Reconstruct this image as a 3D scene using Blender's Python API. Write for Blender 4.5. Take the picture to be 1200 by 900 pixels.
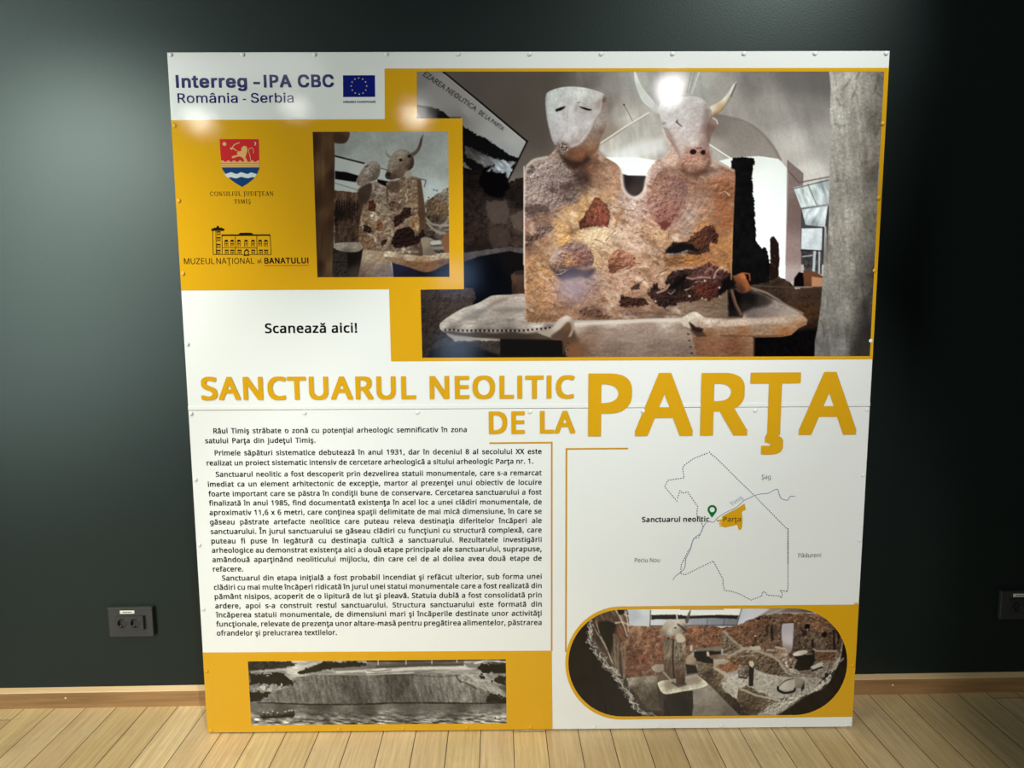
import bpy, bmesh, math, random
import numpy as np
from mathutils import Vector, Matrix
from mathutils.geometry import tessellate_polygon

C = bpy.context.scene
for o in list(bpy.data.objects): bpy.data.objects.remove(o)

# ---------------------------------------------------------------- camera
# metres; x to the right along the wall, y into the wall (wall face at y = 0), z up
FOCAL_PX = 785.534
PITCH, YAW, ROLL = math.radians(6.45262), math.radians(1.18965), math.radians(-0.26772)
CAM = np.array([-0.09376, -2.12573, 1.30424])
PANEL_GAP, PANEL_YAW = 0.18153, math.radians(-0.79738)       # where the panel's foot stands
PANEL_W, PANEL_H = 2.0, 2.0093

_f = np.array([math.sin(YAW) * math.cos(PITCH), math.cos(YAW) * math.cos(PITCH), -math.sin(PITCH)])
_r = np.array([math.cos(YAW), -math.sin(YAW), 0.0]); _u = np.cross(_r, _f)
RIGHT = _r * math.cos(ROLL) + _u * math.sin(ROLL); UP = -_r * math.sin(ROLL) + _u * math.cos(ROLL); FWD = _f
cam = bpy.data.cameras.new('camera'); cam_ob = bpy.data.objects.new('camera', cam); C.collection.objects.link(cam_ob)
cam.sensor_fit = 'HORIZONTAL'; cam.sensor_width = 36.0; cam.lens = 36.0 * FOCAL_PX / 1200.0; cam.clip_start = 0.02
cam_ob.matrix_world = Matrix(((RIGHT[0], UP[0], -FWD[0], CAM[0]), (RIGHT[1], UP[1], -FWD[1], CAM[1]), (RIGHT[2], UP[2], -FWD[2], CAM[2]), (0, 0, 0, 1)))
C.camera = cam_ob

# ---------------------------------------------------------------- light
C.view_settings.view_transform = 'Standard'; C.view_settings.look = 'None'
C.view_settings.exposure = 0.0; C.view_settings.gamma = 1.0; C.view_settings.use_curve_mapping = False
world = bpy.data.worlds.new('world'); C.world = world; world.use_nodes = True
world.node_tree.nodes['Background'].inputs[0].default_value = (0.75, 0.9, 1.0, 1)
world.node_tree.nodes['Background'].inputs[1].default_value = 0.03

def spot(name, loc, aim, watt, half, blend, radius, color):
    l = bpy.data.lights.new(name, 'SPOT'); l.energy = watt; l.spot_size = math.radians(2 * half); l.spot_blend = blend
    l.shadow_soft_size = radius; l.color = color
    o = bpy.data.objects.new(name, l); C.collection.objects.link(o); o.location = loc
    o.rotation_euler = (Vector(aim) - Vector(loc)).to_track_quat('-Z', 'Y').to_euler(); return o
def bulb(name, loc, watt, radius, color):
    l = bpy.data.lights.new(name, 'POINT'); l.energy = watt; l.shadow_soft_size = radius; l.color = color
    o = bpy.data.objects.new(name, l); C.collection.objects.link(o); o.location = loc; return o
def panel_light(name, loc, aim, sx, sy, watt, color, spread=180):
    l = bpy.data.lights.new(name, 'AREA'); l.shape = 'RECTANGLE'; l.size = sx; l.size_y = sy; l.energy = watt; l.color = color; l.spread = math.radians(spread)
    o = bpy.data.objects.new(name, l); C.collection.objects.link(o); o.location = loc
    o.rotation_euler = (Vector(aim) - Vector(loc)).to_track_quat('-Z', 'Y').to_euler(); return o

# track spotlights on the ceiling (3 m), behind the photographer, and an added floor spot
spot('track_spot_panel', (1.17, -3.72, 3.0), (0.163, -0.1, 0.438), 385, 17.4, 0.5, 0.03, (0.985, 1.0, 0.97))
spot('track_spot_right', (1.7, -1.6, 3.7), (0.413, 0.0, 1.752), 325, 18.5, 1.0, 0.04, (0.95, 1.0, 0.97))
spot('track_spot_edge', (-3.6, -4.2, 3.0), (-1.19, 0.0, 1.53), 470, 7.2, 1.0, 0.04, (0.97, 1.0, 0.93))
spot('track_spot_left', (-2.957, -3.222, 3.0), (-1.95, 0.1, 0.0), 150, 29, 1.0, 0.04, (1.0, 0.97, 0.86))
spot('added_floor_spot', (-1.9, -0.95, 3.0), (-1.016, -0.3, 0.0), 185, 26.8, 1.0, 0.04, (1.0, 0.96, 0.86))  # added spot close to the wall, brightens the left floor and grazes the panel
bulb('track_spot_lens', (1.17, -3.72, 3.0), 19, 0.03, (1.0, 1.0, 0.98))
bulb('track_spot_corner', (-2.9, -4.5, 3.0), 6, 0.06, (1.0, 1.0, 0.95))
bulb('track_spot_far', (-0.93, -4.4, 3.0), 6, 0.05, (1.0, 0.97, 0.9))
bulb('track_spot_side', (-1.9, -4.1, 3.0), 3, 0.05, (1.0, 0.97, 0.9))
# flat ceiling luminaire, and bright screens across the gallery
panel_light('ceiling_panel_light', (-2.0, -3.2, 3.0), (-2.0, -3.2, 0), 1.2, 0.6, 4, (1.0, 0.98, 1.0))
panel_light('added_left_fill', (-3.45, -3.0, 1.9), (-1.2, 0.0, 1.5), 1.3, 3.1, 40, (0.9, 1.0, 0.95), 100)  # unseen area light added to give the left wall its broad glow
panel_light('gallery_screen_left', (-0.76, -6.2, 1.68), (-0.76, 0, 1.5), 0.4, 0.3, 1.2, (0.35, 0.55, 1.0))
panel_light('gallery_screen_mid', (0.62, -6.2, 1.55), (0.5, 0, 1.4), 0.4, 0.3, 1.6, (0.6, 0.65, 1.0))
panel_light('gallery_screen_low', (-0.75, -6.2, 0.84), (-0.5, 0, 1.2), 0.4, 0.3, 1.2, (0.5, 0.7, 1.0))
# ---------------------------------------------------------------- helpers
def lin(c):
    return tuple(((v / 255) / 12.92 if v <= 10.3 else ((v / 255 + 0.055) / 1.055) ** 2.4) for v in c)
def lin_arr(a):
    a = np.clip(a, 0, 1); return np.where(a <= 0.04045, a / 12.92, ((a + 0.055) / 1.055) ** 2.4)

class NT:
    def __init__(s, name):
        s.m = bpy.data.materials.new(name); s.m.use_nodes = True; s.t = s.m.node_tree
        s.b = s.t.nodes['Principled BSDF']
    def n(s, kind, **kw):
        q = s.t.nodes.new('ShaderNode' + kind)
        for k, v in kw.items(): setattr(q, k, v)
        return q
    def l(s, a, b): s.t.links.new(a, b)
    def math(s, op, a, b=None, c=None):
        q = s.n('Math', operation=op)
        for i, v in enumerate((a, b, c)):
            if v is None: continue
            if hasattr(v, 'links'): s.l(v, q.inputs[i])
            else: q.inputs[i].default_value = v
        return q.outputs[0]
    def mix(s, f, a, b, mode='MIX'):
        q = s.n('Mix', data_type='RGBA', blend_type=mode)
        for i, v in ((0, f), (6, a), (7, b)):
            if hasattr(v, 'links'): s.l(v, q.inputs[i])
            else: q.inputs[i].default_value = v if i == 0 else (tuple(v) + (1,))[:4]
        return q.outputs[2]
    def noise(s, vec, scale, detail=3, rough=.5):
        q = s.n('TexNoise'); q.inputs['Scale'].default_value = scale; q.inputs['Detail'].default_value = detail; q.inputs['Roughness'].default_value = rough
        if vec is not None: s.l(vec, q.inputs['Vector'])
        return q.outputs['Fac']
    def mapping(s, scale=(1, 1, 1)):
        tc = s.n('TexCoord'); mp = s.n('Mapping'); mp.inputs['Scale'].default_value = scale; s.l(tc.outputs['Object'], mp.inputs['Vector']); return mp.outputs[0]
    def bump(s, h, strength, dist):
        q = s.n('Bump'); q.inputs['Strength'].default_value = strength; q.inputs['Distance'].default_value = dist
        s.l(h, q.inputs['Height']); s.l(q.outputs[0], s.b.inputs['Normal']); return q

GLOSS = 0.048
def film(name, color, attr=False):
    # glossy printed film with a very fine orange-peel grain
    t = NT(name); v = t.mapping((1, 1, 1))
    if attr:
        a = t.n('VertexColor', layer_name='ink'); t.l(a.outputs['Color'], t.b.inputs['Base Color'])
    else:
        t.b.inputs['Base Color'].default_value = lin(color) + (1,)
    t.b.inputs['Roughness'].default_value = GLOSS
    t.bump(t.noise(v, 420, 2, .6), .05, .001)
    return t.m
def plain(name, color, rough=.5, metal=0.0):
    t = NT(name); t.b.inputs['Base Color'].default_value = lin(color) + (1,); t.b.inputs['Roughness'].default_value = rough; t.b.inputs['Metallic'].default_value = metal
    v = t.mapping(); t.bump(t.noise(v, 300, 2), .08, .0005); return t.m

def link_mesh(name, verts, faces, mat, parent=None, smooth=False):
    me = bpy.data.meshes.new(name); me.from_pydata([tuple(v) for v in verts], [], faces); me.update()
    if mat: me.materials.append(mat)
    if smooth:
        for p in me.polygons: p.use_smooth = True
    o = bpy.data.objects.new(name, me); C.collection.objects.link(o)
    if parent: o.parent = parent
    return o
def box(name, x0, x1, y0, y1, z0, z1, mat, parent=None, bev=0.0, seg=2):
    bm = bmesh.new(); bmesh.ops.create_cube(bm, size=1)
    for v in bm.verts: v.co = Vector(((x0 + x1) / 2 + v.co.x * (x1 - x0), (y0 + y1) / 2 + v.co.y * (y1 - y0), (z0 + z1) / 2 + v.co.z * (z1 - z0)))
    if bev: bmesh.ops.bevel(bm, geom=bm.edges[:] + bm.verts[:], offset=bev, segments=seg, profile=.5, affect='EDGES')
    me = bpy.data.meshes.new(name); bm.to_mesh(me); bm.free(); me.materials.append(mat)
    o = bpy.data.objects.new(name, me); C.collection.objects.link(o)
    if parent: o.parent = parent
    return o
def empty(name, loc, rz=0, label=None, cat=None, group=None):
    o = bpy.data.objects.new(name, None); C.collection.objects.link(o); o.location = loc; o.rotation_euler = (0, 0, rz); o.empty_display_size = .1
    if label: o['label'] = label; o['category'] = cat
    if group: o['group'] = group
    return o
# ---------------------------------------------------------------- the setting
def wall_material():
    t = NT('dark_green_wall_paint'); v = t.mapping()
    t.b.inputs['Base Color'].default_value = lin((22, 30, 29)) + (1,)
    t.b.inputs['Roughness'].default_value = .38; t.b.inputs['Specular IOR Level'].default_value = .33; t.b.inputs['Specular Tint'].default_value = (.84, 1.0, .95, 1)
    t.bump(t.noise(v, 160, 3, .6), .12, .002)
    return t.m
PLANK = 0.1005; PLANK_X0 = -0.0545
def floor_material():
    t = NT('oiled_oak_strip_floor'); tc = t.n('TexCoord'); sp = t.n('SeparateXYZ'); t.l(tc.outputs['Object'], sp.inputs[0])
    x = t.math('DIVIDE', t.math('SUBTRACT', sp.outputs[0], PLANK_X0), PLANK)
    idx = t.math('FLOOR', x); fr = t.math('FRACT', x)
    off = t.n('TexWhiteNoise', noise_dimensions='1D'); t.l(idx, off.inputs['W'])
    y = t.math('ADD', t.math('DIVIDE', sp.outputs[1], 2.4), t.math('MULTIPLY', off.outputs['Value'], 7.0)); yi = t.math('FLOOR', y); yf = t.math('FRACT', y)
    cv = t.n('CombineXYZ'); t.l(idx, cv.inputs[0]); t.l(yi, cv.inputs[1])
    wn = t.n('TexWhiteNoise', noise_dimensions='3D'); t.l(cv.outputs[0], wn.inputs['Vector'])
    ramp = t.n('ValToRGB'); t.l(wn.outputs['Value'], ramp.inputs[0]); e = ramp.color_ramp.elements
    e[0].position = 0; e[0].color = lin((206, 178, 124)) + (1,); e[1].position = 1; e[1].color = lin((238, 212, 158)) + (1,)
    for p, c in ((.25, (228, 202, 146)), (.5, (216, 188, 134)), (.75, (222, 194, 146))):
        q = e.new(p); q.color = lin(c) + (1,)
    gv = t.n('CombineXYZ'); t.l(t.math('MULTIPLY', sp.outputs[0], 60), gv.inputs[0]); t.l(t.math('MULTIPLY', sp.outputs[1], 2.6), gv.inputs[1]); t.l(t.math('MULTIPLY', wn.outputs['Value'], 40), gv.inputs[2])
    gr = t.noise(gv.outputs[0], 1.6, 5, .62)
    fv = t.n('CombineXYZ'); t.l(t.math('MULTIPLY', sp.outputs[0], 420), fv.inputs[0]); t.l(t.math('MULTIPLY', sp.outputs[1], 24), fv.inputs[1])
    fine = t.noise(fv.outputs[0], 1.0, 3, .6)
    col = t.mix(t.math('MULTIPLY', t.math('SUBTRACT', gr, .35), 1.3), ramp.outputs[0], lin((150, 112, 66)))
    col = t.mix(t.math('MULTIPLY', t.math('SUBTRACT', fine, .5), .8), col, lin((120, 88, 52)))
    stain = t.noise(tc.outputs['Object'], 5.5, 4, .6)
    col = t.mix(t.math('MULTIPLY', t.math('SUBTRACT', stain, .56), 1.6), col, lin((128, 104, 74)))
    d = t.math('MINIMUM', fr, t.math('SUBTRACT', 1, fr)); seam = t.math('LESS_THAN', d, .012)
    de = t.math('MINIMUM', yf, t.math('SUBTRACT', 1, yf)); seam2 = t.math('LESS_THAN', de, .0005)
    sm = t.math('MAXIMUM', seam, seam2)
    col = t.mix(sm, col, lin((54, 38, 24)))
    t.l(col, t.b.inputs['Base Color']); t.b.inputs['Roughness'].default_value = .42
    h = t.math('SUBTRACT', t.math('MULTIPLY', fine, .25), t.math('MULTIPLY', sm, 1.0)); t.bump(h, .25, .0015)
    return t.m
def wood_material(name, c0, c1, axis=0, rough=.45):
    t = NT(name); s = [30, 30, 30]; s[axis] = 1.6
    v = t.mapping(tuple(s)); g = t.noise(v, 2.2, 5, .62)
    r = t.n('ValToRGB'); t.l(g, r.inputs[0]); r.color_ramp.elements[0].position = .3; r.color_ramp.elements[1].position = .7
    r.color_ramp.elements[0].color = lin(c0) + (1,); r.color_ramp.elements[1].color = lin(c1) + (1,)
    t.l(r.outputs[0], t.b.inputs['Base Color']); t.b.inputs['Roughness'].default_value = rough; t.bump(g, .1, .001)
    return t.m
wall = box('wall_back', -5.0, 5.0, 0.0, 0.15, 0.0, 3.2, wall_material()); wall['kind'] = 'structure'
floor = box('floor', -5.0, 5.0, -7.0, 0.15, -0.05, 0.0, floor_material()); floor['kind'] = 'structure'
# skirting board: upright face with a sloping, paler top edge
prof = [(-0.0, 0.0), (-0.018, 0.0), (-0.018, 0.0535), (-0.0165, 0.0555), (0.0, 0.0635)]
v = [(x, y, z) for x in (-5.0, 5.0) for y, z in prof]; n = len(prof)
skirt = link_mesh('baseboard_back', v, [(i, (i + 1) % n, n + (i + 1) % n, n + i)[::-1] for i in range(n)] + [tuple(range(n)), tuple(range(2 * n - 1, n - 1, -1))],
    wood_material('skirting_oak', (134, 98, 60), (172, 132, 86))); skirt['kind'] = 'structure'
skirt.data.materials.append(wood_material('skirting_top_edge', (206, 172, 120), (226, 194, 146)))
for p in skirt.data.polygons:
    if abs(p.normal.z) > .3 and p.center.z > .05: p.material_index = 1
def fixing(x, z):
    bm = bmesh.new(); bmesh.ops.create_uvsphere(bm, u_segments=12, v_segments=8, radius=.0035)
    for q in bm.verts: q.co = Vector((q.co.x, q.co.y * .5, q.co.z))
    me = bpy.data.meshes.new('nail'); bm.to_mesh(me); bm.free(); me.materials.append(plain('white_filler', (226, 220, 210), .4))
    o = bpy.data.objects.new('nail', me); C.collection.objects.link(o); o.parent = skirt; o.location = (x, -0.0185, z)
fixing(-1.5245, 0.0357); fixing(1.231, 0.0328)
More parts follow.
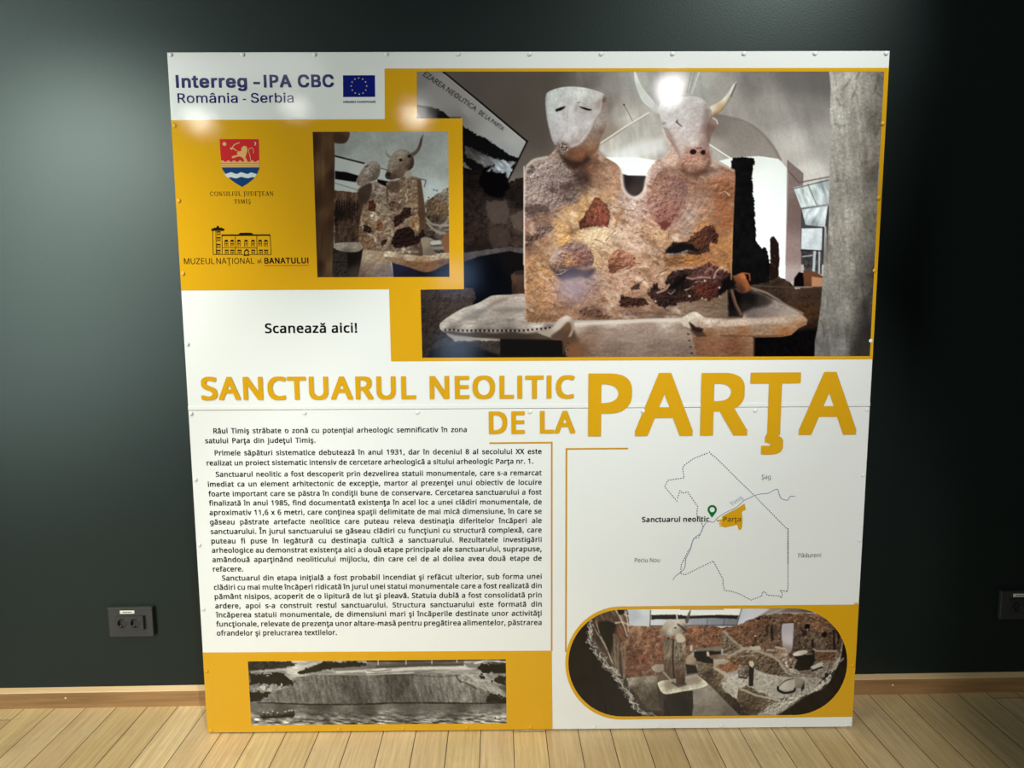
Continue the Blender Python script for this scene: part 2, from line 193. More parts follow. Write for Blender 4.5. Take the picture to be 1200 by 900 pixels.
# ---------------------------------------------------------------- letter outlines (units of 1/1000 em; each contour as steps from point to point)
GLYPHS = {}
GLYPHS['noto'] = ''' 260|
!269|163,201 -57,0 -25,513 107,0|72,54 2,22 6,18 10,12 13,8 15,5 16,2 16,-2 14,-5 13,-8 11,-12 6,-18 2,-22 -2,-22 -6,-17 -11,-13 -13,-9 -14,-5 -16,-2 -16,2 -15,5 -13,9 -10,13 -6,17
,268|192,105 -23,-76 -31,-81 -32,-77 -65,0 19,81 18,86 13,78 94,0
-322|40,229 0,78 242,0 0,-78
.268|72,54 2,22 6,18 10,12 13,8 14,5 16,2 16,-2 15,-5 13,-8 11,-12 6,-18 2,-22 -2,-22 -6,-17 -11,-13 -13,-9 -15,-5 -16,-2 -16,2 -14,5 -13,9 -10,13 -6,17
0572|523,358 -1,-56 -5,-52 -7,-47 -10,-43 -14,-39 -18,-34 -20,-29 -25,-24 -29,-19 -32,-14 -36,-8 -41,-3 -50,5 -44,15 -39,24 -31,34 -26,42 -21,50 -14,59 -8,66 -3,73 3,74 7,66 13,58 19,50 25,42 32,34 38,24 46,14 53,5 50,-5 45,-14 38,-24 32,-34 27,-42 20,-50 14,-58 9,-66|137,358 2,-62 4,-54 8,-47 12,-40 16,-32 19,-26 25,-18 28,-10 34,-4 34,4 28,10 24,18 20,25 16,33 12,39 8,48 5,54 2,62 -2,62 -5,54 -8,46 -12,40 -16,32 -20,25 -24,19 -28,10 -34,4 -34,-4 -28,-10 -25,-19 -19,-25 -16,-32 -12,-40 -8,-46 -4,-54
1572|355,0 -86,0 0,499 0,49 2,37 2,37 -29,-27 -33,-28 -76,-62 -46,59 193,150 73,0
2572|520,0 -472,0 0,73 187,189 91,96 23,28 18,27 15,27 11,28 6,30 2,31 -4,36 -12,30 -19,23 -26,17 -30,11 -35,3 -33,-2 -31,-6 -28,-10 -26,-14 -27,-16 -27,-20 -47,59 61,43 24,12 24,10 25,8 27,6 29,4 29,1 43,-3 38,-7 34,-13 30,-18 24,-21 20,-27 15,-30 9,-34 3,-37 -3,-37 -7,-35 -13,-33 -17,-32 -22,-33 -25,-31 -96,-102 -149,-147 0,-4 361,0
3572|493,547 -2,-31 -6,-27 -10,-25 -14,-22 -17,-19 -21,-16 -23,-13 -26,-11 -29,-7 0,-4 52,-10 43,-18 33,-26 23,-32 14,-39 5,-44 -3,-40 -10,-37 -16,-34 -23,-29 -30,-26 -36,-20 -45,-15 -51,-9 -60,-3 -36,1 -35,3 -33,5 -32,7 -30,10 -30,13 0,82 31,-14 32,-11 34,-10 34,-6 34,-5 32,-1 58,4 46,13 35,20 23,29 14,34 5,41 -3,28 -7,24 -14,20 -18,17 -22,14 -28,10 -32,7 -36,5 -40,1 -69,0 0,75 70,0 37,2 33,6 28,9 25,13 20,16 15,18 12,22 7,23 2,26 -4,32 -12,27 -19,21 -26,16 -32,10 -37,3 -25,-1 -23,-2 -21,-5 -58,-21 -53,-31 -44,60 27,19 32,17 35,16 40,12 43,8 46,2 68,-6 56,-16 42,-28 31,-36 18,-43
4572|552,162 -104,0 0,-162 -85,0 0,162 -342,0 0,75 336,481 91,0 0,-477 104,0|363,466 0,47 2,41 1,36 2,34 -4,0 -20,-41 -23,-37 -214,-305 256,0
5572|275,438 47,-3 42,-8 38,-14 33,-19 28,-24 22,-29 17,-33 10,-38 3,-42 -4,-47 -10,-43 -18,-38 -24,-32 -31,-28 -37,-22 -42,-15 -48,-10 -53,-3 -36,1 -34,3 -34,6 -30,8 -27,9 -24,12 0,83 26,-14 29,-11 32,-10 34,-6 33,-5 32,-1 34,2 31,5 27,9 25,14 20,17 17,20 12,25 8,29 2,33 -5,43 -14,36 -24,28 -34,21 -46,13 -56,4 -64,-5 -58,-10 -44,28 27,337 358,0 0,-80 -283,0 -17,-207 46,7
6572|55,305 1,41 3,41 4,40 8,39 9,38 13,36 16,35 19,32 23,28 27,26 31,22 35,17 41,14 46,7 51,3 46,-2 42,-7 0,-75 -41,9 -45,3 -43,-3 -39,-7 -33,-13 -28,-17 -25,-21 -20,-25 -16,-28 -12,-31 -10,-33 -7,-35 -5,-37 -3,-39 6,0 11,15 13,15 14,13 16,12 19,10 20,8 23,6 25,4 28,1 40,-3 36,-8 32,-15 29,-19 24,-25 20,-30 14,-34 9,-39 3,-44 -3,-47 -9,-43 -16,-38 -21,-33 -26,-28 -32,-22 -35,-16 -41,-10 -44,-3 -33,2 -32,6 -30,11 -28,15 -26,19 -24,24 -20,28 -18,33 -14,37 -10,42 -6,47|297,64 39,4 34,14 29,22 22,32 13,42 4,52 -4,42 -11,36 -20,30 -26,22 -35,14 -42,4 -30,-2 -27,-7 -25,-11 -22,-14 -18,-16 -15,-19 -10,-20 -7,-21 -2,-21 1,-22 3,-22 5,-21 8,-21 10,-19 11,-19 14,-17 17,-14 17,-12 21,-9 22,-5
7572|136,0 293,634 -385,0 0,80 479,0 0,-68 -290,-646
8572|285,724 40,-2 37,-7 34,-11 30,-15 25,-19 20,-23 16,-27 9,-32 3,-35 -2,-27 -6,-25 -11,-23 -13,-20 -17,-19 -19,-18 -21,-15 -23,-15 -24,-13 28,-15 27,-15 25,-18 22,-18 20,-21 15,-22 12,-25 8,-28 2,-31 -3,-38 -10,-35 -16,-31 -22,-26 -27,-23 -33,-18 -37,-13 -41,-8 -45,-3 -49,3 -43,7 -39,13 -32,17 -27,22 -22,26 -15,31 -9,34 -3,39 2,31 7,29 11,25 16,23 18,21 21,18 23,16 25,15 25,13 -23,14 -21,15 -20,16 -17,18 -15,20 -13,21 -9,23 -5,26 -2,28 3,35 9,31 16,26 21,24 25,19 30,15 33,11 37,7|135,181 4,-33 12,-29 21,-25 29,-19 38,-11 47,-4 45,4 37,11 29,19 22,26 13,30 4,34 -2,22 -6,21 -11,18 -14,18 -17,15 -21,15 -23,14 -27,12 -29,12 -16,6 -28,-13 -24,-14 -22,-14 -18,-15 -16,-17 -12,-18 -8,-20 -5,-21|284,653 -34,-3 -31,-9 -26,-15 -19,-20 -12,-25 -4,-31 2,-23 6,-21 9,-18 14,-16 15,-14 19,-13 66,-33 62,33 18,13 14,14 12,16 10,19 5,20 2,23 -4,31 -12,25 -19,20 -26,15 -31,9
9572|520,409 -1,-41 -3,-40 -5,-41 -7,-39 -9,-38 -13,-37 -16,-34 -19,-32 -23,-29 -27,-25 -31,-22 -36,-18 -41,-13 -46,-7 -51,-3 -47,3 -43,7 0,75 42,-10 46,-3 44,3 38,7 33,13 29,17 24,21 20,24 16,28 13,31 10,33 7,36 5,37 2,38 -6,0 -11,-15 -13,-14 -14,-13 -16,-12 -19,-10 -21,-8 -22,-6 -26,-4 -28,-1 -39,3 -36,8 -33,14 -28,20 -24,25 -20,29 -14,34 -8,39 -3,44 3,48 10,43 15,38 22,33 27,28 31,22 36,16 40,10 44,3 33,-2 32,-7 30,-11 28,-15 26,-19 23,-24 20,-28 18,-33 13,-37 11,-42 6,-46|278,650 -39,-5 -34,-13 -29,-23 -21,-32 -14,-42 -4,-51 4,-43 11,-36 19,-30 26,-21 34,-14 43,-4 31,2 27,7 25,10 22,15 18,16 14,19 11,20 7,21 2,21 -1,21 -3,22 -6,21 -7,22 -9,19 -12,19 -14,17 -16,14 -18,12 -20,9 -23,5
A639|545,0 -86,221 -283,0 -85,-221 -91,0 279,717 81,0 278,-717|352,517 -10,29 -14,43 -10,35 -11,-41 -11,-37 -9,-29 -81,-216 226,0
B650|301,714 82,-4 68,-14 52,-22 39,-32 22,-46 8,-59 -2,-27 -5,-25 -9,-23 -11,-20 -16,-18 -19,-16 -21,-12 -25,-10 -28,-7 0,-5 29,-6 27,-9 25,-11 23,-14 19,-18 16,-22 12,-26 7,-30 2,-35 -3,-41 -10,-37 -17,-33 -23,-27 -28,-23 -35,-19 -39,-13 -44,-7 -49,-3 -251,0 0,714|319,410 55,3 42,10 29,16 19,23 11,30 4,35 -5,36 -13,28 -24,20 -33,15 -44,8 -55,3 -118,0 0,-227|187,335 0,-259 144,0 57,4 44,12 31,21 21,27 12,33 4,37 -2,24 -5,22 -10,20 -13,17 -18,15 -24,11 -28,9 -35,5 -41,2
C632|403,645 -37,-2 -34,-7 -32,-11 -29,-15 -26,-19 -23,-23 -20,-26 -16,-31 -13,-34 -9,-37 -6,-40 -2,-43 3,-56 9,-51 15,-46 22,-40 27,-33 33,-27 40,-19 45,-12 52,-4 31,1 29,3 29,4 82,20 0,-78 -27,-9 -27,-7 -29,-6 -30,-4 -33,-2 -38,-1 -69,5 -60,15 -53,25 -45,34 -36,43 -29,51 -20,59 -12,65 -4,71 3,52 7,50 12,46 18,43 22,38 26,35 32,30 36,25 40,21 45,14 49,9 53,3 36,-1 36,-4 34,-6 33,-8 30,-11 28,-12 -36,-76 -74,27 -27,7 -30,4
D730|669,364 -5,-76 -15,-67 -25,-58 -33,-50 -43,-40 -51,-32 -59,-23 -67,-13 -75,-5 -199,0 0,714 220,0 69,-4 62,-14 56,-22 49,-31 40,-39 33,-48 24,-55 14,-65|574,361 -3,60 -11,52 -18,44 -24,37 -30,30 -38,23 -43,17 -48,10 -55,3 -117,0 0,-560 97,0 89,8 72,24 56,39 41,56 24,71
E556|496,0 -399,0 0,714 399,0 0,-79 -309,0 0,-223 291,0 0,-78 -291,0 0,-255 309,0
F519|187,0 -90,0 0,714 399,0 0,-79 -309,0 0,-253 290,0 0,-79 -290,0
G728|407,377 247,0 0,-350 -39,-12 -39,-9 -39,-7 -41,-5 -45,-3 -48,-1 -70,5 -62,15 -55,24 -47,34 -38,43 -31,50 -21,59 -14,65 -4,72 5,71 15,65 24,58 34,51 42,42 50,34 59,26 67,15 74,5 39,-1 38,-4 36,-6 35,-8 33,-11 32,-12 -34,-78 -26,11 -29,9 -31,9 -32,7 -32,4 -34,1 -54,-4 -49,-12 -43,-19 -37,-27 -31,-33 -25,-40 -18,-45 -10,-51 -4,-57 3,-55 9,-50 15,-46 22,-40 29,-34 36,-28 43,-20 52,-12 60,-4 80,5 60,12 0,212 -157,0
H741|643,0 -90,0 0,333 -366,0 0,-333 -90,0 0,714 90,0 0,-302 366,0 0,302 90,0
I339|298,0 -258,0 0,52 84,19 0,571 -84,20 0,52 258,0 0,-52 -84,-20 0,-571 84,-19
J273|-4,-190 -42,4 -32,9 0,76 34,-7 38,-3 16,1 16,3 16,6 14,8 12,12 10,15 8,19 4,23 2,28 0,710 90,0 0,-703 -3,-43 -7,-38 -13,-32 -17,-28 -22,-22 -26,-16 -30,-12 -32,-8
K619|619,0 -106,0 -253,341 -73,-64 0,-277 -90,0 0,714 90,0 0,-352 61,68 62,68 193,216 105,0 -283,-311
L524|97,0 0,714 90,0 0,-634 312,0 0,-80
M907|412,0 -235,626 -4,0 3,-51 3,-68 1,-74 0,-433 -83,0 0,714 133,0 220,-585 4,0 224,585 132,0 0,-714 -89,0 0,439 1,69 3,65 3,52 -4,0 -238,-625
N760|663,0 -105,0 -382,593 -4,0 3,-55 3,-67 2,-72 0,-399 -83,0 0,714 104,0 381,-591 4,0 -3,48 -3,70 -1,70 0,403 84,0
O781|720,358 -2,-54 -7,-50 -12,-47 -16,-42 -21,-39 -26,-35 -29,-30 -35,-25 -39,-20 -43,-14 -47,-9 -52,-3 -54,3 -48,9 -44,14 -39,21 -34,25 -30,29 -25,35 -20,39 -16,43 -11,47 -7,50 -2,54 4,70 12,64 20,58 28,51 37,42 44,35 54,26 62,15 70,5 68,-5 60,-15 52,-26 45,-34 37,-43 28,-51 21,-58 13,-64|156,358 3,-57 8,-52 14,-46 20,-40 26,-33 31,-27 39,-19 44,-12 50,-4 51,4 44,12 37,19 32,27 25,33 20,40 14,46 8,52 3,57 -6,83 -19,71 -31,57 -45,43 -59,25 -73,9 -51,-4 -44,-11 -39,-20 -31,-26 -26,-33 -20,-40 -14,-45 -8,-52
P605|286,714 85,-6 68,-18 51,-31 36,-42 21,-51 7,-62 -2,-29 -4,-28 -9,-28 -11,-26 -16,-24 -20,-22 -24,-20 -30,-17 -34,-14 -39,-10 -45,-6 -51,-2 -82,0 0,-278 -90,0 0,714|278,637 -91,0 0,-282 72,0 43,2 37,4 33,8 27,12 23,16 17,19 12,24 8,28 2,32 -5,42 -15,34 -24,27 -35,19 -46,11
Q781|720,358 -3,-56 -7,-53 -13,-49 -19,-45 -23,-40 -28,-35 -33,-30 -39,-24 -43,-18 171,-178 -129,0 -138,161 -13,0 -12,-1 -54,3 -48,9 -44,14 -39,21 -34,25 -30,29 -25,35 -20,39 -16,43 -11,47 -7,50 -2,54 4,70 12,64 20,58 28,51 37,42 44,35 54,26 62,15 70,5 68,-5 60,-15 52,-26 45,-34 37,-43 28,-51 21,-58 13,-64|156,358 3,-57 8,-52 14,-46 20,-40 26,-33 31,-27 39,-19 44,-12 50,-4 51,4 44,12 37,19 32,27 25,33 20,40 14,46 8,52 3,57 -6,83 -19,71 -31,57 -45,43 -59,25 -73,9 -51,-4 -44,-11 -39,-20 -31,-26 -26,-33 -20,-40 -14,-45 -8,-52
R622|294,714 56,-2 49,-8 41,-13 36,-17 28,-22 22,-28 16,-33 9,-37 3,-43 -2,-36 -7,-32 -12,-27 -15,-24 -18,-20 -21,-17 -22,-13 -22,-12 -24,-10 196,-320 -105,0 -173,295 -142,0 0,-295 -90,0 0,714|289,636 -102,0 0,-265 107,0 53,4 42,11 32,19 22,27 14,34 4,41 -2,29 -6,25 -11,21 -14,17 -19,14 -23,10 -28,7 -32,5
S549|502,191 -3,-40 -11,-37 -17,-32 -24,-27 -29,-23 -36,-18 -40,-13 -45,-8 -50,-3 -76,4 -67,11 -53,19 0,86 26,-10 30,-10 33,-9 37,-7 36,-5 38,-1 33,2 30,4 26,8 22,11 18,13 14,16 10,18 6,21 2,22 -2,22 -5,20 -8,17 -12,16 -18,14 -22,14 -27,14 -34,15 -40,15 -81,36 -21,14 -19,15 -17,16 -14,17 -12,19 -9,21 -6,22 -4,25 -1,27 3,36 10,33 16,28 22,25 27,21 31,17 37,12 39,8 43,2 38,-1 36,-4 34,-6 32,-8 29,-10 28,-11 -28,-77 -81,27 -29,6 -30,4 -31,1 -28,-1 -25,-5 -22,-7 -18,-10 -15,-12 -12,-15 -8,-16 -5,-18 -2,-20 2,-23 5,-20 8,-17 12,-15 16,-15 21,-13 25,-13 31,-14 36,-14 40,-16 35,-16 31,-18 27,-18 22,-21 17,-24 13,-27 7,-31
T556|323,0 -90,0 0,635 -223,0 0,79 535,0 0,-79 -222,0
U731|640,252 -3,-48 -10,-44 -17,-42 -23,-36 -31,-32 -38,-26 -44,-19 -52,-11 -60,-4 -82,8 -67,24 -54,40 -38,54 -23,64 -8,74 0,460 90,0 0,-463 5,-54 16,-45 25,-36 37,-27 47,-16 57,-5 41,3 35,7 29,13 25,18 20,22 15,25 11,30 6,31 2,35 0,462 89,0
V600|600,714 -255,-714 -90,0 -255,714 94,0 161,-458 19,-56 14,-52 12,-48 11,49 15,52 19,57 160,456
W930|917,714 -190,-714 -91,0 -139,468 -12,43 -11,42 -9,34 -4,22 -4,-22 -7,-34 -11,-43 -12,-45 -135,-465 -91,0 -189,714 94,0 111,-436 11,-46 9,-44 8,-41 6,-39 6,41 9,43 11,46 12,45 126,431 93,0 131,-434 13,-47 11,-45 8,-43 7,-37 8,52 12,58 15,61 110,435
X586|582,0 -102,0 -189,310 -192,-310 -95,0 237,372 -222,342 100,0 175,-280 176,280 95,0 -221,-340
Y566|283,363 186,351 97,0 -238,-437 0,-277 -90,0 0,273 -238,441 98,0
Z572|533,0 -495,0 0,68 376,566 -364,0 0,80 473,0 0,-68 -376,-566 386,0
a561|288,545 60,-5 48,-14 37,-24 26,-34 16,-46 5,-57 0,-365 -64,0 -17,76 -4,0 -15,-18 -16,-16 -17,-15 -17,-11 -18,-10 -21,-7 -22,-5 -25,-3 -29,-1 -31,2 -29,6 -27,9 -23,13 -21,18 -16,21 -12,26 -8,30 -2,34 7,49 21,41 35,33 50,25 64,16 80,7 91,3 0,32 -3,40 -10,31 -16,22 -22,14 -27,9 -33,3 -28,-1 -26,-5 -26,-7 -71,-28 -27,66 25,12 27,11 31,9 32,8 34,4|314,259 -60,-5 -46,-11 -33,-16 -21,-21 -13,-27 -4,-31 3,-27 9,-22 15,-17 21,-12 23,-7 27,-2 43,4 37,13 33,20 25,30 15,39 5,47 0,48
b615|173,575 -2,-64 -3,-46 5,0 17,21 21,19 25,17 29,13 35,7 39,3 62,-8 54,-23 44,-39 34,-53 20,-70 7,-84 -3,-58 -9,-51 -16,-45 -20,-38 -26,-31 -31,-24 -35,-17 -39,-11 -42,-3 -39,3 -35,7 -29,13 -25,16 -21,19 -17,20 -7,0 -18,-68 -63,0 0,760 88,0|324,472 -35,-2 -30,-8 -25,-12 -20,-16 -16,-22 -11,-28 -8,-32 -4,-38 -2,-43 0,-4 4,-61 10,-50 18,-41 28,-29 41,-17 52,-6 44,6 36,18 27,29 20,41 12,51 4,61 -4,62 -12,50 -20,40 -27,28 -37,17
c480|300,-10 -46,3 -42,10 -39,16 -34,23 -29,30 -24,37 -17,44 -10,52 -4,60 4,62 11,54 18,45 25,38 29,30 35,23 40,16 43,10 46,3 27,-1 26,-3 26,-5 24,-6 20,-6 18,-8 -27,-73 -56,17 -60,8 -34,-3 -30,-7 -25,-13 -21,-18 -18,-22 -13,-28 -9,-32 -6,-38 -2,-42 2,-41 6,-36 9,-32 13,-28 17,-22 21,-18 25,-13 28,-7 32,-3 28,1 26,3 23,5 62,22 0,-78 -19,-9 -19,-7 -22,-5 -23,-5 -26,-2
d615|275,-10 -62,8 -54,23 -44,38 -33,54 -20,70 -7,84 7,85 20,69 33,54 45,40 54,23 62,8 27,-1 24,-4 22,-6 20,-7 18,-10 16,-11 15,-12 13,-14 11,-14 6,0 -4,38 -2,41 0,214 88,0 0,-760 -71,0 -13,72 -4,0 -11,-15 -13,-14 -15,-13 -16,-11 -18,-10 -20,-8 -23,-6 -24,-4|289,63 51,5 40,16 28,25 20,37 11,47 4,57 0,16 -4,62 -11,51 -18,40 -28,30 -41,18 -53,6 -43,-6 -36,-19 -28,-32 -19,-41 -12,-51 -4,-59 4,-59 12,-50 19,-40 28,-29 36,-18
e564|292,546 44,-3 39,-10 35,-17 31,-23 25,-28 20,-34 15,-38 9,-42 3,-47 0,-53 -367,0 6,-56 16,-46 24,-37 34,-26 42,-16 49,-5 33,1 30,3 27,5 82,28 0,-77 -27,-11 -27,-9 -27,-6 -28,-5 -32,-3 -35,-1 -49,3 -45,11 -41,17 -36,24 -30,31 -25,37 -18,45 -10,50 -4,56 3,56 10,50 16,45 23,39 28,32 32,26 38,19 42,11|291,474 -39,-5 -33,-13 -28,-23 -21,-30 -14,-38 -8,-44 273,0 -2,29 -4,27 -8,24 -11,21 -14,18 -17,14 -21,11 -25,7
f344|332,468 -135,0 0,-468 -88,0 0,468 -94,0 0,41 94,30 0,31 2,43 7,37 11,32 16,26 20,21 24,16 28,11 31,7 35,2 58,-6 46,-12 -23,-69 -37,10 -43,5 -27,-3 -22,-10 -17,-17 -11,-23 -8,-31 -2,-38 0,-35 135,0
g615|275,546 34,-2 32,-7 29,-11 27,-16 25,-20 21,-25 5,0 12,71 70,0 0,-545 -3,-48 -9,-42 -14,-37 -20,-32 -27,-26 -32,-20 -39,-14 -45,-9 -51,-3 -38,1 -35,3 -34,5 -31,6 -28,9 -27,10 0,81 27,-12 29,-11 33,-8 35,-6 36,-4 38,-1 43,4 36,14 29,23 22,30 14,37 4,43 0,21 1,35 2,31 -4,0 -20,-25 -23,-20 -26,-16 -30,-11 -32,-7 -35,-2 -64,8 -54,24 -45,41 -32,55 -20,68 -6,81 6,80 20,67 32,56 44,42 54,26|287,472 -29,-3 -25,-8 -23,-13 -19,-18 -16,-24 -12,-28 -10,-33 -5,-37 -2,-42 4,-61 12,-50 20,-41 29,-29 35,-17 43,-6 26,1 23,4 21,5 18,9 16,11 14,13 12,17 9,19 7,22 5,25 3,27 1,31 0,21 -2,46 -5,39 -10,33 -13,27 -17,22 -21,17 -25,12 -30,7
h618|173,537 -2,-39 -3,-36 6,0 12,18 15,15 16,13 18,11 19,9 21,7 22,6 22,3 22,1 41,-2 36,-7 31,-12 27,-16 22,-21 17,-26 12,-32 8,-37 2,-43 0,-349 -87,0 0,343 -3,40 -10,32 -16,25 -23,18 -30,10 -38,4 -37,-3 -31,-7 -26,-13 -21,-17 -16,-22 -12,-27 -8,-31 -4,-35 -2,-40 0,-277 -88,0 0,760 88,0
i258|173,536 0,-536 -88,0 0,536|130,737 13,-2 12,-4 10,-8 9,-10 5,-14 2,-18 -2,-17 -5,-14 -9,-11 -10,-8 -12,-4 -13,-2 -14,2 -12,4 -11,8 -8,11 -5,14 -2,17 2,18 5,14 8,10 11,8 12,5
j258|22,-240 -44,4 -33,8 0,71 31,-7 35,-3 20,2 18,6 15,10 12,15 7,22 2,29 0,619 88,0 0,-616 -2,-32 -5,-28 -9,-26 -13,-22 -16,-18 -20,-15 -24,-11 -29,-6|78,681 2,18 5,14 8,10 11,8 12,5 14,1 13,-2 12,-4 10,-8 9,-10 5,-14 2,-18 -2,-17 -5,-14 -9,-11 -10,-8 -12,-4 -13,-2 -14,2 -12,4 -11,8 -8,11 -5,14
l258|173,0 -88,0 0,760 88,0
m935|673,546 56,-5 45,-16 35,-26 25,-37 15,-50 5,-63 0,-349 -87,0 0,345 -3,39 -9,31 -15,25 -20,18 -28,10 -34,4 -47,-5 -37,-15 -28,-25 -18,-35 -11,-43 -4,-53 0,-296 -87,0 0,345 -1,27 -4,23 -7,20 -9,18 -12,14 -15,11 -18,8 -20,4 -24,2 -33,-3 -29,-7 -23,-13 -19,-17 -15,-22 -11,-26 -7,-31 -4,-35 -2,-40 0,-278 -88,0 0,536 71,0 13,-73 5,0 12,18 14,15 15,13 17,12 19,9 19,7 20,5 21,3 21,1 39,-2 35,-8 29,-12 26,-17 20,-23 15,-28 5,0 20,28 25,23 28,17 32,12 33,8
n618|343,546 59,-5 48,-16 38,-26 27,-37 17,-50 5,-63 0,-349 -87,0 0,343 -3,40 -10,32 -16,25 -23,18 -30,10 -38,4 -53,-6 -41,-16 -29,-28 -19,-38 -11,-48 -4,-58 0,-278 -88,0 0,536 71,0 13,-73 5,0 13,18 15,15 16,13 19,12 19,9 21,7 22,5 22,3
o605|551,269 -2,-43 -6,-39 -10,-37 -13,-32 -16,-29 -21,-26 -23,-22 -26,-18 -29,-15 -33,-10 -34,-6 -37,-2 -34,2 -33,6 -31,10 -29,15 -26,18 -23,22 -20,26 -18,29 -14,32 -10,37 -6,39 -2,43 3,56 10,50 17,44 23,38 29,32 34,24 40,19 44,10 49,4 47,-4 43,-10 38,-19 35,-24 29,-32 23,-38 18,-44 11,-50|146,269 2,-40 5,-37 10,-33 13,-28 17,-24 21,-19 25,-14 30,-8 34,-3 34,3 30,8 25,14 21,19 17,24 13,28 10,33 5,37 2,40 -2,41 -6,36 -9,32 -13,28 -17,23 -22,18 -25,14 -30,8 -34,3 -50,-6 -39,-18 -30,-30 -21,-41 -12,-49
p615|340,546 62,-8 53,-23 44,-38 34,-54 20,-69 7,-85 -3,-58 -9,-51 -16,-45 -20,-38 -26,-31 -31,-25 -34,-17 -39,-10 -43,-4 -26,1 -25,4 -22,6 -20,8 -18,10 -17,10 -38,39 -6,0 4,-43 2,-45 0,-220 -88,0 0,776 72,0 12,-73 4,0 11,15 13,14 14,13 16,12 18,10 20,8 23,6 25,4|324,472 -34,-2 -29,-7 -24,-12 -20,-15 -16,-21 -12,-25 -8,-30 -6,-34 -2,-40 0,-17 2,-42 4,-37 8,-33 11,-28 16,-24 20,-18 26,-13 30,-8 36,-3 31,3 27,9 22,15 20,20 15,25 12,28 9,33 5,35 2,39 -4,57 -12,49 -20,41 -27,31 -37,18
r413|335,546 32,-2 31,-4 -11,-81 -29,5 -29,2 -20,-1 -20,-5 -19,-7 -18,-10 -17,-12 -15,-15 -14,-16 -11,-19 -10,-21 -6,-23 -5,-25 -1,-26 0,-286 -88,0 0,536 72,0 10,-98 4,0 12,19 14,19 15,16 17,16 18,13 20,10 21,9 23,4
s479|434,148 -3,-33 -9,-29 -14,-25 -20,-21 -24,-18 -30,-14 -34,-10 -38,-6 -42,-2 -36,1 -32,3 -29,5 -25,7 -24,8 -22,10 0,80 77,-30 31,-7 31,-5 31,-1 41,2 32,8 24,11 17,16 10,20 3,22 -1,13 -4,12 -6,11 -9,11 -13,10 -18,11 -81,36 -89,40 -23,14 -19,16 -15,18 -11,20 -7,24 -2,28 6,42 19,35 30,28 41,21 49,12 56,4 32,-1 30,-3 29,-6 28,-7 27,-8 25,-11 -30,-70 -71,24 -25,6 -25,3 -26,1 -33,-2 -28,-6 -22,-10 -15,-13 -10,-15 -3,-19 1,-14 5,-12 7,-12 11,-10 14,-10 18,-10 82,-34 87,-39 22,-14 18,-16 15,-19 11,-20 6,-24
t361|264,62 41,3 34,8 0,-67 -40,-11 -50,-5 -27,2 -26,4 -25,8 -22,13 -19,16 -16,22 -12,27 -8,34 -2,40 0,312 -76,0 0,42 77,35 35,114 52,0 0,-123 155,0 0,-68 -155,0 0,-310 3,-30 7,-24 13,-19 18,-13 20,-7
u618|533,536 0,-536 -72,0 -13,71 -4,0 -12,-18 -15,-15 -17,-13 -19,-11 -19,-9 -21,-6 -22,-5 -22,-3 -23,-1 -40,2 -36,7 -31,11 -27,17 -22,21 -17,26 -12,31 -8,37 -2,43 0,351 89,0 0,-345 3,-39 10,-32 16,-25 23,-18 30,-10 37,-4 37,2 32,8 25,12 21,18 17,22 11,26 9,32 4,35 2,39 0,279
v508|203,0 -203,536 94,0 114,-316 17,-49 16,-52 10,-41 4,0 11,42 17,52 17,48 114,316 94,0 -204,-536
x529|212,274 -185,262 100,0 138,-202 137,202 99,0 -185,-262 195,-274 -100,0 -146,214 -148,-214 -99,0
z470|431,0 -392,0 0,58 288,410 -271,0 0,68 368,0 0,-66 -284,-402 291,0
Â639|545,0 -86,221 -283,0 -85,-221 -91,0 279,717 81,0 278,-717|352,517 -10,29 -14,43 -10,35 -11,-41 -11,-37 -9,-29 -81,-216 226,0|362,944 35,-50 46,-53 44,-46 0,-11 -62,0 -54,39 -55,51 -54,-50 -53,-40 -60,0 0,11 42,46 46,53 35,50
Î339|298,0 -258,0 0,52 84,19 0,571 -84,20 0,52 258,0 0,-52 -84,-20 0,-571 84,-19|214,944 34,-50 47,-53 44,-46 0,-11 -62,0 -54,39 -55,51 -54,-50 -53,-40 -60,0 0,11 43,46 45,53 35,50
â561|288,545 60,-5 48,-14 37,-24 26,-34 16,-46 5,-57 0,-365 -64,0 -17,76 -4,0 -15,-18 -16,-16 -17,-15 -17,-11 -18,-10 -21,-7 -22,-5 -25,-3 -29,-1 -31,2 -29,6 -27,9 -23,13 -21,18 -16,21 -12,26 -8,30 -2,34 7,49 21,41 35,33 50,25 64,16 80,7 91,3 0,32 -3,40 -10,31 -16,22 -22,14 -27,9 -33,3 -28,-1 -26,-5 -26,-7 -71,-28 -27,66 25,12 27,11 31,9 32,8 34,4|314,259 -60,-5 -46,-11 -33,-16 -21,-21 -13,-27 -4,-31 3,-27 9,-22 15,-17 21,-12 23,-7 27,-2 43,4 37,13 33,20 25,30 15,39 5,47 0,48|325,766 34,-50 47,-54 44,-45 0,-11 -62,0 -54,39 -55,51 -54,-50 -53,-40 -60,0 0,11 42,46 46,53 35,50
î258|173,0 -88,0 0,536 88,0|173,766 34,-50 47,-54 44,-45 0,-11 -62,0 -54,39 -55,51 -54,-50 -53,-40 -60,0 0,11 42,46 46,53 35,50
Ă639|545,0 -86,221 -283,0 -85,-221 -91,0 279,717 81,0 278,-717|352,517 -10,29 -14,43 -10,35 -11,-41 -11,-37 -9,-29 -81,-216 226,0|473,918 -4,-26 -7,-23 -12,-21 -14,-19 -18,-15 -21,-13 -24,-9 -28,-6 -30,-2 -45,4 -37,12 -30,20 -21,28 -14,32 -6,38 54,0 3,-17 5,-13 7,-11 10,-7 11,-6 13,-5 52,-4 48,5 13,4 12,6 10,8 9,11 6,13 3,16
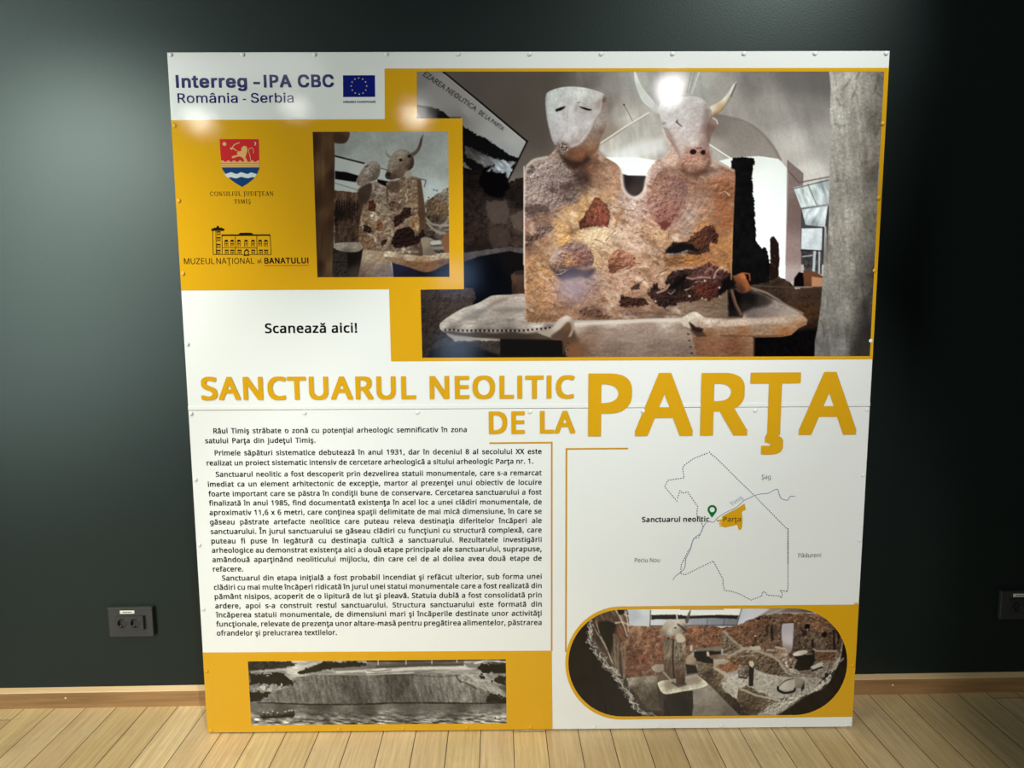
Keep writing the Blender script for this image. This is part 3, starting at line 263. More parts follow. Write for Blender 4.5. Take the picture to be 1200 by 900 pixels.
ă561|288,545 60,-5 48,-14 37,-24 26,-34 16,-46 5,-57 0,-365 -64,0 -17,76 -4,0 -15,-18 -16,-16 -17,-15 -17,-11 -18,-10 -21,-7 -22,-5 -25,-3 -29,-1 -31,2 -29,6 -27,9 -23,13 -21,18 -16,21 -12,26 -8,30 -2,34 7,49 21,41 35,33 50,25 64,16 80,7 91,3 0,32 -3,40 -10,31 -16,22 -22,14 -27,9 -33,3 -28,-1 -26,-5 -26,-7 -71,-28 -27,66 25,12 27,11 31,9 32,8 34,4|314,259 -60,-5 -46,-11 -33,-16 -21,-21 -13,-27 -4,-31 3,-27 9,-22 15,-17 21,-12 23,-7 27,-2 43,4 37,13 33,20 25,30 15,39 5,47 0,48|436,740 -4,-26 -7,-23 -12,-21 -14,-19 -18,-15 -21,-13 -24,-9 -28,-6 -30,-2 -45,4 -37,12 -29,20 -22,28 -14,32 -6,38 54,0 3,-16 5,-14 7,-11 10,-7 11,-6 13,-4 52,-5 47,5 14,4 12,6 10,8 9,11 6,13 3,16
Ş549|502,191 -3,-40 -11,-37 -17,-32 -24,-27 -29,-23 -36,-18 -40,-13 -45,-8 -50,-3 -76,4 -67,11 -53,19 0,86 26,-10 30,-10 33,-9 37,-7 36,-5 38,-1 33,2 30,4 26,8 22,11 18,13 14,16 10,18 6,21 2,22 -2,22 -5,20 -8,17 -12,16 -18,14 -22,14 -27,14 -34,15 -40,15 -81,36 -21,14 -19,15 -17,16 -14,17 -12,19 -9,21 -6,22 -4,25 -1,27 3,36 10,33 16,28 22,25 27,21 31,17 37,12 39,8 43,2 38,-1 36,-4 34,-6 32,-8 29,-10 28,-11 -28,-77 -81,27 -29,6 -30,4 -31,1 -28,-1 -25,-5 -22,-7 -18,-10 -15,-12 -12,-15 -8,-16 -5,-18 -2,-20 2,-23 5,-20 8,-17 12,-15 16,-15 21,-13 25,-13 31,-14 36,-14 40,-16 35,-16 31,-18 27,-18 22,-21 17,-24 13,-27 7,-31|356,-139 -4,-30 -12,-24 -21,-20 -29,-15 -37,-9 -45,-3 -29,2 -21,3 0,55 24,-3 29,-2 22,1 18,3 15,6 11,8 6,11 2,15 -3,16 -9,12 -15,10 -18,7 -22,6 -24,4 43,86 58,0 -26,-53 44,-15 12,-8 11,-9 8,-11 7,-12 4,-15
ş479|434,148 -3,-33 -9,-29 -14,-25 -20,-21 -24,-18 -30,-14 -34,-10 -38,-6 -42,-2 -36,1 -32,3 -29,5 -25,7 -24,8 -22,10 0,80 77,-30 31,-7 31,-5 31,-1 41,2 32,8 24,11 17,16 10,20 3,22 -1,13 -4,12 -6,11 -9,11 -13,10 -18,11 -81,36 -89,40 -23,14 -19,16 -15,18 -11,20 -7,24 -2,28 6,42 19,35 30,28 41,21 49,12 56,4 32,-1 30,-3 29,-6 28,-7 27,-8 25,-11 -30,-70 -71,24 -25,6 -25,3 -26,1 -33,-2 -28,-6 -22,-10 -15,-13 -10,-15 -3,-19 1,-14 5,-12 7,-12 11,-10 14,-10 18,-10 82,-34 87,-39 22,-14 18,-16 15,-19 11,-20 6,-24|339,-139 -4,-30 -12,-24 -21,-20 -29,-15 -37,-9 -45,-3 -28,2 -22,3 0,55 24,-3 29,-2 22,1 18,3 15,6 11,8 6,11 2,15 -3,16 -9,12 -15,10 -18,7 -22,6 -24,4 43,86 58,0 -26,-53 44,-15 12,-8 11,-9 8,-11 7,-12 4,-15'''
GLYPHS['inter'] = ''' 264|
-636|473,343 0,-79 -313,0 0,79
A673|23,0 260,714 105,0 262,-714 -96,0 -151,425 -32,97 -45,149 18,0 -45,-150 -32,-96 -148,-425|154,199 0,80 365,0 0,-80
B640|84,0 0,714 254,0 47,-3 41,-8 35,-14 30,-19 25,-23 19,-27 13,-29 8,-32 3,-34 -2,-29 -5,-25 -9,-22 -12,-18 -14,-16 -17,-14 -18,-11 -20,-9 -20,-7 0,-6 23,-4 22,-7 23,-12 21,-16 18,-20 16,-24 12,-27 7,-32 3,-35 -3,-35 -9,-32 -13,-30 -20,-27 -26,-23 -32,-19 -39,-14 -46,-8 -53,-3|175,80 169,0 50,4 40,10 29,18 20,23 12,27 4,30 -2,23 -6,22 -10,21 -14,19 -17,16 -21,13 -24,10 -27,6 -30,2 -173,0|175,401 159,0 25,1 24,5 21,9 20,11 16,14 14,17 10,19 6,22 2,23 -4,30 -11,27 -18,23 -26,18 -34,10 -42,4 -162,0
C716|375,-10 -59,5 -55,15 -50,25 -45,34 -37,42 -31,51 -23,58 -14,65 -4,72 4,71 14,66 23,58 31,50 37,43 45,34 50,25 55,15 59,5 36,-2 34,-5 33,-9 31,-12 28,-16 27,-19 25,-22 21,-24 18,-28 16,-30 12,-33 8,-35 -91,0 -6,23 -9,22 -11,20 -14,17 -15,16 -17,14 -18,12 -20,10 -20,7 -22,5 -23,4 -23,1 -42,-4 -39,-11 -36,-18 -33,-26 -27,-32 -23,-38 -16,-46 -10,-51 -4,-57 4,-58 10,-51 17,-45 22,-39 28,-32 32,-25 36,-18 39,-11 42,-4 23,1 23,4 22,5 20,8 20,9 18,12 17,14 15,16 14,18 11,19 9,22 6,23 91,0 -8,-35 -12,-33 -15,-30 -19,-27 -21,-25 -24,-22 -27,-19 -29,-15 -31,-13 -33,-8 -34,-6
E587|84,0 0,714 439,0 0,-80 -348,0 0,-233 324,0 0,-80 -324,0 0,-241 352,0 0,-80
I422|44,0 0,80 122,0 0,554 -122,0 0,80 334,0 0,-80 -122,0 0,-554 122,0 0,-80
L552|84,0 0,714 91,0 0,-634 332,0 0,-80
M882|84,0 0,714 129,0 176,-451 14,-40 17,-51 17,-54 14,-49 -20,0 15,47 17,54 17,52 15,41 173,451 129,0 0,-714 -89,0 0,408 0,51 1,59 1,62 2,62 8,0 -22,-67 -22,-66 -20,-57 -16,-44 -160,-408 -78,0 -163,408 -16,42 -20,57 -22,65 -24,70 10,0 1,-58 2,-62 1,-61 0,-53 0,-408
N735|84,0 0,714 107,0 291,-458 27,-44 35,-62 37,-73 -13,-2 -6,77 -2,69 0,53 0,440 90,0 0,-714 -107,0 -259,407 -35,57 -41,71 -57,99 16,3 5,-98 2,-79 1,-52 0,-408
O749|375,-10 -59,5 -55,15 -50,25 -44,34 -38,42 -31,51 -23,58 -14,65 -4,72 4,71 14,66 23,58 31,50 38,43 44,34 50,25 55,15 59,5 59,-5 54,-15 50,-25 45,-34 37,-43 31,-50 23,-58 13,-66 5,-71 -5,-72 -13,-65 -23,-58 -31,-51 -37,-42 -45,-34 -50,-25 -54,-15|375,74 41,4 38,11 36,18 33,25 27,31 23,39 17,45 10,52 4,58 -4,58 -10,51 -17,46 -23,39 -27,31 -33,25 -36,18 -38,11 -41,4 -42,-4 -38,-11 -36,-18 -33,-25 -27,-32 -23,-39 -17,-45 -10,-52 -4,-57 4,-58 10,-51 17,-46 23,-38 27,-32 33,-25 36,-18 38,-11
P624|84,0 0,714 246,0 52,-3 45,-10 39,-17 33,-22 27,-27 21,-32 15,-35 9,-39 3,-41 -3,-41 -9,-39 -15,-35 -21,-32 -27,-28 -33,-22 -39,-17 -45,-10 -52,-3 -177,0 0,79 173,0 35,2 31,7 25,10 21,15 17,17 12,21 9,23 6,26 2,27 -2,27 -6,25 -9,24 -12,20 -17,17 -21,15 -26,10 -30,6 -35,2 -151,0 0,-634
R630|84,0 0,714 247,0 52,-3 45,-10 39,-15 33,-21 27,-26 21,-31 15,-35 9,-38 3,-41 -3,-41 -9,-38 -15,-34 -21,-30 -27,-26 -33,-20 -39,-15 -45,-10 -52,-3 -196,0 0,81 193,0 34,2 31,5 25,9 21,13 17,16 12,19 9,21 6,24 1,27 -1,27 -6,25 -9,22 -12,19 -17,17 -21,13 -26,10 -30,6 -35,1 -152,0 0,-634|495,0 -172,322 102,0 175,-322
S627|314,-12 -50,2 -45,9 -40,14 -35,19 -30,24 -24,28 -19,33 -12,35 -5,40 93,0 4,-26 9,-23 13,-20 17,-17 20,-13 24,-11 25,-7 27,-5 28,-1 31,2 29,5 27,9 24,11 21,15 16,18 13,20 7,22 3,25 -2,21 -6,18 -11,16 -14,14 -17,12 -20,10 -71,25 -86,24 -55,19 -45,23 -37,28 -27,33 -16,39 -5,45 3,38 11,36 18,31 24,28 30,24 34,19 39,14 42,8 45,3 45,-3 42,-9 38,-14 33,-18 29,-23 23,-27 18,-31 11,-33 5,-36 -90,0 -8,34 -16,27 -25,23 -31,16 -36,10 -41,4 -30,-2 -27,-5 -24,-9 -22,-11 -18,-14 -14,-16 -11,-18 -6,-20 -3,-22 3,-23 7,-19 13,-17 16,-14 18,-12 20,-10 60,-20 73,-20 66,-22 23,-10 22,-12 21,-14 20,-17 16,-19 15,-21 10,-24 7,-28 2,-30 -3,-38 -11,-35 -17,-33 -23,-29 -30,-25 -35,-20 -42,-15 -46,-9
T630|45,634 0,80 540,0 0,-80 -225,0 0,-634 -90,0 0,634
U726|363,-12 -54,4 -49,11 -44,19 -39,24 -32,31 -26,35 -19,40 -12,44 -4,47 0,471 90,0 0,-464 3,-33 8,-30 12,-28 18,-25 22,-21 26,-18 30,-12 33,-8 37,-3 38,3 33,8 30,12 26,18 21,21 18,25 12,28 8,30 2,33 0,464 91,0 0,-471 -4,-47 -12,-44 -19,-40 -26,-35 -32,-31 -39,-24 -44,-19 -49,-11
Z615|58,0 0,65 326,476 46,63 48,64 10,-30 -87,-3 -88,-1 -256,0 0,80 500,0 0,-66 -320,-467 -49,-68 -51,-67 -10,30 86,3 87,1 261,0 0,-80
a546|224,-12 -32,2 -31,6 -29,11 -25,15 -22,18 -18,23 -14,26 -8,29 -2,33 2,29 6,25 10,21 13,18 16,15 19,12 21,10 22,8 24,7 74,13 78,9 18,3 15,4 11,5 8,6 5,10 2,11 0,3 -2,21 -4,19 -7,16 -9,15 -13,11 -15,10 -18,7 -21,4 -23,1 -24,-1 -22,-4 -20,-7 -17,-8 -14,-10 -13,-12 -10,-12 -8,-13 -7,-13 -82,25 14,30 17,25 21,22 24,17 25,14 28,10 28,7 29,4 28,2 63,-8 23,-6 22,-9 21,-11 20,-15 17,-19 14,-23 12,-27 6,-32 2,-37 0,-353 -84,0 0,73 -6,0 -28,-38 -15,-13 -17,-11 -20,-10 -23,-7 -26,-4|239,64 30,2 27,6 24,10 20,14 17,16 13,19 9,20 6,21 2,22 0,72 -23,-11 -39,-8 -44,-7 -35,-4 -57,-13 -17,-8 -15,-9 -12,-10 -9,-14 -5,-16 -2,-19 1,-17 5,-15 8,-14 11,-11 13,-9 15,-8 18,-5 19,-3
b596|322,-12 -31,2 -26,6 -23,9 -19,12 -16,13 -14,14 -27,38 -9,0 0,-82 -83,0 0,714 86,0 0,-266 6,0 27,37 13,14 16,12 19,12 22,9 27,6 32,2 42,-4 39,-11 36,-19 32,-25 26,-32 22,-38 16,-44 10,-49 3,-53 -3,-54 -10,-49 -16,-43 -21,-39 -27,-32 -31,-25 -36,-19 -39,-12|309,66 31,3 28,8 24,15 21,20 17,24 13,28 10,31 6,34 2,37 -2,36 -6,34 -10,31 -13,27 -17,24 -20,19 -25,14 -27,9 -32,3 -31,-3 -28,-8 -24,-14 -20,-19 -17,-23 -14,-27 -9,-31 -6,-34 -2,-38 2,-38 6,-35 10,-32 13,-27 17,-24 21,-19 24,-14 27,-9
e567|298,-12 -50,4 -44,12 -40,19 -34,26 -29,32 -23,38 -17,43 -10,48 -3,52 3,53 10,48 17,44 22,38 28,33 33,26 39,20 42,12 46,4 29,-2 28,-5 28,-8 27,-12 25,-15 23,-20 21,-23 18,-28 14,-31 11,-37 7,-41 2,-46 0,-34 -416,0 0,72 369,0 -39,-26 -2,33 -6,32 -9,28 -13,25 -17,21 -19,17 -24,13 -27,8 -30,2 -31,-2 -27,-8 -25,-13 -21,-17 -17,-21 -14,-24 -10,-26 -6,-27 -2,-29 0,-47 2,-37 7,-34 11,-29 15,-25 19,-21 23,-17 26,-12 29,-7 31,-2 21,1 19,3 18,5 16,7 15,10 14,11 11,13 9,16 8,17 83,-21 -10,-26 -14,-24 -18,-22 -21,-19 -25,-16 -27,-14 -31,-10 -33,-6
g597|290,-211 -37,1 -34,5 -31,9 -28,11 -24,14 -21,16 -17,18 -15,20 -12,20 71,40 29,-35 12,-12 16,-11 18,-9 21,-7 24,-4 28,-2 41,4 35,10 30,18 23,24 13,33 5,40 0,104 -7,0 -28,-38 -13,-13 -16,-12 -19,-11 -22,-8 -27,-6 -31,-1 -42,3 -38,10 -36,17 -32,24 -27,30 -22,36 -16,41 -10,48 -3,52 3,53 10,48 16,43 22,37 27,32 32,25 35,19 40,11 42,4 31,-2 27,-6 23,-9 19,-11 16,-13 13,-14 28,-37 7,0 0,84 84,0 0,-544 -4,-44 -10,-38 -17,-32 -24,-27 -27,-21 -33,-17 -37,-11 -39,-7|288,83 30,2 28,8 24,12 21,18 17,21 13,26 10,30 6,33 1,37 -1,37 -6,33 -10,30 -13,27 -17,23 -21,18 -24,14 -27,8 -31,3 -32,-3 -28,-8 -24,-15 -21,-19 -17,-23 -14,-27 -9,-30 -6,-33 -2,-35 2,-36 6,-32 10,-30 13,-26 17,-22 21,-18 25,-13 27,-7
i234|74,0 0,532 86,0 0,-532|117,622 -15,1 -14,6 -13,9 -9,12 -6,13 -2,15 2,15 6,14 9,12 13,9 14,5 15,2 16,-2 14,-5 13,-9 10,-12 5,-14 2,-15 -2,-15 -5,-13 -10,-12 -13,-9 -14,-6
l265|196,-3 -38,3 -31,11 -23,17 -17,24 -10,30 -3,36 0,596 86,0 0,-576 1,-21 3,-17 5,-13 8,-8 12,-5 16,-1 20,1 13,2 15,-72 -26,-5
m856|74,0 0,532 83,0 1,-117 -7,0 9,26 11,24 15,20 17,18 18,14 21,11 21,8 22,4 23,2 36,-4 32,-12 27,-20 22,-26 16,-31 9,-35 -12,0 9,25 11,22 15,21 18,17 21,15 22,12 25,9 26,5 28,2 30,-2 28,-7 27,-11 24,-16 20,-20 17,-25 12,-30 8,-34 3,-39 0,-358 -86,0 0,356 -4,35 -11,28 -18,20 -23,14 -25,8 -28,3 -22,-2 -21,-5 -19,-8 -16,-12 -14,-13 -10,-17 -8,-18 -5,-20 -1,-22 0,-347 -86,0 0,365 -4,27 -9,24 -17,21 -21,15 -26,9 -28,3 -21,-2 -19,-5 -19,-8 -17,-11 -15,-15 -12,-17 -10,-21 -6,-24 -1,-27 0,-334
n575|160,318 0,-318 -86,0 0,532 83,0 0,-129 -13,0 18,45 24,35 27,25 32,18 36,10 38,4 35,-3 31,-7 29,-13 25,-17 22,-22 17,-28 13,-32 8,-38 2,-43 0,-337 -86,0 0,330 -3,39 -11,32 -18,26 -24,20 -30,11 -34,4 -25,-2 -23,-5 -21,-10 -19,-12 -16,-17 -14,-19 -10,-23 -5,-26
o583|291,-12 -46,4 -43,12 -38,19 -34,26 -28,32 -23,38 -17,44 -11,48 -3,52 3,53 11,49 17,44 23,38 28,32 34,26 38,19 43,12 46,4 47,-4 42,-12 39,-19 34,-26 28,-32 23,-38 17,-44 10,-49 4,-53 -4,-52 -10,-48 -17,-44 -23,-38 -28,-32 -34,-26 -39,-19 -42,-12|291,65 34,3 29,9 25,15 21,21 18,24 13,28 9,31 6,33 2,34 -2,35 -6,33 -9,31 -13,29 -18,24 -21,20 -25,16 -29,9 -34,3 -33,-3 -29,-9 -25,-16 -21,-20 -18,-24 -13,-28 -9,-32 -6,-33 -2,-35 2,-34 6,-33 9,-31 13,-28 18,-24 21,-21 25,-15 29,-9
r364|74,0 0,532 83,0 0,-82 5,0 12,26 18,21 22,18 26,14 28,8 31,3 23,0 20,-1 0,-87 -19,3 -33,2 -24,-2 -22,-5 -21,-8 -18,-12 -16,-15 -12,-17 -10,-20 -6,-22 -1,-23 0,-333
t319|286,532 0,-73 -277,0 0,73|91,661 86,0 0,-524 1,-21 5,-17 8,-13 12,-9 16,-5 20,-2 21,2 23,3 16,-73 -30,-6 -33,-2 -42,4 -36,12 -29,20 -21,27 -13,33 -4,40
â546|224,-12 -32,2 -31,6 -29,11 -25,15 -22,18 -18,23 -14,26 -8,29 -2,33 2,29 6,25 10,21 13,18 16,15 19,12 21,10 22,8 24,7 74,13 78,9 18,3 15,4 11,5 8,6 5,10 2,11 0,3 -2,21 -4,19 -7,16 -9,15 -13,11 -15,10 -18,7 -21,4 -23,1 -24,-1 -22,-4 -20,-7 -17,-8 -14,-10 -13,-12 -10,-12 -8,-13 -7,-13 -82,25 14,30 17,25 21,22 24,17 25,14 28,10 28,7 29,4 28,2 63,-8 23,-6 22,-9 21,-11 20,-15 17,-19 14,-23 12,-27 6,-32 2,-37 0,-353 -84,0 0,73 -6,0 -28,-38 -15,-13 -17,-11 -20,-10 -23,-7 -26,-4|239,64 30,2 27,6 24,10 20,14 17,16 13,19 9,20 6,21 2,22 0,72 -23,-11 -39,-8 -44,-7 -35,-4 -57,-13 -17,-8 -15,-9 -12,-10 -9,-14 -5,-16 -2,-19 1,-17 5,-15 8,-14 11,-11 13,-9 15,-8 18,-5 19,-3|196,611 -84,0 0,4 113,128 81,0 113,-128 0,-4 -85,0 -69,84
Ă673|23,0 260,714 105,0 262,-714 -96,0 -151,425 -32,97 -45,149 18,0 -45,-150 -32,-96 -148,-425|154,199 0,80 365,0 0,-80|336,789 -25,2 -23,6 -22,10 -19,14 -17,16 -13,19 -11,21 -6,23 -2,24 63,0 2,-20 7,-18 12,-15 16,-12 18,-7 20,-2 21,2 18,7 16,12 12,15 7,18 2,20 63,0 -2,-24 -6,-22 -10,-22 -14,-19 -16,-16 -20,-14 -22,-10 -23,-6'''

FONT = {}
for _n, _t in GLYPHS.items():
    FONT[_n] = {}
    for _l in _t.split('\n'):
        _h, *_cs = _l[1:].split('|'); _k = []
        for _c in _cs:
            if not _c: continue
            _x = _y = 0; _p = []
            for _q in _c.split():
                _a, _b = _q.split(','); _x += int(_a); _y += int(_b); _p.append((_x, _y))
            _k.append(_p)
        FONT[_n][_l[0]] = (int(_h), _k)
def _comma_letter(font, ch, base, src, src_base, dx=0):
    # a letter with the comma mark below, taken from its sibling letter
    if base in FONT[font] and src in FONT[font]:
        low = [c for c in FONT[font][src][1] if max(y for x, y in c) < 20]
        cx = sum(x for x, y in low[0]) / len(low[0]) if low else 0
        bw = FONT[font][base][0] / 2 + dx
        FONT[font][ch] = (FONT[font][base][0], FONT[font][base][1] + [[(x - cx + bw, y) for x, y in c] for c in low])
FONT['noto']['I'] = (286, [[(98, 0), (188, 0), (188, 714), (98, 714)]])
for _c in 'IPR': FONT['inter'][_c] = FONT['noto'][_c]
FONT['inter'][chr(0x15e)] = FONT['noto'][chr(0x15e)]
_comma_letter('noto', chr(0x163), 't', chr(0x15f), 's', 20)
_comma_letter('noto', chr(0x162), 'T', chr(0x15e), 'S')
_comma_letter('inter', chr(0x162), 'T', chr(0x15e), 'S')
# ---------------------------------------------------------------- ink of the printed photographs
# Each print is a fine mesh whose points carry the colour of the printed ink (a colour attribute).
def crop(ox, oy, s):
    def pts(t):
        return [(ox + float(a.split(',')[0]) / s, oy + float(a.split(',')[1]) / s) for a in t.split()]
    return pts

def smooth_loop(p, n=4, closed=True):
    p = np.array(p, float); m = len(p); out = []
    for i in range(m if closed else m - 1):
        if closed: a, b, c, d = p[(i - 1) % m], p[i], p[(i + 1) % m], p[(i + 2) % m]
        else: a, b, c, d = p[max(i - 1, 0)], p[i], p[i + 1], p[min(i + 2, m - 1)]
        for j in range(n):
            t = j / n
            out.append(.5 * (2 * b + (c - a) * t + (2 * a - 5 * b + 4 * c - d) * t * t + (3 * b - a - 3 * c + d) * t ** 3))
    if not closed: out.append(p[-1])
    return np.array(out)

class Ink:
    rel = .36
    def __init__(s, x0, y0, x1, y1, k):
        s.x0, s.y0, s.k = x0, y0, k
        s.W = int(round((x1 - x0) * k)) + 1; s.H = int(round((y1 - y0) * k)) + 1
        s.X, s.Y = np.meshgrid(x0 + np.arange(s.W) / k, y0 + np.arange(s.H) / k)
        s.im = np.zeros((s.H, s.W, 3)); s.cache = {}
    # --- noise
    def val(s, X, Y, seed):
        r = np.random.RandomState(seed).rand(256, 256)
        xi = np.floor(X).astype(int); yi = np.floor(Y).astype(int)
        fx = X - xi; fy = Y - yi
        fx = fx * fx * (3 - 2 * fx); fy = fy * fy * (3 - 2 * fy)
        g = lambda a, b: r[b & 255, a & 255]
        return (g(xi, yi) * (1 - fx) + g(xi + 1, yi) * fx) * (1 - fy) + (g(xi, yi + 1) * (1 - fx) + g(xi + 1, yi + 1) * fx) * fy
    def fbm(s, size, seed=1, ang=0, st=1, octv=3, dx=0, dy=0):
        key = (size, seed, ang, st, octv, dx, dy)
        if key in s.cache: return s.cache[key]
        a = math.radians(ang); X = s.X + dx; Y = s.Y + dy
        U = (X * math.cos(a) + Y * math.sin(a)) / (size * st); V = (-X * math.sin(a) + Y * math.cos(a)) / size
        t = np.zeros_like(X); w = 0
        for o in range(octv):
            t += s.val(U * 2 ** o + 17.3 * o, V * 2 ** o + 5.1 * o, seed + o) * .6 ** o; w += .6 ** o
        s.cache[key] = t / w - .5
        return s.cache[key]
    def relief(s, size, seed=1, ang=0, st=1, octv=3, d=1.2):
        return (s.fbm(size, seed, ang, st, octv) - s.fbm(size, seed, ang, st, octv, -d * .6, -d)) * s.rel
    def cracks(s, size, seed=1, ang=0, st=1, w=.05):
        n = np.abs(s.fbm(size, seed, ang, st, 3))
        return np.clip(1 - n / w, 0, 1)
    # --- shapes
    def sd(s, poly, rough=0, rs=5, seed=3):
        p = np.asarray(poly, float); m = 6 + abs(rough)
        j0 = max(int((p[:, 0].min() - m - s.x0) * s.k), 0); j1 = min(int((p[:, 0].max() + m - s.x0) * s.k) + 2, s.W)
        i0 = max(int((p[:, 1].min() - m - s.y0) * s.k), 0); i1 = min(int((p[:, 1].max() + m - s.y0) * s.k) + 2, s.H)
        if j1 <= j0 or i1 <= i0: return None, None
        X = s.X[i0:i1, j0:j1]; Y = s.Y[i0:i1, j0:j1]
        ins = np.zeros(X.shape, bool); dm = np.full(X.shape, 1e9)
        for (ax, ay), (bx, by) in zip(p, np.roll(p, -1, 0)):
            ex, ey = bx - ax, by - ay
            t = np.clip(((X - ax) * ex + (Y - ay) * ey) / (ex * ex + ey * ey + 1e-12), 0, 1)
            dm = np.minimum(dm, (X - ax - t * ex) ** 2 + (Y - ay - t * ey) ** 2)
            if ay != by:
                ins ^= ((ay > Y) != (by > Y)) & (X < ex * (Y - ay) / ey + ax)
        d = np.sqrt(dm); d = np.where(ins, d, -d)
        sl = (slice(i0, i1), slice(j0, j1))
        if rough: d = d + (s.fbm(rs, seed, 0, 1, 3) + .6 * s.fbm(2.2, seed + 40, 0, 1, 2))[sl] * rough * 4
        return d, sl
    def col(s, c, sl):
        if not isinstance(c, list): return np.array(c, float) / 255
        X = s.X[sl]; Y = s.Y[sl]; num = 0; den = 0
        for x, y, *q in c:
            w = 1 / ((X - x) ** 2 + (Y - y) ** 2 + 12) ** 1.5
            q = q[0] if len(q) == 1 else q
            num = num + w[..., None] * np.array(q, float) / 255; den = den + w
        return num / den[..., None]
    def fill(s, poly, c, soft=.9, rough=0, rs=5, alpha=1, seed=3, sm=0):
        if isinstance(poly, str): raise TypeError
        if sm: poly = smooth_loop(poly, sm)
        d, sl = s.sd(poly, rough, rs, seed)
        if d is None: return None
        m = np.clip(d / soft + .5, 0, 1) * alpha
        s.im[sl] = s.im[sl] * (1 - m[..., None]) + s.col(c, sl) * m[..., None]
        return (d, sl, np.clip(d / soft + .5, 0, 1))
    def tex(s, reg, arr, amp):
        if reg is None: return
        d, sl, m = reg
        s.im[sl] *= np.clip(1 + (arr[sl] * m * amp), 0, 3)[..., None]
    def tint(s, reg, arr, c):
        d, sl, m = reg
        w = np.clip(arr[sl], 0, 1) * m
        s.im[sl] = s.im[sl] * (1 - w[..., None]) + np.array(c) / 255 * w[..., None]
    def rim(s, reg, w, amp, dx=0, dy=0):
        d, sl, m = reg
        t = np.exp(-np.clip(d, 0, 99) / w)
        if dx or dy:
            gy, gx = np.gradient(d); g = -(gx * dx + gy * dy) * s.k; t = t * np.clip(g, 0, 1)
        s.im[sl] *= np.clip(1 + t * m * amp, 0, 3)[..., None]
    def line(s, pts, w, c, alpha=1, soft=.8, rough=0, rs=4):
        p = np.asarray(pts, float); m = w + 3 + rough
        j0 = max(int((p[:, 0].min() - m - s.x0) * s.k), 0); j1 = min(int((p[:, 0].max() + m - s.x0) * s.k) + 2, s.W)
        i0 = max(int((p[:, 1].min() - m - s.y0) * s.k), 0); i1 = min(int((p[:, 1].max() + m - s.y0) * s.k) + 2, s.H)
        if j1 <= j0 or i1 <= i0: return
        sl = (slice(i0, i1), slice(j0, j1)); X = s.X[sl]; Y = s.Y[sl]; d = np.full(X.shape, 1e9)
        for (ax, ay), (bx, by) in zip(p[:-1], p[1:]):
            ex, ey = bx - ax, by - ay
            t = np.clip(((X - ax) * ex + (Y - ay) * ey) / (ex * ex + ey * ey + 1e-12), 0, 1)
            d = np.minimum(d, np.hypot(X - ax - t * ex, Y - ay - t * ey))
        d = w / 2 - d
        if rough: d = d + s.fbm(rs, 9, 0, 1, 2)[sl] * rough * 2
        q = (np.clip(d / soft + .5, 0, 1) * alpha)[..., None]
        s.im[sl] = s.im[sl] * (1 - q) + np.array(c, float) / 255 * q
    def dot(s, x, y, r, c, ry=None, ang=0, alpha=1, soft=.9):
        ry = ry or r; a = math.radians(ang)
        p = [(x + r * math.cos(t) * math.cos(a) - ry * math.sin(t) * math.sin(a), y + r * math.cos(t) * math.sin(a) + ry * math.sin(t) * math.cos(a)) for t in [i * .5236 for i in range(12)]]
        return s.fill(p, c, soft=soft, alpha=alpha)
    def grade(s, sat, gain=1.0, con=1.0):
        # final print: saturation, density and contrast about mid grey
        l = s.im.mean(-1, keepdims=True); s.im = np.clip(((l + (s.im - l) * sat) * gain - .42) * con + .42, 0, 1)
    def write(s, string, x0, y0, x1, y1, h0, h1, c, alpha=1):
        # lettering along a slanted line, capital height h0 at the start and h1 at the end
        tot = sum(FONT['noto'][q][0] for q in string); u = 0
        L = math.hypot(x1 - x0, y1 - y0); dx, dy = (x1 - x0) / L, (y1 - y0) / L
        for q in string:
            adv, cs = FONT['noto'][q]
            f0 = u / tot; h = h0 + (h1 - h0) * f0
            for ct in cs[:1]:
                p = [(x0 + dx * L * (u + a) / tot + dy * b / 714 * h, y0 + dy * L * (u + a) / tot - dx * b / 714 * h) for a, b in ct]
                s.fill(p, c, soft=1.0, alpha=alpha)
            for ct in cs[1:]:
                p = [(x0 + dx * L * (u + a) / tot + dy * b / 714 * h, y0 + dy * L * (u + a) / tot - dx * b / 714 * h) for a, b in ct]
                s.fill(p, (150, 146, 144) if c[0] < 90 else (60, 60, 60), soft=1.0, alpha=alpha * .8)
            u += adv
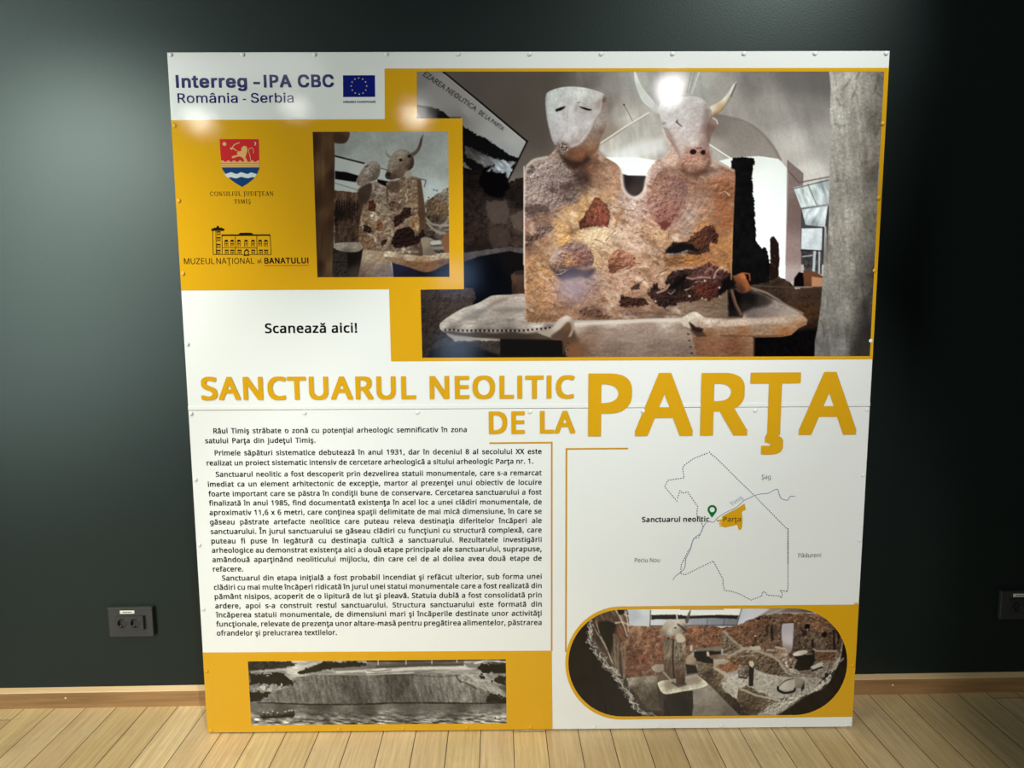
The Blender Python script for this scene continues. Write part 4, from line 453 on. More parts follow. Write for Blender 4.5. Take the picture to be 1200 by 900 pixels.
def ink_main():
    P = Ink(486, 81.5, 1039, 422, 1.25)
    a = crop(600, 90, 8.571); b = crop(730, 80, 8.571); d = crop(605, 185, 8.571); e = crop(735, 185, 8.571)
    f = crop(605, 280, 8.571); g = crop(735, 280, 8.571); h = crop(485, 320, 8.571); i = crop(845, 320, 8.571)
    C2 = crop(480, 70, 3.75); C3 = crop(740, 70, 3.75); C4 = crop(480, 250, 3.75); C5 = crop(740, 250, 3.75)
    full = [(480, 75), (1045, 75), (1045, 428), (480, 428)]
    grain = P.fbm(2.2, 71, 0, 1, 2)
    # vaulted ceiling of the room in the photograph
    r = P.fill(full, [(560, 95, 92, 86, 82), (600, 130, 88, 78, 72), (640, 88, 96, 88, 84), (630, 165, 98, 86, 79), (625, 190, 140, 130, 122),
        (690, 95, 112, 104, 99), (720, 100, 150, 143, 138), (712, 125, 128, 119, 112), (725, 130, 168, 160, 152), (715, 155, 150, 132, 118),
        (750, 95, 172, 168, 164), (735, 140, 196, 188, 180), (745, 165, 186, 180, 172), (735, 185, 205, 200, 194), (760, 180, 176, 168, 160),
        (820, 95, 176, 172, 166), (845, 105, 160, 152, 146), (880, 95, 128, 120, 116), (930, 92, 112, 106, 103), (965, 95, 100, 95, 92),
        (900, 130, 158, 150, 144), (950, 130, 136, 129, 125), (930, 170, 196, 188, 182), (965, 165, 170, 163, 158), (950, 205, 214, 206, 200), (905, 185, 186, 176, 170)])
    P.tex(r, P.fbm(9, 5, 80, 5), .16); P.tex(r, P.fbm(14, 6, 20, 2), .1); P.tex(r, grain, .08)
    P.fill([(480, 70), (668, 70), (650, 215), (560, 215), (480, 150)], (84, 75, 69), soft=40, alpha=.8)  # dim left side of the vault
    P.fill([(890, 70), (1000, 70), (1000, 120), (930, 105)], (104, 98, 95), soft=30, alpha=.6)
    # darker soffit under the arch behind the bull, ridge of the arch
    r = P.fill(C3('340,235 400,248 470,265 540,300 600,350 640,405 655,442 560,428 450,432 430,436 345,380 330,330'),
        [(840, 150, 126, 116, 110), (870, 160, 140, 130, 123), (900, 180, 150, 139, 132), (835, 172, 160, 150, 143)], soft=3)
    P.tex(r, grain, .1)
    P.line(smooth_loop(C3('360,240 440,255 510,278 575,325 625,385 655,440'), 4, False), 2.6, (104, 92, 86), .55, 2.5)
    P.line(C3('342,372 440,436'), 1.6, (226, 220, 212)); P.line(C2('835,370 940,300 1050,234'), 1.7, (232, 226, 218))
    P.line(C2('835,374 940,305 1050,240'), 1.2, (120, 108, 98), .5)
    r = P.fill(C2('836,376 1050,242 1080,360 1090,445 880,430 836,400'), [(725, 170, 196, 190, 182), (760, 180, 186, 178, 170), (750, 150, 178, 172, 165), (735, 183, 214, 210, 205)], soft=3, alpha=.75)
    P.tex(r, P.fbm(6, 12, 80, 4), .3)
    P.fill(C2('880,420 950,385 1050,350 1120,340 1120,400 1000,440 900,440'), (224, 222, 220), soft=9, alpha=.7)
    P.line(C2('940,195 960,230 980,270'), .9, (90, 78, 70), .7); P.dot(*C2('942,198')[0], 1.1, (70, 60, 55))
    P.line(b('690,40 640,240'), 1.2, (120, 124, 124), .6); P.line(b('765,40 690,250'), 1.6, (216, 216, 212), .7); P.line(b('720,40 668,250'), 1.3, (128, 130, 128), .6)
    # white lit opening
    P.fill(C2('835,428 1000,428 1100,445 1110,520 835,520'), (232, 236, 234), soft=1.5)
    r = P.fill(smooth_loop(C3('385,445 440,432 560,426 645,438'), 3, False).tolist() + C3('688,486 680,640 676,900 560,900 430,900 430,470') , [(880, 190, 226, 228, 224), (900, 210, 234, 237, 234), (915, 260, 232, 238, 238), (905, 300, 228, 236, 238)], soft=1.2)
    P.fill(C5('530,-100 683,-60 678,300 640,290 530,200'), (232, 238, 238), soft=1)
    P.line(C3('440,432 560,426 645,438 690,486'), 1.2, (246, 242, 236), .8)
    # pilaster
    r = P.fill(C5('684,-236 756,-176 750,-20 745,262 700,305 676,290 680,60'), [(925, 210, 128, 110, 106), (935, 250, 112, 92, 88), (930, 300, 140, 118, 114), (928, 320, 168, 150, 148)], soft=1)
    P.tex(r, grain, .12)
    P.line(C3('688,486 682,700 676,900'), 1.1, (178, 160, 152), .7)
    P.line(C3('690,490 735,540 868,515'), 1.6, (96, 78, 74), .8)
    # glazed boards
    P.fill(C3('745,655 870,640 870,900 745,900'), (70, 66, 66))
    r = P.fill(C3('712,562 870,522 870,640 745,652'), [(935, 225, 190, 198, 198), (950, 215, 214, 222, 222), (965, 215, 160, 168, 170), (955, 235, 218, 226, 228), (968, 238, 188, 194, 196)])
    P.tex(r, P.fbm(3, 31, 70, 4), .5)
    P.line(C3('775,548 815,640'), 1, (110, 116, 116)); P.line(C3('715,566 870,528'), 1.2, (90, 84, 82)); P.line(C3('745,652 868,636'), 1.2, (120, 122, 124))
    r = P.fill(C3('748,658 862,642 850,736 765,726'), [(945, 250, 205, 212, 216), (960, 250, 226, 234, 238), (950, 262, 150, 158, 164)])
    P.tex(r, P.fbm(3, 33, 110, 4), .55)
    r = P.fill(C3('748,742 840,740 838,838 746,832'), [(945, 275, 214, 220, 224), (955, 285, 196, 202, 208)]); P.tex(r, P.fbm(5, 34), .2)
    P.line(C3('746,838 840,842'), 2, (40, 36, 36)); P.line(C3('842,735 836,900'), 1.6, (60, 54, 52)); P.line(C3('852,735 848,900'), 1.6, (200, 204, 206), .8)
    r = P.fill(C5('746,165 838,168 836,268 760,255'), (66, 62, 64)); P.tex(r, P.fbm(4, 36), 1.2)
    P.line(C5('805,170 800,255'), 3, (206, 210, 214), .8); P.line(C5('752,190 795,185'), 1.5, (170, 172, 176), .8)
    P.line(C5('826,170 824,262'), 2, (196, 202, 206), .8)
    r = P.fill(C5('755,250 800,255 840,275 838,322 755,322'), [(950, 325, 104, 64, 44), (945, 335, 92, 58, 40)]); P.fill(C5('792,278 842,285 838,322 792,322'), (176, 124, 92))
    P.fill(C5('715,285 735,258 755,262 758,322 712,322'), (12, 9, 9), soft=1.2)
    # dark rocks right of the statue
    r = P.fill(C5('440,-245 500,-250 540,-240 528,-160 540,-60 545,60 550,130 570,155 592,150 602,185 610,240 610,310 440,330'), (17, 15, 15), rough=.8); P.tex(r, P.fbm(6, 41), .9)
    r = P.fill(C5('607,110 625,100 648,130 650,200 645,290 605,300 610,200'), (34, 22, 18), rough=.4); P.tint(r, P.fbm(2.5, 42) * 3 - .5, (110, 70, 50))
    r = P.fill(C5('600,300 650,278 700,305 720,330 840,322 838,640 400,640 440,315 560,312'), [(900, 345, 58, 44, 36), (930, 345, 66, 50, 40), (950, 345, 60, 44, 34), (945, 365, 74, 48, 30), (940, 385, 40, 29, 23), (900, 385, 30, 23, 20), (930, 405, 14, 11, 10), (895, 408, 12, 9, 9), (910, 375, 45, 33, 27)], rough=.6)
    P.tex(r, P.relief(8, 44), 2.2); P.tex(r, P.cracks(9, 45), -.3)
    P.line(C5('535,318 700,325 838,324'), 1.4, (92, 74, 62), .6, 1.6)
    r = P.fill(C5('540,545 838,500 830,640 540,640'), (12, 10, 10), soft=6); P.tex(r, P.fbm(4, 47), .9)
    # banner hung at the upper left
    P.fill(C2('20,40 150,55 517,360 432,532 330,520 225,380 225,250 20,250'), [(492, 90, 126, 120, 118), (520, 100, 142, 136, 133), (550, 130, 150, 145, 142), (580, 150, 160, 156, 154), (600, 160, 168, 165, 163), (490, 120, 150, 146, 144), (540, 140, 124, 118, 116), (590, 180, 150, 150, 152)])
    r = P.fill(C2('20,202 60,222 110,212 150,228 180,255 232,290 300,330 345,350 400,390 440,418 478,432 432,532 330,560 225,430 225,300 20,300'), (17, 15, 15), rough=.7, rs=3)
    P.fill(C2('20,200 100,210 130,240 20,262'), (14, 12, 13), soft=3)
    r = P.fill(C2('240,380 300,400 360,430 420,445 462,450 434,530 380,500 335,475 300,450 250,430'), [(555, 180, 66, 62, 60), (575, 185, 100, 98, 98), (590, 195, 150, 156, 164), (598, 200, 172, 180, 190)], rough=1.2, rs=4, soft=2); P.tex(r, P.fbm(4, 52, 40, 3), 1.1)
    P.line(C2('148,54 300,178 517,360'), 2.2, (24, 20, 20)); P.line(C2('517,358 475,445 432,532'), 2.0, (22, 19, 19))
    P.line(C2('156,66 300,186 505,360'), .9, (196, 192, 190), .5)
    P.write('EZAREA NEOLITICĂ', *C2('56,68')[0], *C2('288,226')[0], 6.4, 5.2, (16, 14, 16)); P.write('DE LA PARŢA', *C2('300,236')[0], *C2('408,312')[0], 5.2, 4.2, (18, 16, 18))
    # dark rock wall at the left
    r = P.fill(C2('225,470 300,490 350,470 430,540 510,510 510,900 225,900'), [(550, 205, 26, 20, 19), (580, 220, 18, 14, 14), (555, 240, 40, 31, 27), (600, 205, 42, 32, 28), (550, 270, 46, 34, 29), (580, 250, 62, 50, 45), (600, 260, 66, 53, 47), (590, 275, 56, 44, 39), (610, 230, 30, 24, 22), (560, 290, 34, 27, 25)], rough=2, rs=6)
    P.tex(r, P.relief(7, 55), 2.6); P.tex(r, P.cracks(13, 56), -.35); P.tex(r, P.fbm(4, 57), .5)
    P.fill(C2('340,625 420,615 440,660 420,720 360,720 338,680'), (84, 72, 66), rough=1, soft=2, alpha=.7); P.fill(C2('445,690 500,660 500,760 455,740'), (90, 76, 68), rough=1, soft=2, alpha=.7)
    P.fill(C2('345,740 400,730 440,770 430,815 370,830 345,790'), (66, 54, 49), rough=1, soft=2, alpha=.7)
    r = P.fill(C2('330,470 372,462 340,495 420,495 440,560 410,610 350,600 300,540'), (10, 8, 9), rough=1.2, soft=2)
    P.fill(C2('340,490 370,465 350,492'), (150, 156, 164), soft=1.5)
    r = P.fill(C2('240,850 330,835 440,822 500,830 500,850 330,870 240,892'), (74, 67, 66), rough=.4); P.tex(r, P.fbm(4, 59), .6)
    P.fill(C4('236,215 300,190 440,165 505,180 505,420 236,420'), [(550, 310, 16, 18, 26), (560, 330, 12, 14, 22), (580, 320, 10, 11, 16), (560, 350, 10, 12, 18), (600, 310, 20, 16, 16)], soft=1.5)
    r = P.fill(C4('446,270 470,255 505,250 505,362 450,362'), [(605, 325, 78, 58, 48), (610, 340, 66, 46, 38), (602, 340, 50, 38, 32)], rough=.4); P.tex(r, grain, .4)
    P.fill(C4('460,255 505,250 505,268 462,272'), (46, 36, 33), soft=2)
    r = P.fill(C4('40,335 240,325 285,330 292,370 270,410 190,470 130,500 200,560 400,560 400,640 40,640'), [(505, 345, 58, 48, 44), (540, 340, 74, 62, 57), (555, 345, 62, 52, 48), (500, 370, 52, 42, 38), (520, 365, 66, 55, 50), (505, 400, 48, 38, 35), (530, 405, 54, 46, 44), (575, 405, 62, 52, 48), (540, 415, 30, 28, 30)], rough=.7)
    P.tex(r, P.relief(6, 61), 3.2); P.tex(r, P.cracks(7, 62), -.3)
    P.fill(C4('90,605 160,580 240,575 300,590 400,625 400,640 80,640'), (18, 18, 22), soft=4); P.fill(C4('398,550 680,560 690,640 398,640'), (26, 23, 22), soft=1.5)
    P.fill(h('880,640 1300,690 1300,850 880,850'), (21, 20, 19), soft=2)
    # left tray
    r = P.fill(smooth_loop(C4('132,495 140,478 185,445 240,415 300,395 345,370 370,361 440,358 520,362 520,470 640,480 650,462 690,450 715,462 720,485 700,520 650,545 600,556 520,556 400,550 280,545 180,530 140,515'), 3),
        [(520, 380, 176, 164, 155), (535, 368, 186, 175, 166), (560, 355, 184, 174, 166), (580, 348, 176, 164, 154), (605, 350, 168, 155, 146), (560, 370, 150, 140, 133), (590, 365, 146, 135, 127), (610, 375, 158, 146, 137), (550, 380, 178, 166, 157), (630, 380, 190, 178, 168), (660, 372, 190, 176, 166), (640, 392, 66, 54, 47), (600, 396, 62, 51, 45), (560, 394, 64, 53, 48), (530, 388, 100, 88, 80)])
    P.tex(r, P.relief(5, 64, 0, 3), 1.2); P.tex(r, grain, .18)
    P.fill(h('430,495 520,420 640,370 760,320 860,270 940,240 900,285 780,330 700,410 600,470'), (112, 106, 104), soft=4, alpha=.55)
    P.fill(h('740,330 800,270 900,245 940,255 860,300 760,350'), (126, 106, 92), soft=5, alpha=.6)
    P.fill(h('780,370 1000,340 1110,350 1100,390 850,400'), (116, 106, 101), soft=5, alpha=.6); P.fill(h('900,470 1000,455 1020,470 960,485'), (98, 90, 86), soft=3, alpha=.7)
    r = P.fill(C4('150,520 300,528 520,528 640,515 690,490 715,470 718,490 695,525 640,552 560,560 400,553 200,535'), [(530, 390, 66, 56, 50), (600, 393, 58, 48, 43), (650, 385, 76, 62, 54), (665, 378, 104, 88, 78)], soft=3)
    for n in range(25):
        x = 522 + n * 5.1; y = 386.4 + (.9 if n > 2 else 0) - (0 if n < 18 else (n - 18) * .55)
        P.dot(x, y, 1.15, (18, 14, 13), 1.3)
        P.dot(x + 2.2, y + .6, .8, (196, 182, 170), .9, alpha=.6)
    # base block of the statue
    r = P.fill(C4('690,490 720,480 900,470 1300,462 1300,640 690,640'), [(680, 378, 176, 160, 148), (720, 376, 188, 172, 160), (780, 374, 186, 170, 157), (690, 392, 132, 106, 92), (680, 410, 108, 78, 60), (720, 390, 142, 120, 108), (760, 388, 146, 124, 112), (720, 412, 118, 97, 86), (770, 410, 122, 101, 90), (800, 390, 146, 124, 110), (800, 412, 116, 96, 86)])
    P.tex(r, P.relief(5, 66, 5, 2), 1.0); P.tex(r, grain, .2)
    P.line(smooth_loop(C4('720,488 900,478 1100,470 1240,470'), 3, False), 4.2, (206, 193, 181), .85, 3)
    r = P.fill(C4('690,640 690,540 715,500 745,560 740,640'), [(668, 395, 84, 62, 50), (674, 410, 118, 78, 54)], soft=4)
    P.fill(C4('400,552 690,555 676,640 400,640'), (22, 20, 19), soft=2.5)
    for n in range(8): P.dot(664 - n * .2 + (n % 2) * 2, 391 + n * 3.8, 1.2, (40, 28, 22), alpha=.8)
    # right tray
    r = P.fill(C5('440,270 520,320 560,345 620,375 690,410 745,440 772,468 770,488 735,505 700,535 660,543 540,545 538,640 290,640 262,520 236,460 250,440 275,432 310,455 420,462 420,300'), [(815, 372, 196, 180, 167), (830, 378, 186, 170, 158), (870, 376, 182, 162, 147), (920, 376, 176, 150, 130), (870, 386, 140, 96, 66), (830, 390, 128, 86, 60), (920, 388, 148, 98, 60), (940, 378, 150, 104, 70), (900, 345, 92, 82, 78), (910, 358, 140, 126, 120), (930, 366, 158, 144, 136), (875, 350, 34, 27, 25), (880, 365, 110, 98, 94), (895, 335, 110, 92, 80), (830, 405, 128, 86, 62), (860, 405, 112, 72, 50), (818, 405, 118, 80, 60)])
    P.tex(r, P.relief(4, 67, 0, 2), 1.2); P.tex(r, grain, .25)
    P.fill(i('100,150 270,190 430,215 520,290 470,330 330,350 230,400 200,450 60,450 60,200'), [(862, 350, 14, 10, 9), (880, 350, 24, 19, 18), (895, 352, 50, 42, 39), (875, 362, 40, 33, 31), (900, 355, 70, 60, 56)], soft=5)
    P.fill(i('230,395 430,360 640,345 760,400 620,440 250,445'), [(875, 369, 96, 86, 82), (900, 364, 122, 110, 105), (925, 368, 146, 133, 126)], soft=4, alpha=.6)
    P.line(i('250,130 310,150 450,195 560,260 640,315 760,375 820,405'), 2.2, (148, 128, 114), .8, 2)
    r = P.fill(smooth_loop(i('0,480 200,460 500,448 720,440 800,420 850,450 860,480 760,490 600,500 300,520 0,540'), 3), [(850, 378, 192, 172, 158), (900, 376, 186, 164, 148), (940, 375, 172, 142, 120)], soft=3, alpha=.8); P.tex(r, P.fbm(2, 68), .3)
    P.line(i('330,640 330,840'), 2, (60, 40, 30), .7); P.line(i('0,628 330,636 620,628'), 1.6, (76, 46, 28), .6, 2)
    P.fill(C5('236,470 262,470 300,500 330,540 290,545 262,520'), (54, 40, 32), soft=3, alpha=.8)
    for n in range(5): P.dot(805 + n * 1.4, 384 + n * 7.5, 1.6, (34, 25, 21), 1, 20, alpha=.8)
    # jar lying behind the tray, small stick
    r = P.fill(smooth_loop(i('110,40 150,20 200,0 230,0 260,60 290,130 300,160 240,200 170,190 130,120'), 3), [(860, 325, 116, 70, 44), (872, 322, 176, 100, 56), (876, 335, 140, 80, 48), (868, 340, 60, 40, 32), (860, 335, 70, 46, 36)], soft=1.2); P.tex(r, grain, .25)
    P.line(i('235,0 285,10 290,70'), 1.6, (128, 72, 42)); P.dot(*i('265,45')[0], 1.8, (24, 16, 13), 2.6)
    P.line(smooth_loop(i('100,150 120,230 145,310 180,380 205,430'), 3, False), 4.2, (72, 52, 44), 1, 1.2); P.line(i('108,170 150,310 205,420'), 1.4, (128, 96, 84), .7)
    # --- the double statue
    body = smooth_loop(C2('645,388 620,415 600,428 545,438 515,465 504,500 503,600 503,760 502,900'), 3, False).tolist() + C4('504,200 506,330 512,470 520,478 640,478 660,462 720,470 900,468 1050,462 1240,458') + C5('270,455 420,462 416,345 438,280 445,100') + smooth_loop(C3('452,600 456,500 440,482 405,465 360,445 340,415'), 3, False).tolist() + C3('250,300 165,400') + smooth_loop(C3('165,400 150,425 110,442 85,470 66,505 60,545 50,575 25,598 -10,605'), 3, False).tolist() + smooth_loop(C2('990,606 955,590 940,560 934,520 930,488 912,460 880,440 845,418 830,398'), 3, False).tolist()
    P.fill(C2('930,500 960,508 1042,510 1045,620 930,620'), [(735, 210, 40, 33, 33), (750, 205, 54, 46, 45), (745, 225, 62, 52, 50)], soft=1.4)
    S = [(620, 195, 176, 158, 148), (632, 200, 160, 142, 134), (618, 230, 172, 154, 144), (650, 215, 148, 130, 122), (640, 240, 142, 122, 114), (665, 225, 112, 92, 84), (672, 205, 128, 108, 99), (680, 195, 92, 70, 58), (686, 210, 60, 44, 38), (660, 195, 150, 132, 124), (625, 250, 140, 120, 112),
        (692, 195, 122, 86, 64), (700, 210, 150, 116, 92), (715, 200, 188, 152, 126), (725, 215, 176, 136, 108), (712, 230, 186, 148, 112), (690, 240, 196, 156, 104), (720, 245, 190, 154, 122), (733, 235, 190, 166, 152), (745, 235, 214, 198, 190), (755, 215, 208, 188, 178), (752, 245, 192, 164, 150),
        (670, 255, 206, 166, 112), (655, 265, 190, 152, 108), (625, 265, 138, 104, 88), (635, 285, 158, 120, 94), (660, 280, 204, 158, 100), (690, 285, 206, 176, 138), (705, 280, 220, 196, 160), (720, 275, 200, 174, 150), (640, 258, 150, 122, 108),
        (620, 290, 128, 98, 80), (625, 310, 178, 136, 96), (640, 320, 192, 146, 100), (625, 340, 174, 132, 94), (640, 350, 178, 134, 94), (620, 365, 138, 104, 76), (650, 365, 150, 114, 86), (660, 305, 164, 132, 112), (700, 305, 206, 172, 132), (695, 330, 160, 132, 118), (690, 350, 156, 122, 100), (710, 350, 172, 134, 108), (720, 340, 174, 140, 116), (735, 350, 168, 132, 106), (730, 320, 186, 150, 124), (745, 290, 196, 164, 140), (755, 310, 190, 152, 118), (760, 330, 176, 140, 114), (745, 330, 172, 136, 112), (700, 368, 116, 88, 72), (740, 365, 128, 102, 86), (780, 365, 116, 96, 82), (820, 362, 124, 104, 88), (850, 360, 92, 76, 62),
        (770, 200, 204, 176, 162), (765, 220, 168, 124, 108), (780, 215, 156, 114, 98), (790, 230, 160, 128, 112), (775, 235, 150, 104, 92), (775, 255, 156, 108, 98), (790, 200, 164, 132, 116), (800, 205, 138, 100, 82), (815, 200, 122, 86, 68), (830, 205, 170, 142, 128), (825, 215, 138, 100, 78), (850, 215, 152, 106, 80), (845, 235, 132, 88, 62), (820, 235, 150, 118, 100), (810, 250, 166, 138, 124), (800, 270, 164, 138, 124), (835, 250, 156, 114, 86), (850, 260, 150, 98, 66), (840, 280, 172, 122, 76), (825, 268, 180, 130, 84), (852, 295, 176, 124, 74), (790, 285, 186, 144, 106), (770, 275, 196, 162, 124), (760, 265, 186, 148, 120), (765, 295, 180, 148, 122), (845, 315, 166, 116, 72), (810, 305, 158, 112, 70), (830, 300, 168, 116, 70), (795, 310, 150, 112, 82), (855, 330, 128, 88, 54)]
    r = P.fill(body, S, soft=1.1)
    P.tex(r, P.relief(5, 81, 25, 1.6, 3), 1.1); P.tex(r, P.relief(12, 80, 30, 2.4, 3, 2.5), 1.5); P.tex(r, P.relief(2.4, 82, 0, 1, 2), .8); P.tex(r, P.cracks(9, 83, 30, 1.5, .022) * (P.fbm(16, 78) > .02), -.3); P.tint(r, (P.fbm(9, 72, 35, 1.6) - .05) * 2.6, (126, 92, 70)); P.tint(r, (P.fbm(9, 73, 35, 1.8) - .1) * 2.6, (220, 198, 176)); P.tint(r, (P.fbm(3, 74, 35, 1.5) - .15) * 2.6, (96, 68, 54)); P.tex(r, P.fbm(15, 84), .18); P.tex(r, grain, .22)
    P.rim(r, 2.2, .3, -1, 0)
    bodyreg = r
    # rough grey crust, upper left
    r = P.fill(d('90,190 150,70 330,20 480,10 560,60 690,180 700,270 640,330 610,430 560,470 470,455 420,500 300,540 190,545 90,590'), [(620, 205, 170, 154, 146), (640, 195, 172, 156, 148), (655, 205, 146, 130, 122), (630, 230, 166, 150, 140), (625, 245, 128, 112, 106), (660, 225, 116, 98, 92), (650, 235, 148, 131, 124), (675, 215, 104, 86, 78), (665, 240, 130, 112, 106), (640, 248, 134, 116, 109)], soft=3, rough=1.2, alpha=.75)
    P.tex(r, P.relief(3.6, 86, 30, 1, 3), 2.8); P.tex(r, P.cracks(5, 87, 0, 1, .05), -.35)
    r = P.fill(d('480,10 720,-10 715,150 700,250 640,270 600,220 560,130'), [(672, 195, 92, 70, 58), (680, 208, 62, 47, 41), (690, 200, 84, 60, 48)], soft=6, alpha=.75); P.tex(r, P.fbm(4, 88), .5)
    for q in ('420,420 500,400 560,420 480,440', '300,320 360,300 420,330 360,345', '440,280 540,240 570,290 520,330 450,310', '90,500 200,470 320,500 330,540 200,560 110,570', '110,110 160,80 170,140 120,160'):
        r = P.fill(d(q), (66, 53, 50), soft=3, rough=1.6, rs=3, alpha=.6)
    r = P.fill(d('200,720 250,690 330,680 390,700 340,760 240,780'), (92, 82, 82), soft=3, rough=1.6, rs=3, alpha=.75); P.tex(r, P.relief(2.5, 89), 4)
    r = P.fill(d('90,780 200,760 260,790 180,850 150,890 90,880'), (74, 58, 50), soft=4, rough=1.8, rs=4, alpha=.8); P.tex(r, P.relief(3, 90), 4)
    # red patch
    r = P.fill(d('790,400 850,420 905,460 930,530 945,600 915,690 850,705 800,690 700,700 640,715 630,650 690,580 720,520 765,460'), [(700, 250, 148, 86, 66), (708, 258, 136, 76, 60), (690, 262, 116, 68, 54), (684, 266, 92, 56, 46), (712, 240, 130, 80, 62)], soft=1.6, rough=.8, rs=4)
    P.tex(r, P.relief(3, 91, 40, 1.6), 2.4); P.tex(r, P.cracks(6, 92, 60, 2, .05), -.5); P.rim(r, 1.2, -.45)
    P.line(smooth_loop(d('1075,520 1030,590 1010,650 1000,690'), 3, False), 2.6, (140, 92, 64), .6, 2.5)
    P.line(smooth_loop(d('930,520 1000,495 1080,515 1190,530'), 3, False), 1.2, (140, 104, 84), .7)
    r = P.fill(d('650,780 720,730 800,695 900,700 980,740 940,800 900,830 860,860 760,850 700,850'), (222, 198, 160), soft=4, rough=1.2, alpha=.75); P.tex(r, P.relief(4, 93), 1.5)
    for q in ('790,820 830,830 880,860', '900,830 960,760 1000,730', '640,710 560,740 480,800', '400,540 500,490 560,480', '95,600 200,580 330,560 430,530', '150,640 260,600'):
        P.line(smooth_loop(d(q), 3, False), 1.0, (108, 78, 58), .7, 1, .3)
    # the raised boss and its shadow
    r = P.fill(smooth_loop(f('335,270 330,210 370,150 440,80 540,40 640,35 700,60 750,110 780,190 770,250 720,280 640,290 540,300 460,320 400,330'), 3), [(655, 300, 166, 138, 128), (670, 288, 144, 116, 110), (683, 290, 150, 118, 108), (650, 310, 158, 124, 98), (665, 308, 190, 142, 96), (680, 302, 136, 92, 78), (660, 315, 88, 62, 54), (690, 308, 120, 92, 86), (645, 305, 176, 150, 132)], soft=2.5, rough=.5)
    P.tex(r, P.relief(4, 95, 20), 3.4); P.tex(r, P.cracks(5, 96), -.3); P.rim(r, 5, -.2, .5, 1)
    r = P.fill(smooth_loop(f('330,265 400,320 450,325 560,285 640,300 700,310 780,290 790,330 720,400 650,390 560,400 470,420 430,400 380,340'), 3), [(655, 320, 50, 37, 35), (670, 322, 60, 50, 54), (685, 320, 80, 64, 66), (690, 325, 70, 60, 70), (660, 330, 74, 60, 58)], soft=5, alpha=.95)
    r = P.fill(smooth_loop(f('440,420 560,400 650,420 680,500 640,580 560,600 470,560 420,490'), 3), (142, 122, 122), soft=14, alpha=.6)
    r = P.fill(f('370,130 420,90 440,110 400,200 360,230'), (196, 176, 162), soft=3, alpha=.7)
    # second red patch, dark flakes
    r = P.fill(f('930,200 1000,110 1080,110 1190,160 1195,260 1150,330 1080,300 980,350 930,330 920,280'), [(720, 300, 164, 112, 86), (735, 300, 170, 120, 96), (728, 312, 146, 98, 74), (718, 316, 104, 68, 52)], soft=1.8, rough=.9)
    P.tex(r, P.relief(3.4, 97, 30), 2.4); P.tex(r, P.cracks(6, 98, 20, 2, .05), -.4)
    P.line(f('925,290 1000,270 1070,280'), 1.4, (82, 46, 36), .8); P.line(smooth_loop(f('980,355 1080,340 1190,280'), 3, False), 2.2, (208, 176, 150), .8, 1.5)
    r = P.fill(f('1030,680 1040,600 1060,560 1110,580 1200,590 1300,600 1330,660 1270,680 1190,680 1110,685'), (60, 38, 33), soft=1.5, rough=1.3, rs=3); P.tex(r, P.relief(2.5, 99), 4)
    r = P.fill(f('1160,500 1190,450 1260,440 1240,500 1200,510'), (66, 50, 44), soft=1.5, rough=.8, rs=3)
    r = P.fill(f('620,750 680,690 760,690 830,720 900,760 960,780 880,800 760,780 680,780'), (92, 66, 52), soft=3, rough=1.4, rs=4, alpha=.85); P.tex(r, P.relief(3, 100), 3.5)
    r = P.fill(f('100,800 200,760 300,750 420,770 430,800 300,840 150,840'), (122, 92, 66), soft=4, rough=1.2, alpha=.7); P.tex(r, P.relief(3, 101), 3)
    for q in ('350,420 400,520 420,600', '230,480 300,530', '340,650 440,690 520,690', '180,640 300,630 380,660', '120,560 220,500', '260,270 330,300', '420,700 560,660', '700,560 800,450 880,420'):
        P.line(smooth_loop(f(q), 3, False), 1.1, (104, 74, 52), .55, 1.2, .4)
    # pinkish crumbling patch of the right figure
    r = P.fill(e('330,120 390,110 420,170 560,230 610,300 600,380 560,470 500,590 450,650 380,720 340,700 310,650 250,580 200,520 195,440 230,330 260,230'), [(775, 205, 148, 108, 92), (768, 225, 168, 128, 110), (780, 235, 152, 112, 98), (795, 225, 144, 112, 100), (772, 250, 146, 102, 90), (785, 255, 146, 100, 88), (765, 245, 168, 132, 118), (780, 265, 112, 66, 60), (800, 220, 128, 94, 88)], soft=3, rough=1.3)
    P.tex(r, P.relief(3.6, 103, 140, 1.5), 2.4); P.tex(r, P.cracks(5, 104, 140, 1.5, .05), -.35)
    r = P.fill(e('310,650 380,640 440,660 410,700 350,725'), (104, 58, 50), soft=2, rough=.8)
    r = P.fill(e('800,210 900,190 1000,210 1070,300 1060,420 960,430 900,400 830,330'), [(840, 215, 156, 108, 80), (850, 225, 128, 82, 56), (835, 225, 134, 92, 68), (852, 235, 116, 76, 50)], soft=5, rough=1.2, alpha=.8); P.tex(r, P.relief(4, 105, 120), 3)
    r = P.fill(e('870,480 980,460 1060,500 1040,700 980,740 930,640 880,580'), [(845, 250, 152, 100, 70), (852, 262, 140, 90, 60)], soft=4, rough=1, alpha=.75); P.tex(r, P.relief(3, 106), 1.6)
    for q in ('640,360 600,480 540,600', '700,400 650,520 560,640 470,700', '740,470 680,580 600,660', '790,560 720,620 620,700', '830,330 770,430 700,520', '590,520 500,640 420,750', '850,420 820,520 760,600'):
        P.line(smooth_loop(e(q), 3, False), 1.1, (122, 98, 86), .35, 1.8, .5); P.line([(x + 1.6, y + .8) for x, y in smooth_loop(e(q), 3, False)], 1.5, (206, 184, 168), .3, 2.4, .5)
    r = P.fill(e('720,130 800,60 870,80 900,130 800,170 740,160'), (96, 72, 62), soft=5, alpha=.8)
